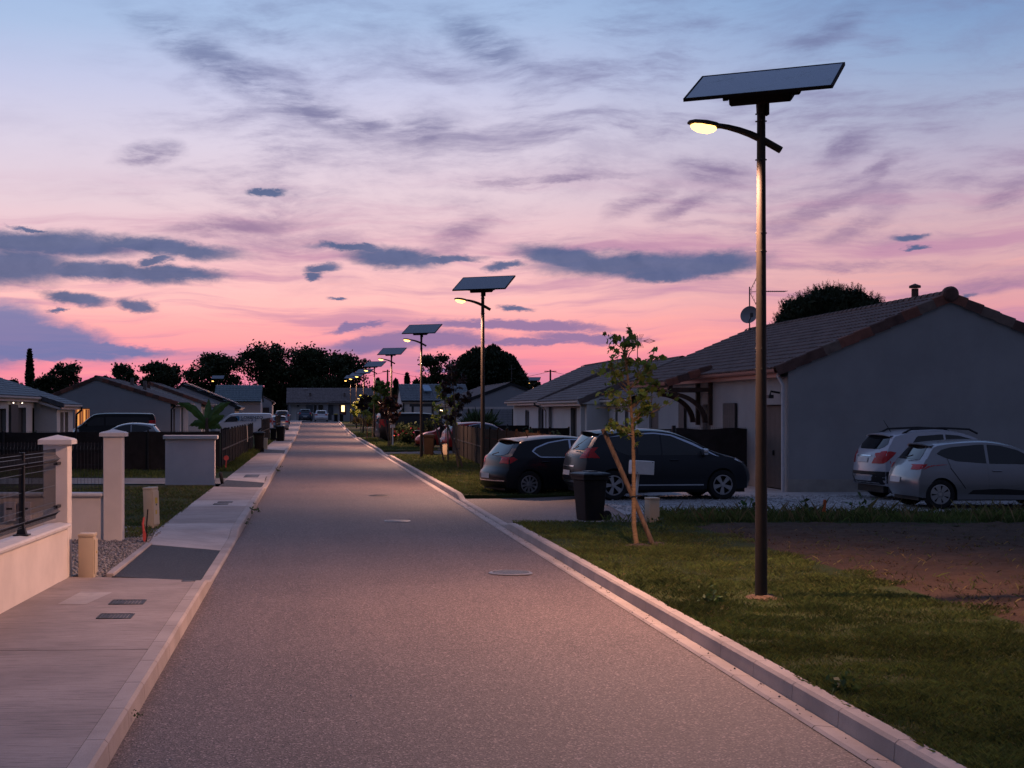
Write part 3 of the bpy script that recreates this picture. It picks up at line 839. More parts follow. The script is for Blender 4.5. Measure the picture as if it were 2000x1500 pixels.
slab('slab', 45.4, 50.3, -2.56, m_conc2)
slab('slab', 50.3, 74.5, -2.56, m_conc)
slab('asphalt_infill', 74.5, 82, -2.50, m_patch)
slab('slab', 82, 88, -2.56, m_conc2)
slab('slab', 88, 104, -2.56, m_conc)
slab('asphalt_infill', 104, 109.5, -2.56, m_patch)
slab('slab', 109.5, 134, -2.56, m_conc)
slab('slab', 134, 168, -2.7, m_conc2)
slab('slab', 168, 214, -2.9, m_conc)
# slightly paler patch repaired in the slab, two drain grates, small round covers
def zs(y): return KL(y) - 0.006 + (0.128 - KL(y)) * 0.8 + GZ(y)
MB().add([(-2.66, 16.1, zs(16) + .004), (-2.36, 16.1, zs(16) + .004), (-2.22, 17.15, zs(17) + .004), (-2.58, 17.2, zs(17) + .004)], [(0, 1, 2, 3)]).build('repair_patch', m_conc2, sw)
def grate(x0, x1, y0, y1, label, nb=9):
    z = zs((y0 + y1) / 2)
    o = thing('drain_grate', label, 'drain cover', ((x0 + x1) / 2, (y0 + y1) / 2, z), 0, 'iron drain covers in the sidewalk')
    f = MB(); t = 0.015
    f.box(x0, x1, y0, y0 + t, z, z + .012).box(x0, x1, y1 - t, y1, z, z + .012).box(x0, x0 + t, y0 + t, y1 - t, z, z + .012).box(x1 - t, x1, y0 + t, y1 - t, z, z + .012)
    f.box(x0 + t, x1 - t, y0 + t, y1 - t, z, z + .003)
    f.build('frame', m_iron, o)
    b = MB()
    for k in range(nb):
        c = x0 + t + (x1 - x0 - 2 * t) * (k + .5) / nb; b.box(c - .012, c + .012, y0 + t, y1 - t, z + .004, z + .009)
    b.build('bars', m_iron, o)
    return o
grate(X(190, 15.05), X(258, 15.05), 14.95, 15.30, 'nearest oblong iron drain cover in the sidewalk')
grate(X(214, 16.15), X(281, 16.15), 16.05, 16.42, 'second oblong iron drain cover, just beyond the nearest one')
grate(X(417, 33.4), X(446, 33.4), 33.2, 33.6, 'nearer of two slim drain covers on the pale strip past the tilted cabinet')
grate(X(425, 34.0), X(454, 34.0), 33.9, 34.3, 'farther of two slim drain covers on the pale strip past the tilted cabinet')
grate(X(477, 47.5), X(505, 47.5), 46.9, 48.7, 'large drain grating beyond the rendered block wall', 12)
for px, py, r, lab in ((368, 1131, 0.085, 'small dark round valve cover in the concrete before the asphalt infill'),):
    D = F * 2.0 / (py - HY)
    c = thing('valve_cover', lab, 'valve cover', (X(px, D), D, zs(D)))
    MB().lathe([(0, .008), (r * .8, .008), (r * .8, .005), (r * .86, .005), (r * .86, .01), (r, .01), (r, -.02)], 24).build('lid', m_iron, c, world=False)
# manhole covers on the road
def manhole(px, py, r, lab, mat):
    D = F * CH / (py - HY); x = X(px, D)
    o = thing('manhole_cover', lab, 'manhole cover', (x, D, 0.014), radians(12), 'round manhole covers in the road')
    MB().lathe([(r * .9, .0), (r * .9, .012), (r, .012), (r + .02, .0)], 40).build('frame', mat, o, world=False)
    MB().lathe([(0, .004), (r * .885, .004)], 40).build('plate', m_iron, o, world=False)
    b = MB(); n = 17
    for k in range(n):
        c = -r * .86 + 2 * r * .86 * (k + .5) / n; h = sqrt(max(0, (r * .86) ** 2 - c * c)) - .01
        if h > .03: b.box(c - r * .026, c + r * .026, -h, h, .005, .011)
    b.build('ribs', mat, o, world=False)
manhole(997.5, 1121, 0.27, 'round ribbed manhole cover nearest the camera, right of the road centre', m_ironpale)
manhole(776, 1019, 0.245, 'round ribbed manhole cover in the mid road', m_ironpale)
manhole(740, 969, 0.25, 'flat round manhole cover farthest up the road', m_iron)

# verge, gardens, drives on the right
def verge(nm, x0, x1, y0, y1, mat, z=0.115, st=2.0, lip=0.0):
    mb = MB().grid(strip([x0 + (x1 - x0) * k / 4 for k in range(5)], yrange(y0, y1, st), lambda x, y: min(z, (KR(y) - .02) if x < XK + .6 else z) if x > 0 else z), 0)
    for yy in (y0, y1): mb.grid([[(x0 + (x1 - x0) * k / 4, yy, h + GZ(yy)) for k in range(5)] for h in (-0.1, z)], 0, False)
    mb.build(nm, mat, None, 'structure')
verge('verge', XK, 6.8, 5, 28.2, m_lawn)
verge('verge', XK, 6.8, 37.2, 72.4, m_lawn)
verge('verge', XK, 6.8, 79.8, 118.5, m_lawn)
verge('verge', XK, 6.8, 126.3, 160, m_lawn)
verge('verge', XK, 6.8, 166, 204, m_lawn)
def drive(y0, y1, mat):
    MB().grid(strip([XK, 4.4, 5.2, 6.2, 6.8], yrange(y0, y1, 1), lambda x, y: [.03, .035, .045, .085, .097][[XK, 4.4, 5.2, 6.2, 6.8].index(x)]), 0).build('driveway', mat, None, 'structure')
drive(28.2, 37.2, m_road); drive(72.4, 79.8, m_patch); drive(118.5, 126.3, m_patch); drive(160, 166, m_patch)
def flat(nm, poly, z, mat):
    return MB().add([(x, y, z + GZ(y)) for x, y in poly], [list(range(len(poly)))]).build(nm, mat, None, 'structure')
flat('gravel_yard', [(6.2, 30.4), (7.0, 30.9), (9.5, 30.9), (30, 30.5), (30, 39.2), (12.05, 39.2), (12.05, 58), (6.8, 58), (6.8, 37.2)], 0.101, m_whitegravel)
flat('garden_lawn', [(6.8, 58), (12, 58), (12, 75), (6.8, 75)], 0.099, m_lawn)
flat('side_drive', [(6.8, 72.4), (20, 76), (20, 90), (6.8, 84)], 0.103, m_patch)
flat('side_drive', [(6.8, 100), (16, 100), (16, 126), (6.8, 126)], 0.103, m_patch)
flat('weed_strip', [(6.8, 27.4), (30, 27.2), (30, 30.55), (9.5, 31.0), (6.8, 30.9)], 0.106, m_lawn)
# bare soil with clods
def soil_grid():
    P = []; nx, ny = 120, 240
    for j in range(ny + 1):
        y = 8 + 19.8 * j / ny; row = []
        for i in range(nx + 1):
            edge = 6.75 + 0.5 * noise.noise((y * 0.5, 3, 0)) + 0.18 * noise.noise((y * 1.7, 9, 0))
            x = edge + (17.5 - edge) * i / nx
            n = noise.fractal((x * 3.2, y * 3.2, 1), 1.0, 2.0, 4) * 0.036 + max(0, noise.noise((x * 9, y * 9, 4))) * 0.03 + 0.03 * noise.noise((x * .5, y * .5, 7))
            row.append((x, y, 0.125 + n * (0.2 + 0.8 * sstep(0, 0.08, i / nx)) - 0.03 * (1 - sstep(0, 0.06, i / nx))))
        P.append(row)
    MB().grid(P).build('bare_soil', m_soil, None, 'structure')
soil_grid()
# left: yard behind the low wall, gravel entrance, lawn, path
flat('paved_yard', [(-3.05, 7), (-2.95, 18.9), (-2.95, 24.2), (-16, 24.2), (-16, 7)], 0.098, m_rendergrey)
flat('gravel_entrance', [(-2.45, 18.85), (-2.5, 23.4), (-2.6, 26.5), (-2.9, 27.4), (-9, 24.25), (-9, 18.85)], 0.108, m_gravel)
flat('front_lawn', [(-2.60, 24.6), (-2.60, 41.4), (-30, 41.4), (-30, 24.6)], 0.106, m_lawn)
flat('garden_path', [(-2.5, 43.1), (-2.5, 46.9), (-30, 46.9), (-30, 43.1)], 0.106, m_gravel)
flat('garden_lawn', [(-2.5, 46.9), (-2.5, 104), (-30, 104), (-30, 46.9)], 0.102, m_lawn)
flat('verge', [(-2.56, 109.5), (-2.56, 134), (-2.7, 134), (-2.7, 168), (-8, 168), (-8, 109.5)], 0.1, m_lawn)
# edging stones of the gravel entrance
ed = bpy.data.objects.new('edging', None); COL.objects.link(ed); ed['kind'] = 'structure'
for k in range(5):
    y = 18.9 + 0.92 * k
    MB().bbox(-2.53, -2.43, y, y + .9, 0.0, 0.158 - 0.004 * k, 0.012).build('edging_stone', m_kerb, ed)

# stones, litter, grass
rg = np.random.default_rng(3)
def stones(name, n, xr, yr, z, size, mat, inside=None):
    x = rg.uniform(*xr, n); y = rg.uniform(*yr, n)
    if inside is not None:
        k = inside(x, y); x, y = x[k], y[k]
    n = len(x); s = size * (0.5 + rg.random(n))
    base = np.array([(1, 0, 0), (0, 1, 0), (-1, 0, 0), (0, -1, 0), (0, 0, .8), (0, 0, -.6)], float)
    V = base[None] * s[:, None, None] * rg.uniform(.6, 1.2, (n, 6, 1))
    a = rg.uniform(0, 6.28, n); ca, sa = np.cos(a)[:, None], np.sin(a)[:, None]
    V = np.stack([V[..., 0] * ca - V[..., 1] * sa, V[..., 0] * sa + V[..., 1] * ca, V[..., 2]], -1)
    V += np.stack([x, y, np.full(n, z) + s * .25], -1)[:, None, :]
    fb = np.array([(0, 1, 4), (1, 2, 4), (2, 3, 4), (3, 0, 4), (1, 0, 5), (2, 1, 5), (3, 2, 5), (0, 3, 5)])
    return np_mesh(name, V.reshape(-1, 3), (fb[None] + 6 * np.arange(n)[:, None, None]).reshape(-1, 3), mat, None, 'stuff')
stones('gravel', 9000, (-5.2, -2.5), (18.9, 26.8), 0.106, 0.022, m_stone, lambda x, y: (x < -2.52 - 0.0 * y) & (y < 24.3 + (x + 3) * -0.2 + np.where(x > -3, (x + 3) * 4, 0)))
stones('road_grit', 260, (3.40, 3.55), (7.5, 40), 0.014, 0.010, m_stone)
stones('road_grit', 160, (-1.22, 0.4), (8, 30), 0.010, 0.008, m_whitegravel)
stones('loose_gravel', 5000, (6.4, 16), (31, 37.5), 0.098, 0.022, m_whitegravel)
stones('soil_clods', 6500, (7.0, 13.5), (9, 26), 0.122, 0.013, m_soil)

def grass(name, n, xr, yr, z, h, w, mat, inside=None, lean=0.5, clump=0.0, seed=1):
    r = np.random.default_rng(seed)
    u = r.random(n); y0, y1 = yr
    y = 1 / (1 / y0 + u * (1 / y1 - 1 / y0)) if y0 > 3 else y0 + u * (y1 - y0)
    x = r.uniform(*xr, n)
    if clump:
        c = np.array([noise.noise((a * 2.2, b * 2.2, 5)) + .6 * noise.noise((a * .7, b * .7, 1)) for a, b in zip(x, y)])
        keep = r.random(n) < np.clip(0.72 + c * clump, 0.30, 1.0)
        x, y, c = x[keep], y[keep], c[keep]; hh = h * (0.45 + 0.7 * r.random(len(x))) * (1 + 0.55 * c)
    else: hh = h * (0.45 + 0.8 * r.random(n))
    if inside is not None:
        k = inside(x, y); x, y, hh = x[k], y[k], hh[k]
    n = len(x); a = r.uniform(0, 6.283, n); ww = w * np.maximum(1, y / 22.0)
    dx, dy = np.cos(a) * ww, np.sin(a) * ww
    lx, ly = r.normal(0, lean, n) * hh, r.normal(0, lean, n) * hh
    zz = np.full(n, z) if np.isscalar(z) else z(x, y)
    V = np.stack([np.stack([x - dx, y - dy, zz - .01], -1), np.stack([x + dx, y + dy, zz - .01], -1), np.stack([x + lx * .45 + dx * .7, y + ly * .45 + dy * .7, zz + hh * .62], -1), np.stack([x + lx, y + ly, zz + hh], -1)], 1)
    return np_mesh(name, V.reshape(-1, 3), np.arange(n * 4).reshape(n, 4), mat, None, 'stuff')
edge = lambda x, y: x < 6.75 + 0.25 * np.sin(y * 2.1) + 0.2 * np.sin(y * 5.3)
grass('grass', 230000, (XK + .01, 7.2), (8.3, 28.3), 0.113, 0.050, 0.0021, m_grass, edge, 0.7, 0.75, 1)
grass('dry_grass', 9000, (XK, 7.4), (8.3, 28.3), 0.113, 0.04, 0.0026, m_straw, None, 1.1, 0.6, 2)
grass('grass', 42000, (XK + .01, 6.7), (37.3, 72.2), 0.112, 0.07, 0.003, m_grass, None, 0.5, 0.6, 3)
grass('dry_grass', 7000, (XK + .01, 6.7), (37.3, 72.2), 0.112, 0.06, 0.003, m_straw, None, 0.7, 0.6, 13)
grass('grass', 14000, (XK + .01, 6.7), (80, 118), 0.112, 0.08, 0.003, m_grass, None, 0.5, 0.5, 4)
grass('grass', 6000, (XK + .01, 6.7), (126.5, 160), 0.14, 0.09, 0.003, m_grass, None, 0.5, 0.5, 5)
grass('grass', 42000, (-9, -2.62), (24.7, 41.4), 0.105, 0.06, 0.0028, m_grass, None, 0.7, 0.8, 6)
grass('dry_grass', 14000, (-7, -2.62), (24.7, 41.4), 0.105, 0.05, 0.0028, m_straw, None, 0.9, 0.6, 7)
grass('grass', 16000, (-14, -3.1), (47, 53), 0.101, 0.09, 0.003, m_grass, None, 0.5, 0.5, 8)
grass('grass', 9000, (-3.1, -2.58), (52, 104), 0.101, 0.16, 0.003, m_grass, None, 0.5, 0.3, 9)
grass('tall_grass', 24000, (5.4, 20), (28.0, 30.6), 0.105, 0.15, 0.0024, m_grass, lambda x, y: (x > 6.6) | (y < 28.4), 0.5, 0.5, 10)
grass('tall_grass', 900, (6.8, 17), (27.6, 30.4), 0.105, 0.30, 0.0014, m_straw, None, 0.35, 0.5, 11)
grass('soil_grass', 3000, (7.0, 14), (9, 27.5), 0.125, 0.06, 0.003, m_straw, None, 1.0, 0.4, 12)
grass('soil_grass', 3500, (7.0, 14), (9, 27.5), 0.125, 0.05, 0.003, m_grass, None, 0.9, 1.0, 14)

# broad leaved weeds along the kerbs and in the verge
def weed(x, y, z, s, lab, mat=m_weed, n=34, grp='weeds in the verge and along the kerb'):
    P = [(x + rnd.gauss(0, s * .5), y + rnd.gauss(0, s * .5), z + abs(rnd.gauss(0, s * .5)) + .02) for _ in range(n)]
    D = [((p[0] - x), (p[1] - y), 0.35 * s + .05) for p in P]
    o = thing('weed', lab, 'weed', (x, y, z), 0, grp)
    leaves('foliage', P, s * .22, mat, o, 'diamond', rnd.randint(0, 9999), 'stuff', dirs=D)
    return o
for px, py, s, lab in ((493, 1028, .12, 'weed sprouting from the left kerb, nearest of three'), (500, 1006, .15, 'weed sprouting from the left kerb, middle of three'), (541, 922, .16, 'weed tuft at the left kerb foot beyond the asphalt infill'),
                       (252, 1412, .05, 'tiny weed at the foot of the near left kerb')):
    D = F * CH / (py - HY); weed(XL + .03, D, 0.02, s, lab, n=26)
for px, py, s, lab in ((1455, 1008, .26, 'leafy weed clump left of the near lamp post'), (1685, 1000, .24, 'leafy weed clump by the gravel, left of the silver hatchback wheel'), (1570, 1003, .22, 'leafy weed clump right of the near lamp post'), (1390, 1180, .14, 'low broad leaved weed in the near verge grass'), (1640, 1350, .13, 'low weed in the grass near the kerb bottom right'), (1280, 1035, .16, 'weed at the foot of the right meter cabinet')):
    D = F * 2.03 / (py - HY); weed(X(px, D), D, 0.11, s, lab, n=54)
# loose earth at the feet of the lamp post and young tree
def earth(x, y, r, lab):
    P = []
    for i in range(7):
        row = []
        for j in range(18):
            a = 2 * pi * j / 17; q = i / 6
            row.append((x + cos(a) * r * q * (1 + .3 * noise.noise((cos(a), sin(a), x))), y + sin(a) * r * q * 1.1, 0.112 + 0.045 * (1 - q * q) + .018 * noise.noise((x + q * 9 * cos(a), y + q * 9 * sin(a), 2))))
        P.append(row)
    o = MB().grid(P).build('earth_mound', m_earth, None); tag(o, lab, 'earth mound')
earth(4.93, 16.75, 0.2, 'ring of bare earth round the nearest lamp post')
earth(X(1245, 23.2), 23.1, 0.26, 'bare earth mound at the foot of the young green tree')
earth(X(1290, 23.2), 23.4, 0.24, 'bare earth at the foot of the leaning stake')
# ------------------------------------------------------------------ houses
def verge_tiles(parent, p_eave, p_ridge, ydir, n, mats=None, w=0.2, drop=0.2, full=True):
    """row of L shaped verge tiles from eave to ridge on a gable; ydir = outward direction along Y"""
    a, b = Vector(p_eave), Vector(p_ridge); d = (b - a) / n; L = d.length; t = d.normalized()
    nn = Vector((-t.z, 0, t.x)) if t.x > 0 else Vector((t.z, 0, -t.x))
    for i in range(n):
        o = a + d * i; k0, k1 = 0.0, 0.03
        P = []
        for s_, lift, wd in ((-0.03, k1, 1.05), (L, k0, 1.0)):
            c = o + t * s_ + nn * lift
            P.append([c + Vector((0, -ydir * w, 0)) + nn * .05, c + Vector((0, 0, 0)) + nn * .055, c + Vector((0, ydir * .025 * wd, 0)) + nn * .03, c + Vector((0, ydir * .03 * wd, 0)) - nn * drop, c + Vector((0, ydir * .012 * wd, 0)) - nn * drop])
        mb = MB().grid(P, 0, False)
        for row in P: mb.add([row[1], row[2], row[3], row[4]], [(0, 1, 2, 3)])
        mb.build('verge_tile', (mats or m_verge)[rnd.choice((0, 0, 1, 1, 2)) if mats is None else 0], parent)

def ridge_tiles(parent, a, b, n, mat, r=0.13, each=True):
    a, b = Vector(a), Vector(b); d = (b - a) / n; jn = MB()
    for i in range(n):
        o = a + d * i; P = []
        for q, rr in ((-0.06, r * 1.12), (1.0, r * 0.95)):
            P.append([o + d * q + (Vector((rr * cos(t), 0, rr * .8 * sin(t))) if abs(d.y) > abs(d.x) else Vector((0, rr * cos(t), rr * .8 * sin(t)))) for t in [pi * k / 8 - .15 + .3 * k / 8 for k in range(9)]])
        mb = MB().grid(P)
        if each: mb.build('ridge_tile', mat, parent)
        else: jn.add(mb.v, mb.f, 0, True)
    if not each: jn.build('ridge_tiles', mat, parent, 'stuff')

def gutter(parent, a, b, mat, sx, r=0.065, name='gutter'):
    """half round gutter with a fascia board; sx points away from the wall"""
    a, b = Vector(a), Vector(b)
    ax = Vector(sx)
    prof = [(0.0, 0.0), (0.0, -.055), (.03, -.09), (.085, -.09), (.12, -.05), (.125, 0.01), (.115, .012), (.11, -.045), (.08, -.08), (.035, -.08), (.012, -.05), (.012, 0)]
    go = MB().grid([[p + ax * u + Vector((0, 0, w)) for u, w in prof] for p in (a, b)], 0, False).build(name, mat, parent)
    f = MB(); f.grid([[p - ax * 0.02 + Vector((0, 0, .03)), p - ax * 0.02 + Vector((0, 0, -.20)), p - ax * .22 + Vector((0, 0, -.20))] for p in (a, b)], 0, False)
    f.build('fascia', m_gutterwhite if mat != m_gutterred else mat, parent)
    return go

def downpipe(parent, x, y, z1, z0, mat, back=(0, 0), r=0.045):
    MB().tube([(x + back[0], y + back[1], z1), (x + back[0], y + back[1], z1 - .1), (x, y, z1 - .32), (x, y, z1 - .5), (x, y, z0)], r, 8).build('downpipe', mat, parent)

def gable_wall(mb, x0, x1, y, z0, ze, xr, zr, mi=0):
    mb.add([(x0, y, z0), (x1, y, z0), (x1, y, ze), (xr, y, zr), (x0, y, ze)], [(0, 1, 2, 3, 4)], mi)

def gable_house(label, x0, x1, y0, y1, ze, zr, xr, roofmat, wallmat, road_side, ops=(), ov=0.35, gx=0.02, far=False, vt=None, verge=True, guttermat=None, pitch=0.27, course=0.34, gableops=(), name='house', rtile=None, mull=1, depth=0.18):
    """single storey house, ridge along Y; gable towards the camera at y0"""
    g = GZ(y0); o = thing(name, label, 'house', ((x0 + x1) / 2, y0, g), 0)
    z0 = g
    mb = MB()
    wall_panel(mb, (x0, y0, 0), (1, 0, 0), x1 - x0, z0, ze, gableops, depth, (0, -1, 0))
    mb.add([(x0, y0, ze), (x1, y0, ze), (xr, y0, zr)], [(0, 1, 2)])
    gable_wall(mb, x0, x1, y1, z0, ze, xr, zr)
    xs = x1 if road_side > 0 else x0; xo = x0 if road_side > 0 else x1
    wall_panel(mb, (xs, y0, 0), (0, 1, 0), y1 - y0, z0, ze, ops, depth, (road_side, 0, 0))
    mb.add([(xo, y0, z0), (xo, y1, z0), (xo, y1, ze), (xo, y0, ze)], [(0, 1, 2, 3)])
    mb.build('wall', [wallmat, m_reveal], o)
    for op in ops:
        kind = op[4]
        if kind: opening(kind, o, (xs, y0, 0), (0, 1, 0), op, depth, (road_side, 0, 0), *(op[5:7] if len(op) > 6 else (m_pvc, m_pane)), mull=op[7] if len(op) > 7 else 1)
    for op in gableops:
        opening(op[4], o, (x0, y0, 0), (1, 0, 0), op, depth, (0, -1, 0), *(op[5:7] if len(op) > 6 else (m_pvc, m_pane)))
    # roof
    for xe in (x0, x1):
        s = -1 if xe == x0 else 1
        xv = xe + s * ov; zv = ze - (zr - ze) / abs(xr - xe) * ov
        rm = MB(); up = 0.06
        e0, e1 = Vector((xv, y0 - gx, zv + up)), Vector((xv, y1 + gx, zv + up)); r0, r1 = Vector((xr, y0 - gx, zr + up)), Vector((xr, y1 + gx, zr + up))
        tile_plane(rm, e0, e1, r0, r1, pitch, course, 0.035, 0.03, 4 if not far else 3)
        rm.add([e0 - Vector((0, 0, .05)), e1 - Vector((0, 0, .05)), r1 - Vector((0, 0, .05)), r0 - Vector((0, 0, .05))], [(0, 1, 2, 3)])
        rm.build('roof', roofmat, o, 'stuff')
        if verge:
            n = max(5, int(hypot(xr - xv, zr - zv) / 0.40))
            if not far: verge_tiles(o, e0 + Vector((0, -.02, 0.0)), r0 + Vector((0, -.02, 0)), -1, n, vt)
            else:
                a, b = e0 + Vector((0, -.03, 0)), r0 + Vector((0, -.03, 0))
                MB().grid([[p + Vector((0, .2, .05)), p + Vector((0, 0, .05)), p + Vector((0, -.02, -.17))] for p in (a, b)], 0, False).build('verge_trim', vt[0] if vt else m_verge[1], o)
        if s == road_side:
            gutter(o, (xv - s * 0.06, y0 + .02, zv + up - .02), (xv - s * .06, y1, zv + up - .02), guttermat or m_gutterwhite, (s, 0, 0))
    ridge_tiles(o, (xr, y0 - gx - .03, zr + .06), (xr, y1 + gx, zr + .06), max(6, int((y1 - y0) / (0.40 if not far else 0.8))), rtile or roofmat, each=not far)
    return o

# --- the nearest house on the right (dark gable facing the camera)
R1x, R1y, R1e = 12.08, 38.9, 56.9
zeave, zridge = 3.42, 5.05
xrid = 16.17; R1X1 = 20.26
sh = 'shutter'
def spanD(pa, pb, x):      # two photo columns on a wall at x -> distances
    return x * F / (pb - HX), x * F / (pa - HX)
g0, g1 = spanD(1473, 1531, R1x)      # garage door
w0, w1 = spanD(1407, 1440, R1x)      # shuttered window
w2, w3 = spanD(1323, 1341, R1x)
w4, w5 = spanD(1372, 1388, R1x)
w6, w7 = spanD(1268, 1286, R1x)
zt = lambda py, D: Z(py, D)
ops = [(g0 - R1y, g1 - R1y - .1, 0.1, 2.32, None), (w0 - R1y, w1 - R1y - .55, 0.1, 2.36, None), (w4 - R1y, w5 - R1y, 0.1, 2.36, None), (w6 - R1y, w7 - R1y, 0.1, 2.36, None)]
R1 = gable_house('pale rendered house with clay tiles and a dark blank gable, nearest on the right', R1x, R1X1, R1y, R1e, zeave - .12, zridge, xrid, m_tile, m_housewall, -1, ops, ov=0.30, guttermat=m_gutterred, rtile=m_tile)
def leaf_boards(parent, name, y0, y1, z0, z1, x, mat, n, th=0.035, label=None):
    r = MB().box(x + .002, x + th, y0, y1, z0, z1).build(name, mat, parent, label=label)
    w = (y1 - y0) / n
    for k in range(n):
        MB().bbox(x - .022, x, y0 + k * w + .006, y0 + (k + 1) * w - .006, z0 + .01, z1 - .01, 0.006).build('board', mat, r)
    return r
leaf_boards(R1, 'garage_door', g0 + .02, g1 - .12, 0.12, 2.30, R1x + .16, m_garage, 22, label='taupe ribbed up and over garage door')
MB().bbox(R1x + .09, R1x + .138, (g0 + g1) / 2 - .06, (g0 + g1) / 2 + .0, 0.98, 1.12, .01).build('garage_handle', m_black, R1)
leaf_boards(R1, 'shutter', w0 - .02, w1 - .55, 0.14, 2.38, R1x - .06, m_shutter, 7)
leaf_boards(R1, 'shutter', w2, w3 - .5, 0.6, 2.42, R1x - .07, m_shutter, 5)
MB().box(R1x - .085, R1x - .082, w0, w1 - .56, 1.95, 2.03).box(R1x - .085, R1x - .082, w0, w1 - .56, .6, .68).build('shutter_batten', m_shutter, R1)
leaf_boards(R1, 'front_door', w4 + .02, w5 - .02, 0.12, 2.34, R1x + .14, m_shutter, 4)
leaf_boards(R1, 'shutter', w6 + .02, w7 - .02, 0.12, 2.34, R1x + .1, m_shutter, 5)
downpipe(R1, R1x - .10, R1y + .12, zeave - .28, 0.1, m_pipewhite, (-.12, 0))
MB().box(R1x - .02, R1X1 + .01, R1y - .025, R1y, 0.05, 0.42).build('plinth', m_plinth, R1)
MB().tube([(R1x - .02, 37.95 + 1.6, 2.62), (R1x - .25, 37.95 + 1.6, 2.66), (R1x - .27, 37.95 + 1.6, 2.56)], 0.03, 6).bbox(R1x - .33, R1x - .2, 39.45, 39.68, 2.48, 2.57, .01).build('wall_light', m_black, R1)
# ridge end cap
MB().lathe([(0, -.06), (.15, -.05), (.2, 0.0), (.2, .12)], 20, 0, Matrix.Translation((xrid, R1y - .08, zridge + .06)) @ Matrix.Rotation(radians(-90), 4, 'X')).build('ridge_end', m_verge[1], R1)
# small ridge vent
Dv = xrid * F / (1787 - HX)
MB().lathe([(.09, -.1), (.09, .28)], 12, 0, Matrix.Translation((xrid, Dv, zridge + .1))).lathe([(0, .42), (.15, .36), (.15, .30), (0, .30)], 12, 0, Matrix.Translation((xrid, Dv, zridge + .1))).build('roof_vent', m_verge[1], R1)
# tiled door canopy on timber brackets
cy0, cy1 = 46.35, 48.35; cx = 10.74; cz = 3.04
czt = 3.50
cm = MB(); tile_plane(cm, (cx, cy0, cz), (cx, cy1, cz), (R1x, cy0, czt), (R1x, cy1, czt), 0.25, .34)
cm.add([(cx, cy0, cz - .07), (cx, cy1, cz - .07), (R1x, cy1, czt - .07), (R1x, cy0, czt - .07)], [(0, 1, 2, 3)])
canopy = cm.build('canopy', m_tile, R1)
verge_tiles(R1, (cx, cy0 - .02, cz), (R1x, cy0 - .02, czt), -1, 4, w=.15, drop=.17)
gutter(R1, (cx + .05, cy0 + .05, cz - .02), (cx + .05, cy1, cz - .02), m_gutterred, (-1, 0, 0))
for yb in (X(1378, 45) * 0 + 12.08 * F / (1391 - HX), 12.08 * F / (1366.5 - HX)):
    b = MB(); zb0, zb1 = 1.72, 3.06
    b.box(R1x - .12, R1x - .002, yb - .06, yb + .06, zb0, zb1)
    b.box(10.72, R1x - .121, yb - .06, yb + .06, 2.73, 2.86)
    P = []
    for k in range(13):
        a = radians(90) * k / 12; cxb, czb = R1x - 1.30, 1.80
        ring = [(R1x - 1.30 + r_ * 1.16 * cos(a), yb + q, 1.80 + r_ * .93 * sin(a)) for r_, q in ((1, -.05), (1, .05), (.87, .05), (.87, -.05), (1, -.05))]
        P.append(ring)
    b.grid(P, 0, False)
    b.build('timber_bracket', m_timber, R1)
MB().box(10.80, 10.92, cy0 + .05, cy1 - .05, 2.865, 2.98).build('canopy_beam', m_timber, R1)
# rain chain at the canopy end
ch = MB()
for k in range(34): ch.lathe([(.012, 0), (.018, .02), (.012, .04)], 6, 0, Matrix.Translation((10.70, 48.3, 0.95 + k * .058)))
ch.build('rain_chain', m_iron, R1, 'stuff')
# antenna mast with dish (stand on the far end of the ridge)
am = thing('aerial_mast', 'roof mast with comb aerial and grey satellite dish on the nearest house', 'aerial', (X(1468, 56.0), 56.0, 4.95))
ax_ = X(1464, 56.0)
MB().tube([(ax_, 56, 4.8), (ax_, 56, Z(560, 56))], 0.022, 6).build('mast', m_iron, am)
dz = Z(613, 55.7)
MB().lathe([(0, .0), (.12, .008), (.24, .04), (.325, .085), (.33, .08), (.24, .03), (.12, -.004), (0, -.012)], 28, 0, Matrix.Translation((X(1462, 55.7), 55.75, dz)) @ Matrix.Rotation(radians(112), 4, 'X') @ Matrix.Rotation(radians(8), 4, 'Y')).build('dish', m_dish, am)
MB().tube([(X(1462, 55.7), 55.7, dz - .32), (X(1463, 55.7), 55.4, dz - .1)], 0.018, 6).bbox(X(1463, 55.7) - .04, X(1463, 55.7) + .04, 55.3, 55.45, dz - .14, dz + .02, .01).build('feed_arm', m_iron, am)
yb = MB(); za = Z(570, 56)
yb.tube([(ax_, 56, za), (X(1532, 56), 55.7, za)], 0.012, 5)
for k in range(15):
    xx = X(1480, 56) + (X(1531, 56) - X(1480, 56)) * k / 14; yb.tube([(xx, 55.55, za), (xx, 56.05, za + .0)], 0.009, 4)
for s in (-1, 1):
    for k in range(5):
        a = Vector((ax_ + .05 + .05 * k, 55.9, za + s * (.06 + .12 * k)))
        yb.tube([a - Vector((.10, .35, 0)), a + Vector((.10, .35, 0))], 0.008, 4)
    yb.tube([(ax_, 56, za), (ax_ + .3, 55.9, za + s * .66)], 0.01, 4)
yb.build('comb_aerial', m_wire, am)

# --- second house on the right, in two sections with a porch
R2 = gable_house('second house on the right, brown tiles, white walls and a porch on two columns', 11.55, 19.6, 63.8, 75.2, 2.72, 4.28, 15.4, m_tilebrown, m_housewhite, -1,
                 [(9.0, 10.9, 0.15, 2.35, 'window', m_pvc, m_pvc), (3.0, 4.6, 0.1, 2.3, 'door', m_shutter, m_shutter)], ov=0.45, vt=[m_tilebrown], course=.34)
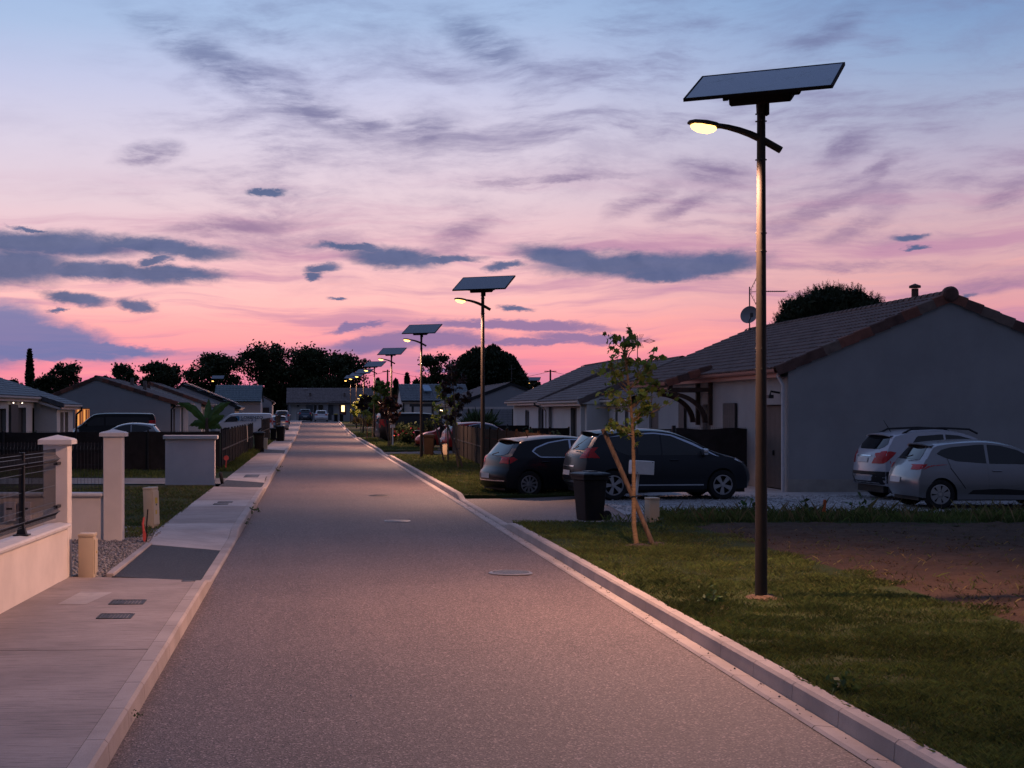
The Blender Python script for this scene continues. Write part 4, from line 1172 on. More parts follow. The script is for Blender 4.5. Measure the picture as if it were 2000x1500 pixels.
# nearer, set back section
r2 = gable_house('low white wing with grey shutters joined to the porch house', 12.35, 19.0, 57.9, 63.75, 2.70, 4.1, 15.6, m_tilebrown, m_housewhite, -1, [(1.9, 2.6, .9, 2.25, 'window'), (4.0, 4.5, .75, 2.3, 'window')], ov=0.35, verge=False, name='house_wing')
for px, y in ((1137, 64.2), (1149, 63.95)):
    xx = X(px, y)
    MB().bbox(xx - .09, xx + .09, y - .16, y + .02, 0.1, 2.60, .01).build('porch_column', m_housewhite, R2)
MB().box(11.05, 12.33, 63.74, 63.79, 2.45, 2.75).build('porch_lintel', m_housewhite, R2)
MB().box(11.62, 11.66, 64.6, 67.3, 0.1, 2.5).build('porch_back', m_housegrey, R2)
downpipe(R2, 11.42, 74.9, 2.5, 0.1, m_gutterwhite, (-.25, 0))
MB().bbox(11.2, 11.32, 71.6, 71.9, 2.52, 2.62, .01).build('spotlight', m_pvc, R2)
R2b = gable_house('third house on the right, long brown roof rising behind the porch house', 11.6, 19.8, 75.3, 88.2, 2.82, 4.62, 15.6, m_tilebrown, m_housewhite, -1, [(2, 3.2, .1, 2.3, 'window', m_pvc, m_pane), (6.5, 8.0, .9, 2.2, 'window')], ov=0.45, vt=[m_tilebrown])
MB().tube([(11.0, 75.7, 2.55), (11.0, 75.7, 2.45), (11.4, 75.7, 2.28), (11.4, 75.7, .1)], .05, 6).build('downpipe', m_pipedark, R2b)
a2 = thing('aerial_mast', 'thin roof aerial with a diamond loop behind the young tree', 'aerial', (X(1245, 74), 74, 4.2))
xa = X(1245, 74)
MB().tube([(xa, 74, 4.0), (xa, 74, Z(655, 74))], .02, 5).build('mast', m_iron, a2)
q = MB(); zq = Z(666, 74)
q.tube([(xa, 74, zq), (X(1280, 74), 74, zq)], .012, 4)
for sx in (-1, 1): q.tube([(X(1256, 74), 74, zq), (X(1268, 74), 74, zq + sx * .10), (X(1280, 74), 74, zq)], .012, 4)
for k in range(4):
    for s in (-1, 1): q.tube([(xa + .05 * k, 73.9, zq + s * .05), (xa + .12 + .06 * k, 74, zq + s * .33)], .01, 4)
q.build('aerial_loop', m_wire, a2)

# --- fourth: blue grey gable house set back on the right
R3 = gable_house('blue grey gable house set back behind the purple leaved trees', X(902, 112), X(1100, 112), 112, 134, 2.78, Z(750, 112), X(998, 112), m_tilebrown, m_housegrey, -1, [(5, 6.2, .9, 2.2, 'window')], far=True, vt=[m_black], ov=.3)
MB().tube([(X(1000, 112), 112.2, 4.0), (X(1000, 112), 112.2, Z(712, 112))], .03, 5).tube([(X(994, 112), 112.2, Z(722, 112)), (X(1008, 112), 112.2, Z(720, 112))], .02, 4).build('roof_aerial', m_iron, R3)
# pergola in front of it
pg = thing('pergola', 'flat dark pergola with mesh panel before the blue grey gable house', 'pergola', (X(950, 106), 106, 0))
for px in (915, 960, 1002): MB().box(X(px, 106) - .06, X(px, 106) + .06, 105.9, 106.1, 0.1, 2.3).build('post', m_black, pg)
MB().box(X(905, 106), X(1004, 106), 105.8, 106.2, 2.3, 2.45).build('roof_beam', m_gutterwhite, pg)
mm = MB()
for k in range(16): mm.box(X(962, 106) + k * .085, X(962, 106) + k * .085 + .01, 105.98, 105.99, .6, 2.2)
for k in range(14): mm.box(X(962, 106), X(1000, 106), 105.995, 106.0, .6 + k * .12, .61 + k * .12)
mm.build('mesh_panel', m_black, pg, 'stuff')
# --- house with slate blue roof and rooflight
def cross_house(label, x0, x1, y0, y1, ze, zr, roofmat, wallmat, ops, gut=m_pipedark, ov=.25, hasgable=True, corr=True, depth=.15):
    """ridge along X; eave wall towards the camera at y0"""
    g = GZ(y0); ze += g; zr += g; o = thing('house', label, 'house', ((x0 + x1) / 2, y0, g)); ym = (y0 + y1) / 2
    mb = MB(); wall_panel(mb, (x0, y0, 0), (1, 0, 0), x1 - x0, g, ze, [(a, b, c + g, d + g) for a, b, c, d, *_ in ops], depth, (0, -1, 0))
    for xx in (x0, x1): mb.add([(xx, y0, g), (xx, y1, g), (xx, y1, ze), (xx, ym, zr), (xx, y0, ze)], [(0, 1, 2, 3, 4)])
    mb.add([(x0, y1, g), (x1, y1, g), (x1, y1, ze), (x0, y1, ze)], [(0, 1, 2, 3)])
    mb.build('wall', [wallmat, m_reveal], o)
    for op in ops:
        if op[4]: opening(op[4], o, (x0, y0, 0), (1, 0, 0), (op[0], op[1], op[2] + g, op[3] + g), depth, (0, -1, 0), *(op[5:7] if len(op) > 6 else (m_pvc, m_pane)))
    sl = (zr - ze) / (ym - y0)
    for s, ye in ((-1, y0 - ov), (1, y1 + ov)):
        rm = MB(); zz = ze - sl * ov + .05
        tile_plane(rm, (x0 - .15, ye, zz), (x1 + .15, ye, zz), (x0 - .15, ym, zr + .05), (x1 + .15, ym, zr + .05), 0.36, .5, .05, .025, 4)
        rm.add([(x0 - .15, ye, zz - .06), (x1 + .15, ye, zz - .06), (x1 + .15, ym, zr), (x0 - .15, ym, zr)], [(0, 1, 2, 3)])
        rm.build('roof', roofmat, o, 'stuff')
    gutter(o, (x0 - .1, y0 - ov + .05, ze - sl * ov + .03), (x1 + .1, y0 - ov + .05, ze - sl * ov + .03), gut, (0, -1, 0))
    MB().box(x0 + .05, x0 + .17, y0 - .12, y0 - .02, g, ze - .1).build('downpipe', gut, o)
    return o
D = 150; SB = cross_house('white house with slate blue roof and one pale rooflight', X(786, D), X(915, D), D, D + 9, Z(782, D) - GZ(D), Z(757, D) + .35 - GZ(D), m_tiledark, m_housewhite, [(3.5, 5, .9, 2.1, 'window')])
MB().prism([(X(831, D), D + 1.55, 4.05), (X(846, D), D + 1.55, 4.05), (X(842, D), D + 2.9, 4.62), (X(828, D), D + 2.9, 4.62)], (0, -.05, .12)).build('rooflight', m_bluefilm, SB)
tb = thing('pergola', 'grey timber pergola before the slate blue roofed house', 'pergola', (X(835, 140), 140, GZ(140)))
for px in (806, 822, 845): MB().box(X(px, 140) - .1, X(px, 140) + .1, 139.9, 140.1, 0, 2.5 + GZ(140)).build('post', m_shutter, tb)
MB().box(X(800, 140), X(862, 140), 139.8, 140.2, 2.5 + GZ(140), 2.75 + GZ(140)).build('beam', m_shutter, tb)
# --- the house that closes the street
D = 226; g = GZ(D)
e1 = cross_house('long low house closing the end of the street, lit window by the porch', X(561, D), X(752, D), D, D + 10, Z(786, D) - g, Z(767, D) + .7 - g, m_tilebrown, m_housegrey,
                 [((X(568, D) - X(561, D)), X(599, D) - X(561, D), .1, 2.35, 'garage_door', m_pvc, m_housewhite), (X(612, D) - X(561, D), X(619, D) - X(561, D), 1.0, 2.35, 'window', m_pvc, m_pane), (X(621, D) - X(561, D), X(632, D) - X(561, D), 1.0, 2.35, 'window', m_pvc, m_pane),
                  (X(641, D) - X(561, D), X(676, D) - X(561, D), 0.05, 2.85, None), (X(693, D) - X(561, D), X(698, D) - X(561, D), .8, 2.3, 'window')], depth=.5)
xd = X(598, D)
MB().box(xd, X(611, D), D - .06, D - .005, g, Z(788, D)).build('cladding_panel', m_tiledark, e1)
MB().box(X(642, D), X(651, D), D + .2, D + .45, g + .05, g + 2.8).build('porch_panel', m_tiledark, e1)
MB().box(X(651, D), X(663, D), D + .3, D + .45, g + .05, g + 2.4).build('front_door', m_housegrey, e1)
MB().box(X(663, D), X(675.5, D), D + .3, D + .45, g + .05, g + 2.8).build('porch_panel', m_redtimber, e1)
lw = MB().box(X(666.4, D), X(673.6, D), D + .24, D + .30, Z(804.4, D), Z(791.5, D)).build('window', m_pvc, e1)
MB().box(X(667, D), X(673, D), D + .22, D + .239, Z(804, D), Z(792, D)).build('lit_pane', m_warmwin, lw)
MB().box(X(594, D + 5), X(600, D + 5), D + 4.5, D + 5.1, 4.2, Z(760, D + 5)).box(X(593, D + 5), X(601, D + 5), D + 4.4, D + 5.2, Z(760, D + 5), Z(758, D + 5)).build('chimney', m_housewhite, e1)
for px in (606, 673): MB().lathe([(.2, 0), (.16, .5), (.25, .55), (0, .6)], 8, 0, Matrix.Translation((X(px, D + 2), D + 2, 4.3))).build('roof_vent', m_tilebrown, e1)
MB().bbox(X(581, D) - .1, X(583, D) + .1, D - .2, D - .01, Z(795, D), Z(791, D), .03).build('wall_lamp', m_black, e1)
# its forecourt walls
for a, b, lab, t in ((648, 740, 'low pale garden wall right of the wheelie bins at the street end', .5), (579, 584, 'square pale gate pillar by the grey car at the street end', 1.5), (547, 552, 'small pillar left of the end house garage', .9)):
    DD = 214; o = thing('garden_wall', lab, 'garden wall', (X((a + b) / 2, DD), DD, GZ(DD)))
    MB().bbox(X(a, DD), X(b, DD), DD - .12, DD + .12, GZ(DD) - .1, GZ(DD) + (.85 if t == .5 else t), .02).build('masonry', m_housewall, o)
# house behind it
D = 262; e2 = gable_house('tall pale gable house rising behind the street end house', X(600, D), X(728, D), D, D + 12, 3.2 + .75, Z(744, D), X(662, D), m_tile, m_housewhite, -1, (), far=True, ov=.5, vt=[m_tile],
                          gableops=[(X(640, D) - X(600, D), X(656, D) - X(600, D), 3.3, 4.4 - .5, 'window', m_pvc, m_pane), (X(669, D) - X(600, D), X(678, D) - X(600, D), 3.3, 3.9, 'window', m_pvc, m_pane)])
# --- left: teal roofed house and its neighbour
D = 172; t1 = cross_house('house with dark teal corrugated roof left of the street end', X(420, D), X(508, D), D, D + 8, Z(783, D) - GZ(D), Z(762, D) + .55 - GZ(D), m_tileteal, m_housegrey, [(1.0, 2.2, .9, 2.2, 'window')])
D = 181; t2 = gable_house('small house with a low brown roof and taupe door beside the teal roof', X(505, D), X(531, D), D, D + 7, Z(785, D), Z(772, D), X(506, D), m_tilebrown, m_housegrey, 1, (), far=True, ov=.25, verge=False, gableops=[(.5, 1.25, GZ(D) + .05, Z(796, D), 'door', m_garage, m_garage)])
wp = thing('flagpole', 'thin white pole rising beside the teal roofed house', 'pole', (X(510.5, 150), 150, GZ(150)))
MB().tube([(X(510.5, 150), 150, GZ(150)), (X(510.5, 150), 150, Z(780, 150))], [.06, .045], 8).build('shaft', m_white, wp)

# --- left: first house (slate tiles)
xe = -11.2
def road_ops(xw, y0, spans):       # photo columns -> openings on a wall facing the road at xw
    out = []
    for pa, pb, z0, z1, *k in spans:
        a, b = sorted((xw * F / (pa - HX), xw * F / (pb - HX))); out.append((a - y0, b - y0, z0, z1, *k))
    return out
L1 = thing('house', 'low white house with slate grey tiles at the left edge', 'house', (-13, 60, 0))
mb = MB()
opsA = road_ops(-12.3, 56.0, [(-14, 12, .1, 2.25), (34, 51, .1, 2.3), (63, 73, .1, 2.3)])
wall_panel(mb, (-12.3, 56, 0), (0, 1, 0), 12.2, 0, 2.62, opsA, .2, (1, 0, 0))
mb.add([(-12.3, 68.2, 0), (-11.3, 68.2, 0), (-11.3, 68.2, 2.5), (-12.3, 68.2, 2.86)], [(0, 1, 2, 3)])
opsB = [(.9, 1.9, .1, 2.1), (2.2, 3.2, .1, 2.1)]
wall_panel(mb, (-11.3, 68.2, 0), (0, 1, 0), 4.6, 0, 2.5, opsB, .2, (1, 0, 0))
mb.add([(-21, 56, 0), (-12.3, 56, 0), (-12.3, 56, 2.62), (-17, 56, 4.4), (-21, 56, 2.9)], [(0, 1, 2, 3, 4)])
mb.build('wall', [m_housewhite, m_reveal], L1)
for k, op in enumerate(opsA): opening('window', L1, (-12.3, 56, 0), (0, 1, 0), op, .2, (1, 0, 0), m_shutter, m_shutter)
for k, op in enumerate(opsB): opening('window' if k == 0 else 'door', L1, (-11.3, 68.2, 0), (0, 1, 0), op, .2, (1, 0, 0), m_pvc, (m_pvc, m_shutter)[k], cross=3 if k == 0 else 0)
sp = MB(); a, b = sorted((-12.28 * F / (18 - HX), -12.28 * F / (32 - HX)))
sp.box(-12.299, -12.2, a, b, .1, 2.42).build('cladding_panel', m_shutter, L1)
sl = .326
for (xv, ya, yb_) in ((-11.0, 68.0, 73.4), (-12.0, 55, 68.0)):
    rm = MB(); zv = 2.50 + (-11.2 - xv) * sl
    tile_plane(rm, (xv, ya, zv), (xv, yb_, zv), (-17.2, ya, zv + (17.2 + xv) * sl), (-17.2, yb_, zv + (17.2 + xv) * sl), .3, .36)
    rm.add([(xv, ya, zv - .08), (xv, yb_, zv - .08), (-17.2, yb_, zv - .08 + (17.2 + xv) * sl), (-17.2, ya, zv - .08 + (17.2 + xv) * sl)], [(0, 1, 2, 3)])
    rm.build('roof', m_tiledark, L1, 'stuff')
    gutter(L1, (xv - .05, ya + .05, zv - .01), (xv - .05, yb_, zv - .01), m_gutterwhite, (1, 0, 0))
rm = MB(); tile_plane(rm, (-23.4, 55, 2.5), (-23.4, 73.4, 2.5), (-17.2, 55, 4.5), (-17.2, 73.4, 4.5), .3, .36); rm.build('roof', m_tiledark, L1, 'stuff')
n = 3
for k in range(n):
    x0_, x1_ = -12.05 + .36 * k, -12.05 + .36 * (k + 1)
    z0_, z1_ = 2.5 + (-11.2 - x0_) * sl, 2.5 + (-11.2 - x1_) * sl
    MB().prism([(x0_, 67.9, z0_ + .08), (x1_ + .02, 67.9, z1_ + .08), (x1_ + .02, 67.9, z1_ - .12), (x0_, 67.9, z0_ - .12)], (0, .18, 0)).build('verge_tile', m_tiledark, L1)
MB().prism([(-12.4, 67.93, 2.7), (-11.1, 67.93, 2.30), (-11.1, 67.93, 2.20), (-12.4, 67.93, 2.6)], (0, .1, 0)).build('bargeboard', m_gutterwhite, L1)
MB().tube([(-10.95, 73.2, 2.36), (-10.95, 73.2, 2.2), (-11.2, 73.3, 2.0), (-11.25, 73.3, .1)], .055, 6).build('downpipe', m_pipedark, L1)
for px in (33, 50): 
    y = -11.98 * F / (px - HX); MB().lathe([(0, 0), (.022, 0), (.022, .03)], 10, 0, Matrix.Translation((-12.12, y, 2.47))).build('soffit_light', EM('tiny soffit lamp', (1, .82, .6), 6.0), L1)

# --- left: second house (grey gable), third and fourth
D = 101; L2 = gable_house('grey gable house with red brown verge tiles behind the parked van', X(75, D), X(333, D), D, D + 14.5, 2.80, Z(738, D), X(188, D), m_tilebrown, m_housegrey, 1,
                          road_ops(X(333, D), D, [(338, 342, .1, 2.3, 'window'), (352, 358, .1, 2.4, 'door', m_pvc, m_pvc)]), ov=.45, gableops=[(X(145, D) - X(75, D), X(176, D) - X(75, D), .35, 2.35, 'window', m_pvc, m_curtain)])
for k in range(7):
    xa_ = X(146.5, D) + (X(174.5, D) - X(146.5, D)) * k / 7; MB().prism([(xa_ + .02, D + .10, .42), (xa_ + .10, D + .13, .42), (xa_ + .10, D + .13, 2.25), (xa_ + .02, D + .10, 2.25)], (0, .01, 0)).build('curtain', EM('curtain fold %d' % (k % 3), ((.5, .16, .07), (.85, .36, .10), (.38, .12, .06))[k % 3], (.35, .9, .25)[k % 3]), L2)
for px, Dd in ((258, 108), (283, 106)): MB().bbox(X(px, Dd) - .12, X(px, Dd) + .12, Dd - .15, Dd + .15, Z(762, Dd) - .6, Z(738 + (px - 258) * .25, Dd), .02).build('roof_vent', m_tilebrown, L2)
MB().tube([(X(340, D), D + .2, 2.6), (X(340, D), D + .2, 2.45), (X(334.5, D), D + .15, 2.25), (X(334.5, D), D + .15, .1)], .06, 6).build('downpipe', m_pipedark, L2)
D = 120; L3 = gable_house('third house on the left, ragged brown tiled verge and red porch timbers', X(285, D), X(393, D), D, D + 11, Z(785, D), Z(748, D), X(290, D), m_tilebrown, m_housewhite, 1,
                          road_ops(X(393, D), D, [(396, 398, .1, 2.3, 'window'), (401, 405, .1, 2.3, 'window')]), ov=.5)
xb = X(408, 131)
pb = MB()
pb.prism([(xb - .5, 129, 2.95), (xb + .9, 129, 2.5), (xb + .9, 129, 2.32), (xb - .5, 129, 2.75)], (0, .15, 0)).prism([(xb - .2, 129, 1.0), (xb + .1, 129, 1.0), (xb + .85, 129, 2.2), (xb + .55, 129, 2.2)], (0, .12, 0)).box(xb - .3, xb + .8, 128.9, 129.05, 2.1, 2.25)
pb.build('porch_timber', m_redtimber, L3)
D = 137; L4 = gable_house('fourth house on the left with a dark solar clad roof and double verge', X(300, D), X(458, D), D, D + 9, Z(793, D), Z(752, D), X(355, D), m_tiledark, m_housegrey, 1, (), far=True, vt=[m_black], ov=.5)
for k in range(4):
    t0, t1 = .08 + .22 * k, .28 + .22 * k
    A = Vector((X(458, D) + .5, D + .3, Z(793, D) + .02)); B = Vector((X(355, D), D + .3, Z(752, D) + .25))
    p, q = A.lerp(B, t0), A.lerp(B, t1)
    MB().prism([p, q, q + Vector((0, 7, 0)), p + Vector((0, 7, 0))], (0.02, 0, .09)).build('solar_panel', m_cells, L4)

# ------------------------------------------------------------------ garden walls, pillars
def wx(y): return -3.11 + (y - 15.34) * 0.0430      # road face of the near wall
nw = thing('garden_wall', 'low rendered garden wall with pale coping at the left edge', 'wall', (-3.2, 13, 0.1))
mb = MB(); t = .20
mb.add([(wx(7) - t, 7, .05), (wx(7), 7, .05), (wx(18.68), 18.68, .05), (wx(18.68) - t, 18.68, .05), (wx(7) - t, 7, .735), (wx(7), 7, .735), (wx(18.68), 18.68, .735), (wx(18.68) - t, 18.68, .735)], [(0, 1, 5, 4), (1, 2, 6, 5), (2, 3, 7, 6), (3, 0, 4, 7), (4, 5, 6, 7)])
mb.build('masonry', m_render, nw)
y = 7.0; k = 0
while y < 18.6:
    y2 = min(y + .98, 18.69)
    P = [[(wx(yy) + a, yy, zz) for a, zz in ((.04, .737), (.045, .765), (.03, .785), (-.10, .80), (-.23, .785), (-.245, .765), (-.24, .737))] for yy in (y + .004, y2 - .004)]
    m2 = MB().grid(P, 0, False)
    for r in P: m2.add(r, [list(range(7))])
    m2.build('coping_stone', m_coping, nw); y = y2 + .0; k += 1
    if y2 >= 18.69: break
def pillar(o, x0, x1, y0, y1, z0, z1):
    MB().bbox(x0, x1, y0, y1, z0, z1, .008).build('shaft', m_render, o)
    cx_, cy_ = (x0 + x1) / 2, (y0 + y1) / 2; e = .055
    c = MB(); A = [(x0 - e, y0 - e), (x1 + e, y0 - e), (x1 + e, y1 + e), (x0 - e, y1 + e)]
    B = [(x + (cx_ - x) * .12, yy + (cy_ - yy) * .12) for x, yy in A]
    vs = [(x, yy, z1) for x, yy in A] + [(x, yy, z1 + .055) for x, yy in A] + [(x, yy, z1 + .07) for x, yy in B] + [(cx_, cy_, z1 + .115)]
    c.add(vs, [(0, 1, 2, 3)] + [(i, (i + 1) % 4, 4 + (i + 1) % 4, 4 + i) for i in range(4)] + [(4 + i, 4 + (i + 1) % 4, 8 + (i + 1) % 4, 8 + i) for i in range(4)] + [(8 + i, 8 + (i + 1) % 4, 12) for i in range(4)])
    c.build('pillar_cap', m_coping, o)
p1 = thing('gate_pillar', 'square rendered gate pillar with pyramid cap at the end of the near garden wall', 'pillar', (-3.1, 18.85, .1), 0, 'gate pillars of the left garden')
pillar(p1, -3.265, -2.965, 18.70, 19.02, .05, 1.745)
p2 = thing('gate_pillar', 'square rendered gate pillar with pyramid cap joined to the return wall', 'pillar', (-3.13, 24.35, .1), 0, 'gate pillars of the left garden')
pillar(p2, -3.28, -2.98, 24.20, 24.50, .05, 1.75)
rw = thing('garden_wall', 'rendered return wall with pale coping running left from the far gate pillar', 'wall', (-5, 24.35, .1))
MB().box(-17, -3.285, 24.25, 24.45, .05, .80).build('masonry', m_render, rw)
x = -17.0
while x < -3.4:
    x2 = min(x + .98, -3.285); MB().bbox(x + .004, x2 - .004, 24.18, 24.52, .802, .86, .018).build('coping_stone', m_coping, rw); x = x2
    if x2 >= -3.285: break
# boxes on the inside of the return wall and a pale blue cover on the yard floor
o = thing('pool_cover', 'pale blue sheet lying in the yard behind the mesh fence', 'pool cover', (-4.6, 19.5, .1))
MB().grid([[(-6.2, yy, .16 + .03 * sin(yy * 3)), (-5.0, yy, .2), (-3.9, yy, .17 + .02 * sin(yy * 5)), (-3.55, yy, .11)] for yy in yrange(18.6, 21.5, .4)]).build('sheet', m_bluefilm, o)
for px, lab in ((20, 'small grey letter slot box on the return wall, left one'), (50, 'small grey letter slot box on the return wall, right one')):
    o = thing('meter_box', lab, 'meter box', (X(px, 24.2), 24.2, .4), 0, 'boxes on the return wall'); MB().bbox(X(px, 24.2) - .09, X(px, 24.2) + .09, 24.14, 24.248, .42, .72, .01).build('cabinet', m_rendergrey, o); MB().box(X(px, 24.2) - .05, X(px, 24.2) + .05, 24.13, 24.139, .6, .63).build('slot', m_black, o)
bw = thing('garden_wall', 'free standing grey rendered block wall with coping by the sidewalk', 'wall', (X(372, 43), 43, .1))
MB().bbox(X(323, 43), X(420, 43), 42.95, 43.2, .05, Z(858, 43), .01).build('masonry', m_rendergrey, bw)
MB().bbox(X(319, 43), X(427, 43) - .02, 42.86, 43.3, Z(858, 43) + .002, Z(850, 43), .015).build('coping_stone', m_coping, bw)
o = thing('hose_reel', 'small black wheel leaning at the foot of the block wall', 'wheel', (-2.5, 43.2, .2)); MB().lathe([(.05, -.03), (.16, -.04), (.18, 0), (.16, .04), (.05, .03)], 20, 0, Matrix.Translation((-2.52, 43.1, .27)) @ Matrix.Rotation(radians(80), 4, 'Y')).build('tyre', m_tyre, o)

# ------------------------------------------------------------------ fences
def vpanel(mb, a, b, z0, z1, fold=(), step=.052, r=.0031, hstep=(.2,)):
    """welded mesh panel with V folds between a and b (x,y)"""
    a, b = Vector((a[0], a[1], 0)), Vector((b[0], b[1], 0)); L = (b - a).length; u = (b - a) / L; nn = Vector((u.y, -u.x, 0))
    n = int(L / step)
    prof = [(z0, 0)]
    for f in fold: prof += [(f - .05, 0), (f, .055), (f + .05, 0)]
    prof += [(z1, 0)]
    for k in range(n + 1):
        p = a + u * (L * k / n)
        for (za, da), (zb, db) in zip(prof, prof[1:]):
            A = p + nn * da + Vector((0, 0, za)); B = p + nn * db + Vector((0, 0, zb))
            mb.add([A - u * r - nn * r, A + u * r - nn * r, A + nn * r * 1.4, B - u * r - nn * r, B + u * r - nn * r, B + nn * r * 1.4], [(0, 1, 4, 3), (1, 2, 5, 4), (2, 0, 3, 5)])
    hz = [z1 - .03, z0 + .02]
    for f in fold: hz += [f - .05, f, f + .05]
    z = z0 + hstep[0]
    while z < z1 - .1: hz.append(z); z += hstep[0]
    for z in hz:
        d = next((.055 for f in fold if abs(z - f) < .01), 0)
        A = a + nn * (d + .006) + Vector((0, 0, z)); B = b + nn * (d + .006) + Vector((0, 0, z)); q = r * 1.2
        mb.add([A - nn * q - Vector((0, 0, q)), A + nn * q - Vector((0, 0, q)), A + Vector((0, 0, q)), B - nn * q - Vector((0, 0, q)), B + nn * q - Vector((0, 0, q)), B + Vector((0, 0, q))], [(0, 1, 4, 3), (1, 2, 5, 4), (2, 0, 3, 5)])
nf = thing('mesh_fence', 'black welded mesh fence with folded rails on the near garden wall', 'fence', (-3.2, 16.5, .8))
fx = lambda y: wx(y) - .10
for a, b in ((8.0, 10.4), (10.5, 13.4), (13.5, 16.7), (16.75, 18.45)):
    m2 = MB(); vpanel(m2, (fx(a), a), (fx(b), b), .86, 1.70, (.95, 1.58)); m2.build('wire_panel', m_black, nf, 'stuff')
for yy in (10.45, 13.45, 16.72):
    po = MB().bbox(fx(yy) - .03, fx(yy) + .03, yy - .03, yy + .03, .80, 1.70, .006).build('post', m_black, nf)
    MB().bbox(fx(yy) - .085, fx(yy) + .085, yy - .085, yy + .085, .797, .812, .004).lathe([(.075, .0), (.045, .08), (.035, .1)], 4, 0, Matrix.Translation((fx(yy), yy, .81)) @ Matrix.Rotation(radians(45), 4, 'Z'), False).build('post_foot', m_black, nf)
for zz in (.98, 1.5): MB().bbox(fx(18.45) - .02, fx(18.45) + .03, 18.44, 18.72, zz, zz + .035, .005).build('bracket', m_black, nf)
rf = thing('mesh_fence', 'fine dark mesh fence on the return wall between the gate pillars', 'fence', (-8, 24.35, .86))
for k in range(6):
    x1_ = -3.32 - 2.5 * k; m2 = MB(); vpanel(m2, (x1_ - 2.44, 24.35), (x1_, 24.35), .90, 1.66, (1.55,), .055, .0024); m2.build('wire_panel', m_black, rf, 'stuff')
    MB().bbox(x1_ - 2.5, x1_ - 2.45, 24.32, 24.38, .86, 1.72, .006).build('post', m_black, rf)
# black cloth screened fence across the left gardens
cf = thing('screen_fence', 'long black cloth screened garden fence crossing the left side', 'fence', (-10, 53, .1))
ztop = lambda x_: 1.40 + .06 * (x_ + 14) / 11
for k in range(9):
    x1_ = X(431, 53) - 2.5 * k; x0_ = x1_ - 2.5
    P = [[(x, 53 + .03 * sin(x * 7) * (j / 6.0), .12 + (ztop(x) - .12 - .02 * sin((x - x0_) / 2.5 * pi)) * j / 6) for x in yrange(x0_ + .03, x1_ - .03, .3)] for j in range(7)]
    MB().grid(P).build('screen_cloth', m_fabric, cf)
    MB().bbox(x0_ - .03, x0_ + .03, 52.93, 52.99, .05, ztop(x0_) + .05, .006).build('post', m_black, cf)
    m2 = MB(); vpanel(m2, (x0_ + .03, 53.05), (x1_ - .03, 53.05), .15, ztop(x0_) + .04, (), .06, .003); m2.build('wire_panel', m_black, cf, 'stuff')
# black panel fence along the left sidewalk, in three runs
def panel_fence(name, label, A, B, n, h, pmat, postmat, group=None, rails=0, slats=0, ph=.04):
    g0 = GZ(A[1]); o = thing(name, label, 'fence', (A[0], A[1], g0 + .1), 0, group)
    a, b = Vector((A[0], A[1], 0)), Vector((B[0], B[1], 0)); d = (b - a) / n; u = d.normalized(); w = Vector((u.y, -u.x, 0))
    def bx(mb, p0, p1, th, z0, z1):
        A_ = [p0 - w * th, p1 - w * th, p1 + w * th, p0 + w * th]
        mb.add([v + Vector((0, 0, z0)) for v in A_] + [v + Vector((0, 0, z1)) for v in A_], [(0, 3, 2, 1), (4, 5, 6, 7), (0, 1, 5, 4), (1, 2, 6, 5), (2, 3, 7, 6), (3, 0, 4, 7)])
    for i in range(n + 1):
        p = a + d * i; g = GZ(p.y); m2 = MB(); bx(m2, p - u * .035, p + u * .035, .035, g + .02, g + h + .12 + ph); m2.build('post', postmat, o)
    for i in range(n):
        p, q = a + d * i + u * .04, a + d * (i + 1) - u * .04; g = GZ(p.y)
        if slats:
            hh = (h - .06) / slats
            for s in range(slats):
                m2 = MB(); bx(m2, p, q, .012 + .004 * (s % 2), g + .16 + s * hh, g + .16 + (s + 1) * hh - .012); m2.build('slat', pmat, o)
        else:
            m2 = MB(); bx(m2, p, q, .015, g + .14, g + h + .1); m2.build('panel', pmat, o)
        for r in range(rails):
            z = g + .15 + (h - .1) * (r + .5) / rails; m2 = MB(); bx(m2, p, q, .028, z, z + .05); m2.build('rail', postmat, o)
    return o
panel_fence('panel_fence', 'black panel fence along the left sidewalk, nearest run', (X(432, 53), 53.2), (-3.12, 81.5), 12, 1.38, m_blackslat, m_black, 'black panel fence runs along the left sidewalk', 1)
panel_fence('panel_fence', 'short black panel fence beside the white van', (-3.12, 97), (-3.12, 114.5), 6, 1.5, m_blackslat, m_black, 'black panel fence runs along the left sidewalk', 1)
panel_fence('panel_fence', 'farthest short black fence behind the tall wheelie bin', (-3.3, 143), (-2.75, 160), 5, 1.55, m_blackslat, m_black, 'black panel fence runs along the left sidewalk', 1)
# right: grey panels then brown slats
panel_fence('panel_fence', 'grey panel fence with dark posts along the right verge', (6.92, 75), (6.38, 57.2), 7, 1.40, m_greypanel, m_black, None, 1)
panel_fence('slat_fence', 'brown horizontal slat fence with square posts behind the parked hatchback', (6.36, 57), (6.5, 41.6), 7, 1.42, m_brownslat, m_brownslat, None, 0, 4)
panel_fence('panel_fence', 'black mesh screened fence before the second house on the right', (6.98, 83), (12.4, 83), 3, 1.28, m_fabric, m_black, None, 1)
panel_fence('panel_fence', 'dark screened fence around the porch house garden', (9.7, 68), (11.4, 68), 2, 1.3, m_fabric, m_black)
panel_fence('panel_fence', 'long dark boarded fence before the pergola on the right', (8.2, 96), (13.4, 96), 3, 1.1, m_blackslat, m_black)
panel_fence('panel_fence', 'tall dark fence behind the black van', (6.2, 130), (14.5, 130), 4, 1.75, m_blackslat, m_black)
panel_fence('panel_fence', 'dark slatted side fence behind the purple street trees', (5.9, 104), (5.9, 124), 8, 1.5, m_fabric, m_black)
wf = thing('wire_fence', 'thin black wire fence before the porch house columns', 'fence', (10.6, 57.9, .1))
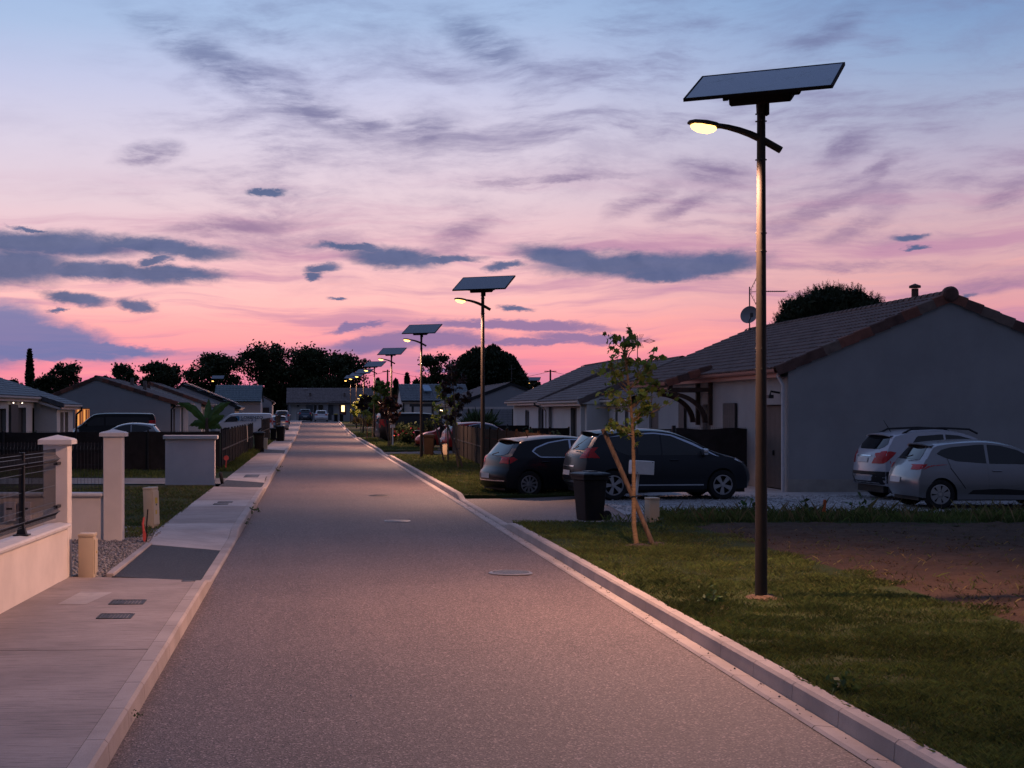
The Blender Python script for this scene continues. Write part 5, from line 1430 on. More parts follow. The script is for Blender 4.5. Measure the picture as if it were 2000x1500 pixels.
m2 = MB(); vpanel(m2, (9.3, 57.9), (12.3, 57.9), .15, 1.25, (), .1, .004); m2.build('wire_panel', m_black, wf, 'stuff')
for xx in (9.3, 10.8, 12.3): MB().box(xx - .03, xx + .03, 57.93, 57.99, .05, 1.35).build('post', m_black, wf)
gp = thing('screen_fence', 'black cloth screen hung between posts beside the nearest garage', 'fence', (10.8, 43.6, .1))
Dg = 42.6
xa_, xb_ = X(1320, Dg), X(1461, Dg)
MB().grid([[(x, Dg + .02 * sin(x * 6), z - .02 * (1 - cos((x - xa_) * 4)) * (j == 5)) for x in yrange(xa_, xb_, .2)] for j, z in enumerate((.12, .4, .7, 1.0, 1.3, Z(836, Dg)))]).build('screen_cloth', m_fabric, gp)
for xx in (xa_ - .06, xb_ + .03): MB().bbox(xx - .05, xx + .05, Dg - .05, Dg + .05, .05, Z(831, Dg), .008).build('post', m_black, gp)
m2 = MB(); vpanel(m2, (xa_, Dg + .06), (xb_, Dg + .06), .12, Z(834, Dg), (), .06, .003); m2.build('wire_panel', m_black, gp, 'stuff')
gg = thing('garden_gate', 'open framed black gate left of the cloth screen', 'gate', (9.7, 46, .1))
xa2, xb2 = X(1262, 44), X(1312, 44)
MB().box(xa2, xb2, 43.96, 44.0, Z(841, 44), Z(838, 44)).box(xb2 - .05, xb2, 43.95, 43.959, .1, Z(838, 44)).box(xa2, xb2, 43.96, 44.0, .2, .25).build('frame', m_black, gg)
m2 = MB(); vpanel(m2, (xa2, 44.02), (xb2, 44.02), .2, Z(841, 44), (), .07, .003); m2.build('wire_panel', m_black, gg, 'stuff')
# ------------------------------------------------------------------ solar street lamps
def make_lamp(label, loc, rz=0):
    o = thing('street_lamp', label, 'street lamp', loc, rz, 'solar street lamps')
    H = 5.42
    MB().tube([(0, 0, -.12), (0, 0, 1.2), (0, 0, 3.2), (0, 0, H)], [.066, .063, .054, .044], 20).build('pole', m_pole, o, world=False)
    # tilted panel, turned to the south east
    th = radians(-27); tl = radians(25)
    Mx = Matrix.Translation((0.03, -.02, H + .20)) @ Matrix.Rotation(th, 4, 'Z') @ Matrix.Rotation(tl, 4, 'X')
    f = MB(); a, b = .775, .50; t = .020
    for q in ((-a, a, -b, -b + t), (-a, a, b - t, b)): f.box(*q, -.018, .018, 0, Mx)
    for q in ((-a, -a + t, -b + t, b - t), (a - t, a, -b + t, b - t)): f.box(*q, -.018, .018, 0, Mx)
    pn = f.build('panel_frame', m_frame, o, world=False)
    MB().box(-a + t, a - t, -b + t, b - t, -.012, .014, 0, Mx).build('cells', m_cells, pn, world=False)
    bt = MB().bbox(-.33, .33, -.34, .12, -.16, -.025, .02, 0, Mx).bbox(-.40, -.34, -.3, -.2, -.10, -.022, .006, 0, Mx).bbox(.34, .42, -.36, -.2, -.09, -.022, .01, 0, Mx)
    bt.build('battery_box', m_frame, o, world=False)
    MB().tube([(0, 0, H - .14), (0, 0, H + .02), (.02, -.01, H + .10)], [.05, .058, .085], 12).box(.045, .075, -.05, .05, H - .16, H + .06).build('bracket', m_pole, o, world=False)
    bo = MB()
    for z, a0 in ((5.28, 0), (5.2, 0), (4.78, 0), (3.98, 0), (3.78, 0), (2.72, 0), (2.5, 0)):
        for k in range(3):
            aa = 2 * pi * k / 3 + .3; Mq = Matrix.Translation((0, 0, z)) @ Matrix.Rotation(aa, 4, 'Z') @ Matrix.Rotation(radians(90), 4, 'Y')
            bo.lathe([(.009, .04), (.009, .066), (0, .068)], 6, 0, Mq)
    bo.build('bolts', m_iron, o, world=False)
    # curved arm over the road
    zc = 5.0
    arm = [(0.215, 0, zc - .12), (0.1, 0, zc - .055), (0, 0, zc), (-.12, 0, zc + .055), (-.24, 0, zc + .098), (-.36, 0, zc + .13), (-.46, 0, zc + .148)]
    MB().tube(arm, [.040, .040, .041, .039, .036, .032, .028], 12).build('arm', m_pole, o, world=False)
    Mh = Matrix.Translation((-.60, 0, zc + .155)) @ Matrix.Rotation(radians(9), 4, 'Y')
    hd = MB(); P = []
    for i, (xx, w, zt_) in enumerate(((-.20, .03, .005), (-.19, .07, .02), (-.13, .098, .04), (0, .105, .052), (.10, .088, .046), (.15, .05, .034), (.20, .032, .03), (.205, .012, .01))):
        P.append([Mh @ Vector((xx, w * cos(t), .0 + zt_ * sin(t) * 1.05 if sin(t) >= 0 else .028 * sin(t) * (w / .105))) for t in [2 * pi * k / 14 for k in range(15)]])
    hd.grid(P); he = hd.build('lamp_head', m_pole, o, world=False)
    ln = MB(); P = []
    for xx, w, d in ((-.165, .02, .03), (-.14, .075, .055), (-.07, .092, .082), (.03, .092, .082), (.09, .072, .055), (.115, .02, .03)):
        P.append([Mh @ Vector((xx, w * cos(t), -.012 - d * sin(t))) for t in [pi * k / 8 for k in range(9)]])
    ln.grid(P).build('lens', m_lens, he, world=False)
    ld = bpy.data.lights.get('street_light')
    if ld is None:
        ld = bpy.data.lights.new('street_light', 'SPOT'); ld.energy = LAMP_WATT; ld.color = LAMP_COLOR
        ld.spot_size = radians(152); ld.spot_blend = 0.5; ld.shadow_soft_size = 0.07
    lo = bpy.data.objects.new('street_light', ld); COL.objects.link(lo); lo.parent = o
    lo.location = (-.63, 0, zc + .02); lo.rotation_euler = (0, radians(12), 0)
    return o
LX = 4.90
ly = [16.73, 43, 67, 92, 117, 141, 163, 187]
ll = ['lit solar street lamp nearest the camera, on the grass verge', 'second lit solar street lamp, rising behind the dark parked hatchback', 'third lit solar street lamp, beside the brown wheelie bin', 'fourth lit solar street lamp along the right verge, before the black van',
      'fifth lit solar street lamp along the right verge, among the young trees', 'sixth solar street lamp along the right verge', 'seventh solar street lamp along the right verge', 'farthest solar street lamp of the right hand row']
lamp0 = make_lamp(ll[0], (LX, ly[0], 0.112))
for y, lb in list(zip(ly, ll))[1:]: dup(lamp0, (LX - .1, y, GZ(y) + .11), rnd.uniform(-.05, .05), lb)
dup(lamp0, (LX, -8.5, .11), 0.02, 'solar street lamp standing behind the viewer on the same verge')
dup(lamp0, (X(425, 190), 190, GZ(190) + .1), radians(20), 'lit solar street lamp far left above the teal roof')
dup(lamp0, (X(1042, 182), 182, GZ(182) - .2), radians(10), 'small far solar street lamp by the big dark tree on the right')

# ------------------------------------------------------------------ vehicles
blue = M('cool bright trim', (0.45, 0.5, 0.6), 0.2, 0.9, var=0.02)
SP = {}
SP['hatch'] = dict(L=4.42, W=1.81, H=1.51, R=.325, axles=(.82, 3.50), belt=.93, tum=.36, wheel='ten', sill=.2,
    prof=[(.12, .24), (.03, .36), (0, .50), (.02, .62), (.12, .70), (.15, .82), (.2, .98), (.3, 1.06), (.52, 1.28), (.66, 1.40), (.9, 1.445), (1.4, 1.495), (1.9, 1.51), (2.35, 1.47), (2.7, 1.38), (3.1, 1.16), (3.45, .99), (3.8, .92), (4.15, .80), (4.34, .66), (4.42, .48), (4.36, .26)],
    chrome=[(.92, 1.13), (1.02, 1.22), (1.35, 1.345), (1.85, 1.425), (2.25, 1.425), (2.6, 1.345), (3.3, 1.03), (3.3, .965), (1.12, .975)], chromemat=blue,
    side=[[(.97, 1.125), (1.06, 1.205), (1.4, 1.325), (1.85, 1.395), (1.93, 1.40), (1.93, .985), (1.14, 1.0)], [(1.98, .985), (1.98, 1.40), (2.25, 1.395), (2.6, 1.315), (3.22, 1.04), (3.22, .99)]],
    rearglass=[(-.60, 1.08), (-.5, 1.02), (.5, 1.02), (.60, 1.08), (.50, 1.37), (.3, 1.385), (-.3, 1.385), (-.50, 1.37)], windscreen=[(-.66, 1.02), (.66, 1.02), (.52, 1.41), (-.52, 1.41)],
    tailside=[[(.06, .86), (.3, .82), (.52, .93), (.44, .985), (.2, .99)]], tailback=[[(.48, .83), (.84, .84), (.86, .99), (.5, .97)]], headside=[[(3.75, .82), (4.2, .72), (4.15, .82), (3.8, .90)]],
    plate=.52, seams=[(1.96, .3, 1.96, 1.0), (3.15, .45, 3.2, .98), (1.0, .75, 1.08, 1.0)], handles=[(1.25, .87), (2.25, .86)], mirror=(3.05, 1.02), spoiler=(.50, 1.43, .36), antenna=(1.15, 1.48, .16), wiper=(.22, 1.04), lipback=[[(-.8, .40), (.8, .40), (.8, .425), (-.8, .425)]], pull=(.26, .34))
SP['mpv'] = dict(L=4.37, W=1.84, H=1.64, R=.345, axles=(.86, 3.47), belt=1.02, tum=.34, wheel='five', sill=.24,
    prof=[(.16, .28), (.05, .40), (0, .54), (.02, .74), (.06, .88), (.1, 1.02), (.2, 1.12), (.34, 1.30), (.52, 1.50), (.62, 1.565), (.9, 1.59), (1.4, 1.635), (1.9, 1.64), (2.35, 1.58), (2.8, 1.40), (3.2, 1.19), (3.5, 1.08), (3.9, .98), (4.15, .86), (4.3, .7), (4.37, .5), (4.3, .3)],
    chrome=[(.74, 1.44), (.80, 1.45), (1.3, 1.535), (1.9, 1.555), (2.3, 1.505), (2.8, 1.31), (3.3, 1.04), (3.4, 1.0), (3.3, 1.015), (2.75, 1.275), (2.28, 1.475), (1.9, 1.525), (1.3, 1.505)], chromemat=blue,
    side=[[(.80, 1.42), (1.3, 1.50), (1.42, 1.505), (1.42, 1.03), (1.2, 1.03), (.95, 1.13)], [(1.45, 1.505), (1.9, 1.52), (2.0, 1.51), (2.0, 1.03), (1.45, 1.03)], [(2.03, 1.03), (2.03, 1.508), (2.28, 1.465), (2.75, 1.265), (3.2, 1.045), (3.2, 1.03)]],
    rearglass=[(-.62, 1.20), (-.5, 1.15), (.5, 1.15), (.62, 1.20), (.52, 1.49), (.3, 1.51), (-.3, 1.51), (-.52, 1.49)], windscreen=[(-.68, 1.16), (.68, 1.16), (.54, 1.52), (-.54, 1.52)],
    tailside=[[(.05, .98), (.25, .95), (.42, 1.12), (.52, 1.22), (.3, 1.2), (.1, 1.1)]], tailback=[[(.58, .96), (.86, .97), (.80, 1.17), (.62, 1.14)]], headside=[[(3.75, .93), (4.15, .76), (4.12, .85), (3.85, .97)]],
    strips=[[(1.25, .335), (3.0, .335), (3.0, .365), (1.25, .365)]], seams=[(2.01, .35, 2.01, 1.03), (3.12, .4, 3.14, 1.03), (1.02, .75, 1.2, 1.03)], handles=[(1.3, .93), (2.3, .92)], mirror=(3.02, 1.1), mirrormat=m_chrome,
    spoiler=(.44, 1.59, .4), antenna=(1.25, 1.61, .26), wiper=(.2, 1.17), plate=.62, bumper=[[(-.86, .34), (.86, .34), (.88, .5), (-.88, .5)]], lipback=[[(-.42, .76), (.42, .76), (.42, .79), (-.42, .79)], [(-.6, .40), (.6, .40), (.6, .45), (-.6, .45)]], pull=(.24, .4))
SP['supermini'] = dict(L=4.06, W=1.73, H=1.45, R=.31, axles=(.63, 3.22), belt=.90, tum=.36, wheel='cap', sill=.2,
    prof=[(.14, .26), (.04, .38), (0, .52), (.02, .66), (.08, .78), (.14, .90), (.24, 1.0), (.38, 1.16), (.54, 1.335), (.7, 1.385), (1.1, 1.43), (1.6, 1.45), (2.0, 1.41), (2.35, 1.31), (2.75, 1.11), (3.05, .97), (3.4, .90), (3.75, .76), (3.97, .6), (4.06, .44), (4.0, .26)],
    side=[[(.60, 1.155), (.70, 1.235), (.9, 1.29), (1.5, 1.345), (1.62, 1.345), (1.62, .955), (1.0, 1.0), (.75, 1.08)], [(1.68, .95), (1.68, 1.345), (1.95, 1.325), (2.3, 1.235), (2.75, 1.0), (2.85, .93)]],
    rearglass=[(-.56, 1.03), (.56, 1.03), (.48, 1.31), (-.48, 1.31)], windscreen=[(-.62, .99), (.62, .99), (.5, 1.35), (-.5, 1.35)],
    tailside=[[(.06, .80), (.12, .79), (.33, .87), (.38, .94), (.1, .925)]], tailback=[[(.5, .82), (.84, .83), (.84, .93), (.5, .92)]], headside=[[(3.35, .80), (3.85, .60), (3.8, .70), (3.45, .84)]],
    cladding=[[(1.2, .315), (1.3, .40), (1.9, .43), (2.6, .38), (2.85, .30), (2.7, .29)]], seams=[(1.66, .3, 1.63, .96), (2.75, .3, 2.78, .95), (.85, .85, 1.15, .42), (.8, 1.05, .86, .85)], handles=[(1.83, .80)], mirror=(2.62, .99), spoiler=(.42, 1.375, .34), wiper=(.25, 1.06), plate=.6, pull=(.22, .34))
SP['suv'] = dict(L=4.28, W=1.78, H=1.63, R=.345, axles=(.84, 3.40), belt=1.02, tum=.34, wheel='five', sill=.28,
    prof=[(.16, .34), (.06, .42), (0, .56), (.02, .72), (.06, .9), (.1, 1.04), (.2, 1.16), (.36, 1.36), (.48, 1.5), (.62, 1.545), (1.0, 1.60), (1.5, 1.63), (2.0, 1.6), (2.4, 1.5), (2.85, 1.26), (3.1, 1.12), (3.5, 1.05), (3.95, .92), (4.2, .75), (4.28, .52), (4.22, .32)],
    side=[[(.86, 1.24), (1.05, 1.47), (1.6, 1.51), (1.68, 1.51), (1.68, 1.09), (1.0, 1.14)], [(1.73, 1.08), (1.73, 1.51), (2.05, 1.485), (2.4, 1.39), (2.95, 1.08), (2.95, 1.05)]],
    rearglass=[(-.66, 1.27), (-.52, 1.17), (.52, 1.17), (.66, 1.27), (.60, 1.43), (.4, 1.49), (-.4, 1.49), (-.60, 1.43)], windscreen=[(-.66, 1.15), (.66, 1.15), (.52, 1.52), (-.52, 1.52)],
    tailside=[[(.08, .84), (.2, .84), (.40, 1.0), (.50, 1.1), (.36, 1.13), (.16, 1.08)]], tailback=[[(.52, .84), (.84, .85), (.80, 1.14), (.6, 1.12)]],
    plate=.92, lipback=[[(-.34, 1.0), (.34, 1.0), (.34, 1.03), (-.34, 1.03)]], bumper=[[(-.90, .36), (.90, .36), (.9, .66), (-.9, .66)]], diffuser=[[(-.45, .44), (.45, .44), (.52, .58), (-.52, .58)]], cladding=[[(.05, .34), (.5, .44), (.5, .5), (.3, .66), (.05, .66)]],
    seams=[(1.7, .35, 1.7, 1.1), (.95, .8, 1.0, 1.14)], handles=[(1.95, .95)], mirror=(2.75, 1.13), spoiler=(.34, 1.535, .4), rails=True, antenna=(.75, 1.58, .32), pull=(.26, .34))
SP['van'] = dict(L=5.1, W=1.95, H=1.95, R=.33, axles=(.95, 4.05), belt=1.12, tum=.12, wheel='cap', sill=.24, detail=1,
    prof=[(.06, .3), (0, .45), (0, .62), (.03, 1.2), (.08, 1.72), (.16, 1.87), (.4, 1.93), (1.5, 1.95), (2.8, 1.95), (3.4, 1.92), (3.75, 1.84), (4.1, 1.58), (4.45, 1.28), (4.65, 1.17), (4.9, 1.02), (5.05, .82), (5.1, .55), (5.02, .3)],
    side=[[(3.1, 1.2), (3.1, 1.68), (3.6, 1.67), (3.85, 1.52), (4.2, 1.24), (4.2, 1.16)]], windscreen=[(-.76, 1.22), (.76, 1.22), (.7, 1.78), (-.7, 1.78)], tailback=[[(.78, .95), (.93, .95), (.9, 1.5), (.78, 1.5)]], tailside=[[(.03, .95), (.1, .95), (.12, 1.5), (.05, 1.5)]],
    headside=[[(4.55, .82), (4.95, .72), (4.9, .9), (4.6, 1.02)]], mirror=(4.15, 1.28), plate=.8, pull=(.05, .3), seams=[(2.95, .3, 2.95, 1.7), (1.6, .3, 1.6, 1.7)])
SP['bus'] = dict(SP['van']); SP['bus']['side'] = SP['van']['side'] + [[(.35, 1.2), (.38, 1.68), (3.0, 1.70), (3.0, 1.2)]]; SP['bus']['rearglass'] = [(-.75, 1.22), (.75, 1.22), (.7, 1.72), (-.7, 1.72)]
SP['van']['seams'] = []
def at_rear(spec, px_, D, yaw, off=0.0):
    """centre of a car whose rear middle is at photo column px_ and distance D"""
    L = SP[spec]['L']; x = X(px_, D)
    return (x + cos(yaw) * L / 2, D + sin(yaw) * L / 2)
p_navy = paint('dark navy car paint', (0.008, 0.009, 0.013), 0.2, 0.3); p_grey = paint('dark grey car paint', (0.016, 0.019, 0.025), 0.3, 0.32); p_silver = paint('silver car paint', (0.21, 0.21, 0.225), 0.65, 0.34)
p_white = paint('white car paint', (0.70, 0.70, 0.72), 0.0, 0.3); p_pearl = paint('pearl white car paint', (0.40, 0.40, 0.44), 0.0, 0.3); p_red = paint('red car paint', (0.36, 0.02, 0.015), 0.2, 0.3); p_black = paint('black car paint', (0.01, 0.011, 0.013), 0.2, 0.3); p_blue = paint('slate blue car paint', (0.06, 0.085, 0.12), 0.4, 0.3)
def car(spec, label, x, y, z, yawdeg, pm, cat='car', group=None):
    return make_car('parked_' + ('van' if cat == 'van' else 'car'), label, (x, y, z), radians(yawdeg), SP[spec], cat, group, pm, SP[spec].get('detail', 2))
G1 = 'cars parked on the drives'
ya = radians(15); cxy = (4.20 + cos(ya) * 2.21 - sin(ya) * -.0, 38.1 + sin(ya) * 2.21 + .1)
car('hatch', 'dark navy hatchback with bright window trim, seen from behind on the drive', cxy[0] + .12, cxy[1], .035, 15, p_navy, group=G1)
ya = radians(7)
car('mpv', 'dark grey tall crossover with chrome mirror parked beside the black bin', 5.98 + cos(ya) * 2.185, 36.02 + sin(ya) * 2.185, .10, 7, p_grey, group=G1)
car('supermini', 'silver hatchback with plastic wheel covers at the right edge', 12.50 + 2.03, 32.95, .10, 1, p_silver, group=G1)
ya = radians(5)
car('suv', 'white crossover with roof rails and black bumper behind the silver hatchback', 12.86 + cos(ya) * 2.14, 36.0 + sin(ya) * 2.14, .10, 5, p_pearl, group=G1)
# left
car('bus', 'black passenger van behind the cloth screened fence', X(222, 92), 92, .1, 186, p_black, 'van')
car('supermini', 'pale silver hatchback roof showing above the cloth screened fence', X(245, 80), 80, .1, 180, p_silver, group='cars parked on the left')
vD = 133; vx = X(476, vD); van = car('van', 'white work van lettered LORENZO parked side on', vx, vD, GZ(vD) + .02, 180, p_white, 'van')
def lettering(body, size, loc, mat, rot=(90, 0, 0), shear=0.0, ext=.004, name='lettering', xs=1.0, parent=None, align='LEFT'):
    cu = bpy.data.curves.new(name, 'FONT'); cu.body = body; cu.size = size; cu.shear = shear; cu.extrude = ext; cu.align_x = align; cu.offset = 0.012 * size
    tmp = bpy.data.objects.new('tmp', cu); COL.objects.link(tmp)
    dg = bpy.context.evaluated_depsgraph_get(); me = bpy.data.meshes.new_from_object(tmp.evaluated_get(dg)); bpy.data.objects.remove(tmp)
    Mt = Matrix.Translation(loc) @ Matrix.Rotation(radians(rot[2]), 4, 'Z') @ Matrix.Rotation(radians(rot[0]), 4, 'X') @ Matrix.Diagonal((xs, 1, 1, 1))
    me.transform(INV[root_of(parent).name] @ Mt); me.materials.clear(); me.materials.append(mat)
    return link(name, me, parent)
yv = vD - .99
lettering('LORENZO', .33, (X(472, vD), yv, Z(817.7, vD)), m_letter, parent=van, xs=1.22)
lettering("Mon's & S", .27, (X(470, vD), yv, Z(822.3, vD)), m_bluetext, parent=van, xs=1.25, shear=.25)
lg = MB(); P = lambda a, b: (X(a, vD), yv + .012, Z(b, vD))
lg.prism([P(463.5, 812.3), P(468.6, 812.3), P(464.2, 815.2), P(461.6, 815.6)], (0, -.02, 0), 0).prism([P(464.6, 815.4), P(468.6, 812.8), P(468.6, 821.5), P(466.2, 821.5)], (0, -.02, 0), 0).prism([P(461.8, 815.8), P(464.4, 815.6), P(466, 821.5), P(463.0, 821.5)], (0, -.02, 0), 1).prism([P(470.2, 812.6), P(470.6, 812.6), P(470.6, 817.4), P(470.2, 817.4)], (0, -.02, 0), 1)
lg.build('emblem', [m_bluelogo, m_letter], van)
car('hatch', 'silver car partly hidden behind the rear of the white van', X(541, 152), 153, GZ(152) + .05, 100, p_silver, group='cars parked on the left')
car('mpv', 'pale silver people carrier seen from behind near the end house', X(550, 178), 180, GZ(178) + .1, 92, p_silver, group='cars parked on the left')
car('mpv', 'slate blue car seen from behind before the end house garage', X(596, 207) , 209.3, GZ(208) + .03, 90, p_blue, group='cars at the street end')
car('hatch', 'white hatchback seen from behind in the middle of the street end', X(627.5, 205), 207, GZ(206) + .03, 90, p_white, group='cars at the street end')
# right
car('bus', 'black van parked behind the rose hedge', X(812, 102), 104, .1, 8, p_black, 'van')
car('supermini', 'red small car facing the road behind the brown wheelie bin', X(812, 85) + 2.05, 86.2, .08, 178, p_red, group='red cars side by side')
car('hatch', 'dark red car with lit tail lamp, half hidden by the grey panel fence', X(866, 79) + 2.1, 80.3, .08, 10, p_red, group='red cars side by side')

# ------------------------------------------------------------------ cabinets, bins, mailbox, markers
def cabinet(label, x, y, z, w, d, h, rz=0, stickers=False, tilt=None):
    o = thing('meter_cabinet', label, 'meter cabinet', (x, y, z), radians(rz), 'cream meter cabinets along the street', tilt)
    MB().bbox(-w / 2, w / 2, -d / 2, d / 2, -.05, h - .04, .012, seg=2).build('cabinet_body', m_cream, o, world=False)
    MB().bbox(-w / 2 - .006, w / 2 + .008, -d / 2 - .008, d / 2 + .006, h - .045, h, .016, seg=2).build('cabinet_lid', m_cream, o, world=False)
    if stickers is not None:
        dr = MB().bbox(w / 2 + .001, w / 2 + .016, -d / 2 + .012, d / 2 - .012, .06, h - .07, .005).build('cabinet_door', m_cream, o, world=False)
        MB().box(w / 2 + .017, w / 2 + .022, -.02, .02, h * .55, h * .55 + .03).build('door_lock', m_yellow if not stickers else m_iron, dr, world=False)
    if stickers:
        MB().box(w / 2 + .0165, w / 2 + .019, -.06, .06, h * .60, h * .74).box(w / 2 + .0165, w / 2 + .019, -.05, .02, h * .34, h * .44).build('warning_sticker', m_yellow, o, world=False)
    return o
def px_y(py, zg=.12): return F * (CH - zg) / (py - HY)
D = px_y(1127); cabinet('scuffed cream meter cabinet in front of the near gate pillar', X(168, D), D + .12, .1, .19, .26, .55)
D = px_y(1030); cabinet('cream meter cabinet with yellow stickers leaning by the red tube', X(295, D), D + .1, .1, .17, .32, .72, -14, True, (0, radians(-2)))
D = px_y(1020); cabinet('cream meter cabinet on the right verge beside the white mailbox', X(1276, D), D + .1, .11, .19, .24, .46, 12, None)
for px, py, h, w, lab in ((504, 882, .66, .22, 'cream cabinet in front of the first left wheelie bin'), (519, 877, .62, .2, 'cabinet between the fence and the first left wheelie bin'), (560, 843, .62, .22, 'cabinet beside the farther tall wheelie bin'), (870, 889, .55, .26, 'cream cabinet in the verge before the red cars'),
                          (754, 850, .8, .18, 'tall thin pale post cabinet among the right hand trees'), (578, 826, .7, .25, 'small pale cabinet at the end of the left sidewalk')):
    D = px_y(py); cabinet(lab, X(px, D), D, GZ(D) + .09, w, .25, h, 0, None)

def bin_(label, x, y, z, rz, mat, lid=None, h=.93, txt=False, sc=1.0):
    o = thing('wheelie_bin', label, 'wheelie bin', (x, y, z), radians(rz), 'wheelie bins')
    o.scale = (sc, sc, sc); INV[o.name] = (Matrix.Translation((x, y, z)) @ Matrix.Rotation(radians(rz), 4, 'Z') @ Matrix.Scale(sc, 4)).inverted()
    b = MB()
    a, c, a2, c2 = .185, .19, .225, .25; hz = h - .1
    def ring(a_, c_, z_, r=.04): return [(sx * (a_ - (r if k in (0, 3) else 0) * (1)), sy * (c_ - (r if k in (1, 2) else 0)), z_) if False else None for k in range(4) for sx, sy in ((1, 1),)]
    P = []
    for a_, c_, z_ in ((a - .02, c - .02, .0), (a, c, .02), (a + (a2 - a) * .9, c + (c2 - c) * .9, hz - .08), (a2 - .002, c2 - .002, hz - .079), (a2 + .02, c2 + .02, hz - .06), (a2 + .02, c2 + .02, hz)):
        r = .035; pts = []
        for k, (sx, sy) in enumerate(((1, -1), (1, 1), (-1, 1), (-1, -1))):
            for t in range(4):
                an = radians(-90 + 90 * k + 30 * t)
                pts.append((sx * (a_ - r) + r * cos(an), sy * (c_ - r) + r * sin(an), z_))
        P.append(pts + [pts[0]])
    b.grid(P); b.build('bin_body', mat, o, world=False)
    l = MB(); P = []
    for a_, c_, z_ in ((a2 + .035, c2 + .045, hz + .005), (a2 + .035, c2 + .045, hz + .045), (a2 + .01, c2 + .02, hz + .06), (a2 - .05, c2 - .04, hz + .078), (.0, .0, hz + .088)):
        P.append([(sx * a_, sy * c_, z_) for sx, sy in ((1, -1), (1, 1), (-1, 1), (-1, -1), (1, -1))])
    l.grid(P, 0, False).bbox(-.1, .1, c2 + .03, c2 + .09, hz + .0, hz + .05, .015).bbox(-.13, .13, -.10, .10, hz + .07, hz + .10, .012).bbox(a2 + .02, a2 + .07, -.1, .1, hz + .015, hz + .04, .008)
    l.build('bin_lid', lid or mat, o, world=False)
    for s in (-1, 1):
        MB().lathe([(0, -.03), (.07, -.03), (.095, -.02), (.095, .02), (.07, .03), (0, .03)], 18, 0, Matrix.Translation((s * .2, c + .05, .095)) @ Matrix.Rotation(radians(90), 4, 'Y')).build('bin_wheel', m_tyre, o, world=False)
    MB().tube([(-.2, c2 + .07, hz - .02), (.2, c2 + .07, hz - .02)], .016, 8).build('handle', mat, o, world=False)
    return o
D = px_y(1018, .1); bx_, by_ = X(1157, D), D + .25
B1 = bin_('black wheelie bin with three lines of white print, by the drive on the right', bx_, by_, .10, -68 + 90 - 90, m_bin)
# print on the flank that faces the camera
rzb = radians(-68)
for k, (t, s) in enumerate((('ORDURES', .038), ('MENAGERES', .038), ('TRI', .042))):
    cu = bpy.data.curves.new('print', 'FONT'); cu.body = t; cu.size = s; cu.align_x = 'CENTER'; cu.extrude = .001
    tmp = bpy.data.objects.new('tmp', cu); COL.objects.link(tmp); dg = bpy.context.evaluated_depsgraph_get(); me = bpy.data.meshes.new_from_object(tmp.evaluated_get(dg)); bpy.data.objects.remove(tmp)
    zc = .555 - .048 * k
    xin = -(.185 + (.225 - .185) * .9 * (zc / .75)) - .0045
    me.transform(Matrix.Translation((xin, .10, zc)) @ Matrix.Rotation(radians(-90), 4, 'Z') @ Matrix.Rotation(radians(90), 4, 'X')); me.materials.clear(); me.materials.append(m_whitetext)
    link('print', me, B1)
for px, py, lab, mt, rz, sc in ((506, 882, 'dark wheelie bin behind the first left cabinet', m_bin, 180, 1.12), (548.5, 861, 'dark wheelie bin standing on the left sidewalk, alone', m_bin, 170, 1.16), (534, 859, 'narrow dark wheelie bin behind the lone one on the sidewalk', m_bin, 180, .95), (837, 889, 'brown wheelie bin behind the third street lamp', m_binbrown, 0, 1.1), (818, 872, 'black wheelie bin beside the rose hedge on the right', m_bin, 0, 1.05)):
    D = px_y(py); bin_(lab, X(px, D), D, GZ(D) + .1, rz, mt, sc=sc)
for px, lab, lid in ((656, 'wheelie bin with yellow lid at the street end, left one', m_yellow), (667, 'wheelie bin with dark lid at the street end, right one', m_bin), (694, 'black wheelie bin with yellow lid among the grasses', m_yellow)):
    D = 208 if px < 690 else 192; bin_(lab, X(px, D), D, GZ(D) + .02, 180, m_bin, lid, sc=1.12)
# mailbox
D = 30.2; mb_ = thing('mailbox', 'white mailbox on a leaning pole in front of the dark crossover', 'mailbox', (X(1240, D), D, .1), radians(8))
o_ = mb_
MB().tube([(X(1240, D) - .03, D, .05), (X(1247, D), D, Z(925, D))], .03, 10).build('pole', m_white, o_)
Mx = Matrix.Translation((X(1252, D), D - .05, Z(913, D))) @ Matrix.Rotation(radians(14), 4, 'Z') @ Matrix.Rotation(radians(3), 4, 'Y')
MB().bbox(-.20, .20, -.15, .15, -.135, .135, .008, 0, Mx).build('box', m_white, o_)
MB().bbox(-.214, -.203, -.13, .13, -.11, .11, .004, 0, Mx).box(-.222, -.2145, -.09, .09, .04, .06, 0, Mx).build('box_door', m_white, o_)
for a, b in ((-.16, -.10), (.16, .11)): MB().box(a - .01, a + .01, -.1535, -.1505, b - .008, b + .008, 0, Mx).build('screw', m_iron, o_)
D = 90; m3 = thing('mailbox', 'small white mailbox with dark lid beside the fourth lamp', 'mailbox', (X(767, D), D, .1)); MB().tube([(X(767, D), D, 0), (X(767, D), D, Z(832, D))], .04, 8).build('pole', m_white, m3); MB().bbox(X(767, D) - .14, X(767, D) + .14, D - .15, D + .15, Z(836, D), Z(829, D), .02).build('box', m_white, m3); MB().bbox(X(767, D) - .16, X(767, D) + .16, D - .17, D + .17, Z(829, D) + .004, Z(828, D) + .02, .015).build('box_lid', m_shutter, m3)
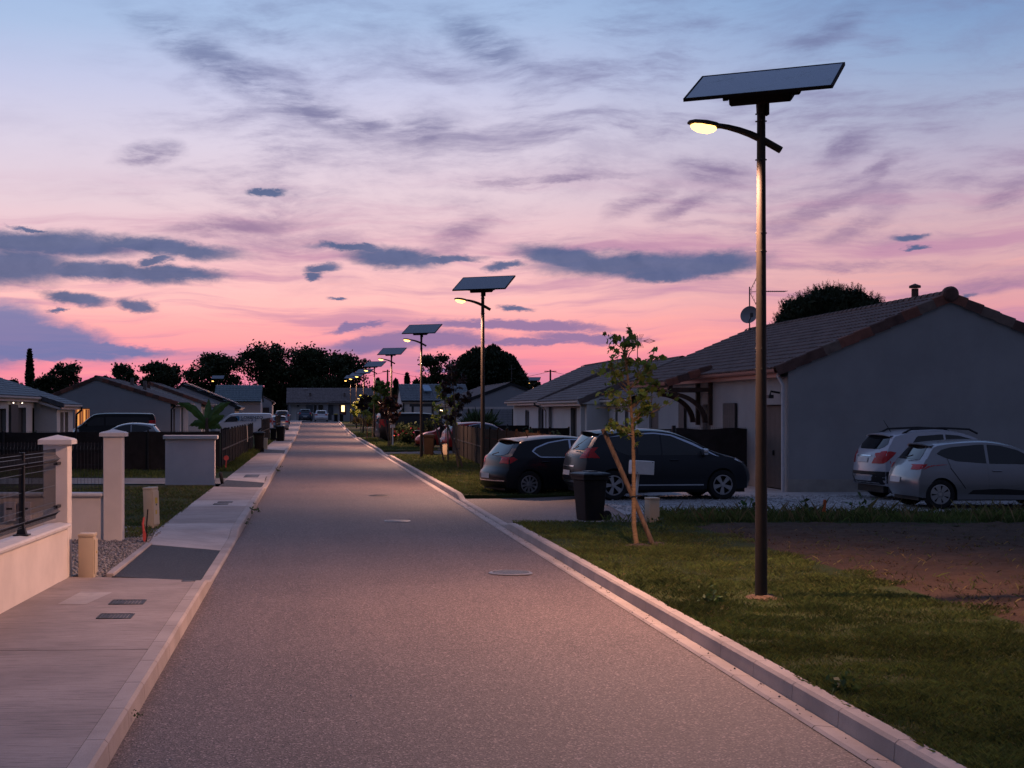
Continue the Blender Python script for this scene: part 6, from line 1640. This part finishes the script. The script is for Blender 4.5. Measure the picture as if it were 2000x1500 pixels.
# red conduit tube by the leaning cabinet
D = px_y(1058); ct = thing('conduit', 'flat red and thin black conduit ends sticking out of the gravel', 'conduit', (X(283, D), D, .1))
MB().tube([(X(282, D), D, .05), (X(281, D), D, .25), (X(279, D), D, .40), (X(281, D), D + .02, .50)], [.018, .02, .018, .014], 8).build('red_tube', m_redplastic, ct)
MB().lathe([(0, -.006), (.05, -.006), (.05, .006), (0, .006)], 20, 0, Matrix.Translation((X(283, D), D - .06, .21)) @ Matrix.Rotation(radians(90), 4, 'X') @ Matrix.Diagonal((.55, 1.7, 1, 1))).build('red_flap', m_redplastic, ct)
MB().tube([(X(285, D), D + .05, .1), (X(286, D), D + .05, .42), (X(288, D), D + .05, .62)], .012, 6).build('black_tube', m_wire, ct)
def marker(label, px, py, ph, D, mat, r=.08):
    o = thing('disc_marker', label, 'marker', (X(px, D), D, GZ(D) + .1), 0, 'round markers on stakes')
    MB().tube([(X(px, D) - .03, D, GZ(D) + .05), (X(px, D), D, Z(ph, D) - r)], .02, 6).build('stake', mat, o)
    MB().lathe([(0, -.012), (r, -.012), (r, .012), (0, .012)], 20, 0, Matrix.Translation((X(px, D), D, Z(ph, D))) @ Matrix.Rotation(radians(90), 4, 'X')).build('disc', mat, o)
marker('pink red disc on a stake beside the left panel fence', 442, 913, 894.5, 53.0, m_redplastic, .088)
marker('orange disc on a stake among the right hand trees', 717.5, 843, 830.5, 112, m_orange, .06)
marker('dark red disc on a stake in front of the red cars', 871, 850, 828, 78, m_redplastic, .06)
D = 30.0; o = thing('peg', 'short orange peg in the weeds by the gravel', 'peg', (X(1609, D), D, .1)); MB().tube([(X(1609, D), D, .05), (X(1609, D) + .02, D, .42)], [.04, .03], 8).bbox(X(1606, D) - .06, X(1608, D), D - .03, D + .03, .12, .2, .01).build('peg_body', m_orange, o)
D = px_y(905); o = thing('peg', 'short reddish peg at the end of the grey panel fence', 'peg', (X(937, D), D, .1)); MB().tube([(X(937, D), D, .05), (X(937, D), D, .42)], .035, 8).build('peg_body', m_redtimber, o)
# white strap hanging on the left fence, cords
D = 73; o = thing('strap', 'white strap hanging down the left panel fence', 'strap', (-3.04, D, .6)); MB().tube([(-3.065, D, Z(830, D)), (-3.055, D + .4, Z(848, D)), (-3.06, D + .6, Z(863, D))], .022, 6).build('strap_band', m_white, o)
o = thing('sign', 'small pale square sign on the hedge behind the fourth lamp', 'sign', (X(762, 96), 96, 1)); MB().bbox(X(760, 96), X(765.5, 96), 95.97, 96, Z(820.5, 96), Z(815.5, 96), .01).build('plate', m_white, o); MB().tube([(X(762.7, 96), 96.03, 0), (X(762.7, 96), 96.03, Z(817, 96))], .02, 6).build('post', m_iron, o)
wl = thing('wall_lamp', 'small lit warm lamp among the leaves of the green street tree', 'lamp', (X(862, 98), 98, Z(803, 98))); MB().lathe([(0, -.13), (.06, -.12), (.06, .12), (0, .13)], 12, 0, Matrix.Translation((X(862, 98), 98, Z(802, 98)))).build('lamp_glass', EM('lit garden lamp', (1, .62, .34), 9.0), wl); MB().tube([(X(862, 98), 98, .05), (X(862, 98), 98, Z(806, 98))], .04, 6).build('post', m_black, wl)
# power poles and cables beyond the roofs
for px, top, D, lab in ((757, 722, 265, 'thin power pole with cables behind the dark hedge'), (1075, 722, 230, 'thin power pole rising behind the second roof on the right')):
    o = thing('power_pole', lab, 'power pole', (X(px, D), D, .7)); MB().tube([(X(px, D), D, .5), (X(px, D), D, Z(top, D))], [.18, .13], 8).box(X(px, D) - .9, X(px, D) + .9, D - .05, D + .05, Z(top + 4, D), Z(top + 3, D) + .05).build('shaft', m_darkbark, o)
    w = MB()
    for s in (-1, 1):
        for k in range(8):
            f = lambda t: (X(px, D) + s * t * (11 if s < 0 else 14), D + t * 6, Z(top + 3, D) - 2.0 * t * (1.6 - t) + (-.0))
            w.tube([f(k / 8), f((k + 1) / 8)], .025, 4)
    w.build('cables', m_wire, o)
# ------------------------------------------------------------------ trees and plants
def branch(mb, a, b, r0, r1, n=5, wob=.08, seed=0, seg=6):
    q = random.Random(seed); a, b = Vector(a), Vector(b); L = (b - a).length; pts = []
    for i in range(n + 1):
        t = i / n; p = a.lerp(b, t)
        if 0 < i < n: p += Vector((q.gauss(0, 1), q.gauss(0, 1), q.gauss(0, .6))) * L * wob * .4
        pts.append(p)
    mb.tube(pts, [r0 + (r1 - r0) * i / n for i in range(n + 1)], seg)
    return pts

def young_tree(label, px, D, py_top, cr, mat, seed, leaf=.075, nleaf=800, trunk_lean=(0, 0), stake=None, brs=None, group='young street trees', zg=.11):
    q = random.Random(seed); H = Z(py_top, D); base = Vector((X(px, D), D, zg + GZ(D)))
    o = thing('young_tree', label, 'tree', base, 0, group)
    tp = Vector((X(px, D) + trunk_lean[0], D + trunk_lean[1], H - .05)); mb = MB()
    pts = []
    for i in range(11):
        t = i / 10; p = base.lerp(tp, t) + Vector((.04 * sin(t * 5 + seed), .02 * cos(t * 4), 0)) * (t > 0) * (t < 1); pts.append(p)
    pts[0] = base - Vector((0, 0, .06))
    mb.tube(pts, [.038 - .024 * (i / 10) for i in range(11)], 10).build('trunk', m_bark, o)
    P = []
    def at(z):
        t = (z - base.z) / (tp.z - base.z); return base.lerp(tp, min(1, max(0, t))) + Vector((.04 * sin(t * 5 + seed), .02 * cos(t * 4), 0))
    nb = 0
    if brs is None:
        brs = []
        for k in range(15):
            z0 = base.z + (H - base.z) * (.38 + .5 * k / 15); a = q.uniform(0, 6.28); L = cr * (1.1 - .55 * k / 15) * q.uniform(.7, 1.1)
            brs.append((z0, Vector((cos(a) * L, sin(a) * L, L * q.uniform(.5, 1.0)))))
    bm_ = []
    for z0, d in brs:
        m2 = MB(); p0 = at(z0); p1 = p0 + d; pts2 = branch(m2, p0, p1, .011, .003, 5, .12, q.randint(0, 999), 5)
        nb += 1
        for s in range(3):
            i = q.choice((2, 3, 4)); e = pts2[i] + Vector((q.gauss(0, .14), q.gauss(0, .14), q.gauss(.04, .10))); branch(m2, pts2[i], e, .005, .002, 2, .1, s, 4)
            bm_.append((pts2[i], e))
        m2.build('branch', m_bark, o)
        bm_.append((pts2[2], pts2[-1]))
    nper = max(1, nleaf // (len(bm_) + 2))
    for a, b in bm_:
        for _ in range(nper):
            t = q.random() ** .7; p = a.lerp(b, t); P.append((p.x + q.gauss(0, .045), p.y + q.gauss(0, .045), p.z + q.gauss(-.02, .03)))
    for _ in range(nper * 3):
        t = q.random(); p = tp - Vector((0, 0, t * .35)); P.append((p.x + q.gauss(0, .12), p.y + q.gauss(0, .12), p.z + q.gauss(0, .08)))
    leaves('foliage', P, leaf, mat, o, 'maple', seed)
    if stake:
        s0, s1 = stake; st = thing('tree_stake', stake_label(label), 'stake', s0, 0, 'leaning tree stakes')
        a, b = Vector(s0), Vector(s1); m3 = MB(); m3.tube([a - Vector((0, 0, .05)), a.lerp(b, .35), a.lerp(b, .7), b], [.038, .038, .037, .036], 12); m3.build('stake_wood', m_stake, st)
        p = a.lerp(b, .42); 
        MB().tube([p + Vector((-.055, -.03, .0)), p + Vector((0, -.07, .01)), p + Vector((.12, -.05, .02)), p + Vector((.13, .03, .02)), p + Vector((0, .05, .01)), p + Vector((-.055, .03, 0))], .010, 6).build('tie', m_black, st)
    return o
def stake_label(l): return 'wooden stake leaning on the ' + l.split(',')[0]
# nearest young maple: branches read from the photograph (height, reach)
D = 23.2
def pb(zpx, ex, ey, dy): # branch starting at photo row zpx, ending at photo point
    z0 = Z(zpx, D); x0 = X(1245, D) + (X(1220, D) - X(1245, D)) * ((z0 - .1) / 3.3); return (z0, Vector((X(ex, D) - x0, dy, Z(ey, D) - z0)))
brs = [pb(770, 1168, 712, .1), pb(765, 1185, 705, -.2), pb(750, 1204, 700, .3), pb(715, 1250, 650, .2), pb(705, 1196, 655, -.15), pb(700, 1240, 660, -.2), pb(765, 1272, 700, .2), pb(760, 1268, 715, -.3), pb(795, 1283, 745, .1), pb(795, 1256, 770, -.25), pb(785, 1172, 765, .2), pb(790, 1200, 778, -.3),
       pb(810, 1288, 790, .2), pb(825, 1272, 800, -.1), pb(838, 1255, 815, .3), pb(822, 1262, 778, -.3), pb(840, 1190, 822, .1), pb(852, 1206, 838, -.1), pb(848, 1240, 840, .1), pb(735, 1225, 690, .25), pb(805, 1210, 795, .3), pb(760, 1278, 680, -.05), pb(800, 1266, 760, .35)]
young_tree('young green maple tied to a stake on the near verge', 1245, D, 650, .6, m_leaf, 5, .054, 560, (X(1218, D) - X(1245, D), 0), ((X(1279, D), D + .02, .11), (X(1179, D) + .0, D + .06, Z(838, D))), brs)
young_tree('purple leaved young maple right of the third lamp', 896, 55, 708, .6, m_leafred, 11, .075, 480, (-.3, 0), ((X(905, 55), 55, .1), (X(872, 55), 55, 1.75)))
young_tree('green young maple left of the purple leaved one', 876, 62, 742, .7, m_leaf, 12, .08, 420, (-.2, 0), ((X(868, 62), 62, .1), (X(850, 62), 62.2, 1.75)))
young_tree('dark red young maple between the third and fourth lamps', 757, 88, 772, .95, m_leafred, 13, .12, 520, (.15, 0), ((X(762, 88), 88, .1), (X(750, 88), 88, 1.7)))
young_tree('tall green street tree behind the fifth lamp', 744, 112, 742, 1.25, m_leaf, 14, .15, 700, (0, 0), ((X(752, 112), 112, .1), (X(742, 112), 112, 1.7)))
young_tree('dark purple street tree by the sixth lamp', 715, 130, 772, 1.1, m_leafred, 15, .15, 520, (0, 0))
young_tree('small green street tree left of the dark purple one', 705, 140, 775, 1.1, m_leaf, 16, .15, 420, (0, 0), ((X(709, 140), 140, .2), (X(702, 140), 140, 2.0)))
young_tree('small bushy green tree beside the end house', 728, 126, 785, .9, m_leaf, 17, .14, 380, (0, 0))

def far_tree(name, label, cx, top, w, D, seed, mat=m_foliage, shape='round', n=4200, leaf=None, low=.18, nb=16, cat='tree', grp=None, flat=.8):
    q = random.Random(seed); r = np.random.default_rng(seed); g = GZ(D); H = Z(top, D); wd = w * D / F / 2; x0 = X(cx, D)
    o = thing(name, label, cat, (x0, D, g), 0, grp); leaf = leaf or 4.6 * D / F
    zb = g + (H - g) * low; zc = (zb + H) / 2; hz = (H - zb) / 2
    mb = MB(); mb.tube([(x0, D, g - .2), (x0 + .1, D, zc - hz * .3), (x0, D, zc + hz * .4)], [.045 * wd + .12, .03 * wd + .1, .05], 8)
    pts = []; dirs = []
    if shape == 'round':
        for k in range(nb):
            a = q.uniform(0, 6.28); e = q.uniform(-.75, 1); rr = q.uniform(.30, .95) * (.78 + .5 * noise.noise((cos(a) * 1.6 + seed, sin(a) * 1.6, e * 1.5)))
            c = Vector((x0 + cos(a) * wd * rr * cos(e * 1.2), D + sin(a) * wd * rr * cos(e * 1.2), zc + hz * .80 * sin(e * 1.35)))
            br = min(wd, hz * 1.3) * q.uniform(.15, .30); branch(mb, (x0, D, zc - hz * .35), c, .05 + .01 * wd, .03, 4, .1, k, 5)
            m = n // nb; d = r.normal(size=(m, 3)); d /= np.linalg.norm(d, axis=1)[:, None]; rad = br * (r.random(m) ** .5) * np.where(r.random(m) < .12, 1.55, 1.0)
            p = np.array(c) + d * rad[:, None] * np.array([1.15, 1.15, .8]); pts.append(p)
        # solid darker core
        m = n // 9; d = r.normal(size=(m, 3)); d /= np.linalg.norm(d, axis=1)[:, None]; p = np.array([x0, D, zc - hz * .12]) + d * (r.random(m) ** .5)[:, None] * np.array([wd * .72, wd * .72, hz * .74]); pts.append(p)
    elif shape == 'dome':
        m = n; d = r.normal(size=(m, 3)); d[:, 2] = np.abs(d[:, 2]); d /= np.linalg.norm(d, axis=1)[:, None]
        lump = np.array([.93 + .10 * noise.noise((v[0] * 3.2 + seed, v[1] * 3.2, v[2] * 3.2)) for v in d]); rad = lump * (r.random(m) ** .18)
        zb2 = g + (H - g) * low; p = np.array([x0, D, zb2]) + d * rad[:, None] * np.array([wd, wd, H - zb2]); pts.append(p)
        m2_ = n // 5; pts.append(np.array([x0, D, zb2]) + np.stack([r.uniform(-.8, .8, m2_) * wd, r.uniform(-.8, .8, m2_) * wd, r.normal(0, .12, m2_) * wd], -1))
        for k in range(9):
            a = 6.28 * k / 9; branch(mb, (x0, D, zb2 - .25 * wd), (x0 + cos(a) * wd * .7, D + sin(a) * wd * .7, zb2 + .15 * wd), .07, .03, 3, .05, k, 5)
    elif shape == 'cone':
        m = n; t = r.random(m) ** .75; a = r.uniform(0, 6.28, m); ring = .6 + .4 * np.abs(np.sin(t * 16 + seed)); rr = wd * (1 - t) ** flat * ring * (r.random(m) ** .4)
        p = np.stack([x0 + rr * np.cos(a), D + rr * np.sin(a), zb + (H - zb) * t], -1); pts.append(p)
    elif shape == 'column':
        m = n; t = r.random(m); a = r.uniform(0, 6.28, m); prof = np.minimum(1, (1 - t) * 2.6) ** .6 * np.minimum(1, .55 + t * 1.4); rr = wd * prof * (.75 + .25 * r.random(m)) * (r.random(m) ** .25)
        p = np.stack([x0 + rr * np.cos(a), D + rr * np.sin(a), g + .3 + (H - g - .3) * t], -1); pts.append(p)
    mb.build('trunk', m_darkbark, o)
    leaves('crown', np.concatenate(pts), leaf, mat, o, 'diamond', seed)
    return o
TG = 'trees on the skyline'
for a in (('dark round tree left of the tall feathery trees', 420, 690, 120, 250, 21), ('tall feathery tree with a raised tip, above the street end', 525, 668, 120, 255, 22), ('broad dark tree just right of the tallest feathery tree', 605, 680, 130, 258, 23), ('dark tree above the end house, right end of the left tree row', 675, 692, 110, 252, 24),
          ('lacy flat topped tree behind the grey gable house', 308, 707, 96, 210, 25), ('low ragged tree at the grey gable ridge', 238, 712, 62, 205, 26), ('leafy tree with upright shoots right of the cypress', 130, 708, 84, 170, 27), ('low bushy tree beside the cypress', 92, 735, 60, 168, 28), ('lacy dark tree left of the big umbrella pine', 850, 690, 80, 195, 29), ('small ragged tree right of the big umbrella pine', 1046, 742, 44, 190, 30), ('low dark bush on the roofline at the far left', 24, 742, 44, 175, 31)):
    lab, cx, top, w, D, sd = a
    far_tree('tree', lab, cx, top - 3, w * 1.25, D, sd, grp=TG, n=11000 if w > 90 else 4600, low=.10 if w > 90 else .25, nb=46 if w > 90 else 26, leaf=2.9 * D / F)
# raised tip of the tall tree
far_tree('cypress_tree', 'slim dark cypress standing alone at the far left', 58, 684, 17, 190, 33, m_pine, 'column', 2600, .30)
far_tree('umbrella_pine', 'big dome crowned umbrella pine beyond the blue grey gable', 952, 670, 184, 178, 34, m_pine, 'dome', 24000, .20, .28)
for cx, top, w, D, sd, lab in ((688 + 85, 742, 34, 230, 40, 'spiky young conifer behind the fifth lamp'), (795, 730, 40, 240, 41, 'taller spiky conifer right of the power pole'), (812, 745, 34, 235, 42, 'small spiky conifer left of the lacy tree'), (738, 740, 36, 240, 43, 'dark conifer behind the green street tree'), (830, 738, 40, 235, 44, 'dark conifer before the lacy tree')):
    far_tree('conifer', lab, cx, top, w, D, sd, m_pine, 'cone', 1500, .34, .02, grp='conifers on the skyline')
# umbrella pine behind the nearest roof, with upright candles
Dp = 92; up = thing('umbrella_pine', 'umbrella pine with upright candles behind the nearest roof', 'tree', (X(1625, Dp), Dp, 0))
r = np.random.default_rng(8); cxp = X(1625, Dp); zb = Z(650, Dp); wd = 122 * Dp / F; hh = Z(554, Dp) - zb
m = 15000; d = r.normal(size=(m, 3)); d[:, 2] = np.abs(d[:, 2]); d /= np.linalg.norm(d, axis=1)[:, None]
lump = np.array([.9 + .13 * noise.noise((v[0] * 4, v[1] * 4, v[2] * 4)) for v in d]); rad = lump * (r.random(m) ** .2)
leaves('crown', np.array([cxp, Dp, zb]) + d * rad[:, None] * np.array([wd, wd, hh]), .15, m_pine, up, 'diamond', 3)
m = 900; d = r.normal(size=(m, 3)); d[:, 2] = np.abs(d[:, 2]) + .1; d /= np.linalg.norm(d, axis=1)[:, None]
lump = np.array([.9 + .13 * noise.noise((v[0] * 4, v[1] * 4, v[2] * 4)) for v in d]); tip = np.array([cxp, Dp, zb]) + d * lump[:, None] * np.array([wd, wd, hh])
pts = []; dr = []
for p, v in zip(tip, d):
    L = r.uniform(.15, .5); ax = np.array([v[0] * .5, v[1] * .5, 1.0]); ax /= np.linalg.norm(ax)
    for k in range(18):
        t = r.random(); pts.append(p + ax * L * t + r.normal(0, .025, 3)); dr.append(ax + r.normal(0, .45, 3))
leaves('candles', np.array(pts), .07, m_pine, up, 'needle', 4, dirs=np.array(dr))
MB().tube([(cxp, Dp, 0), (cxp + .2, Dp, zb)], [.3, .2], 8).build('trunk', m_darkbark, up)
# far off wood behind the houses
r = np.random.default_rng(12); n = 26000
xs = r.uniform(X(-60, 275), X(1100, 275), n); top = np.array([3.4 + 2.6 * (.5 + .5 * noise.noise((x * .09, 1.5, 0))) + 1.2 * noise.noise((x * .35, 4, 0)) for x in xs])
P = np.stack([xs, r.uniform(266, 284, n), .5 + top * (r.random(n) ** .7) + .75], -1)
leaves('woodland', P, .5, m_foliage, None, 'diamond', 13)
# shrubs
def shrub(name, label, px, D, py_top, wpx, mat, seed, n=700, leaf=.06, blades=False, zg=.1, cat='shrub'):
    q = np.random.default_rng(seed); g = zg + GZ(D); H = Z(py_top, D) - g; w = wpx * D / F / 2; o = thing(name, label, cat, (X(px, D), D, g))
    if blades:
        d = q.normal(size=(n, 3)) * np.array([.42, .42, .3]) + np.array([0, 0, 1.0]); t = q.random(n)
        base = np.stack([X(px, D) + q.normal(0, .22 * w, n), D + q.normal(0, .22 * w, n), np.full(n, g)], -1); P = base + d / np.linalg.norm(d, axis=1)[:, None] * (H * (.3 + .55 * t))[:, None] * np.array([.5 + w / max(H, .1) * .6, .6, 1])
        leaves('blades', P, H * .22, mat, o, 'needle', seed, dirs=d)
    else:
        mb = MB()
        for k in range(6): branch(mb, (X(px, D), D, g), (X(px, D) + q.normal(0, w * .5), D + q.normal(0, w * .4), g + H * .8), .015, .005, 3, .1, k, 5)
        mb.build('stems', m_darkbark, o)
        d = q.normal(size=(n, 3)); d /= np.linalg.norm(d, axis=1)[:, None]; lump = np.array([.75 + .4 * noise.noise((v[0] * 2.5 + seed, v[1] * 2.5, v[2] * 2.5)) for v in d])
        P = np.array([X(px, D), D, g + H * .5]) + d * (lump * q.random(n) ** .35)[:, None] * np.array([w, w, H * .52]); leaves('foliage', P, leaf, mat, o, 'diamond', seed)
    return o
shrub('shrub', 'rounded grey green shrub behind the brown slat fence', 1030, 52, 832, 50, m_shrub, 51, 900, .07)
shrub('shrub', 'low grey shrub left of the porch house, nearest the crossover', 1085, 50, 838, 56, m_shrub, 52, 900, .07)
shrub('shrub', 'small upright shrub above the brown slat fence', 993, 56, 829, 22, m_shrub, 53, 500, .06)
shrub('ornamental_grass', 'large feathery ornamental grass before the pergola', 935, 102, 806, 62, m_shrub, 54, 900, .1, True)
shrub('ornamental_grass', 'tan tuft of tall grass at the kerb by the street end', 700, 172, 815, 30, m_straw, 55, 700, .1, True)
shrub('ornamental_grass', 'second tan grass tuft right of the first at the street end', 718, 160, 818, 28, m_straw, 56, 500, .1, True)
rs = shrub('rose_hedge', 'rose hedge with pink blooms in front of the black van', 798, 92, 822, 70, m_shrub, 57, 1500, .09)
q = np.random.default_rng(5)
leaves('blooms', np.stack([X(800, 91) + q.normal(0, .7, 16), np.full(16, 91.0), 1.0 + q.normal(0, .25, 16)], -1), .085, m_flower, rs, 'maple', 3)
shrub('shrub', 'climbing leaves on the mesh right of the fourth lamp', 838, 88, 812, 26, m_shrub, 58, 600, .08)
shrub('shrub', 'dark shrub beside the fence of the purple trees', 770, 100, 826, 26, m_foliage, 59, 700, .1)
shrub('shrub', 'small potted shrub by the slate tiled house window', 68, 62, 832, 14, m_shrub, 60, 120, .06)
shrub('shrub', 'leafy shrub beside the slate blue roofed house', 783, 138, 795, 34, m_foliage, 61, 600, .12)
# banana plant
Db = 57; bo = thing('banana_plant', 'banana plant with long arching leaves behind the block wall', 'plant', (X(403, Db), Db, .1))
MB().tube([(X(403, Db), Db, .05), (X(404, Db), Db, .8), (X(404, Db), Db, 1.9)], [.13, .11, .05], 10).build('stem', m_stake, bo)
def banana_leaf(px0, py0, px1, py1, w, sag, dy):
    a = Vector((X(px0, Db), Db, Z(py0, Db))); b = Vector((X(px1, Db), Db + dy, Z(py1, Db))); P = []; n = 12
    d = (b - a); sd = d.cross(Vector((0, 1, 0))).normalized()
    for i in range(n + 1):
        t = i / n; c = a.lerp(b, t) + Vector((0, 0, sag * 4 * t * (1 - t))); ww = w * (sin(pi * min(1, t * 1.02 + .02) ** .8) ** .7) + .01
        P.append([c + sd * ww * s + Vector((0, .5 * ww * abs(s), -.25 * ww * abs(s) + .02 * sin(i * 2.1 + s * 3))) for s in (-1, -.5, 0, .5, 1)])
    MB().grid(P).build('leaf', m_banana, bo)
for a in ((402, 828, 347, 789, .14, .25, -.4), (404, 822, 407, 779, .13, 0, .3), (405, 825, 449, 786, .15, .18, .2), (404, 832, 440, 812, .16, .1, -.5), (402, 834, 372, 832, .13, .16, -.6), (405, 834, 432, 838, .15, .15, .5), (401, 836, 385, 838, .10, .1, .3)): banana_leaf(*a)
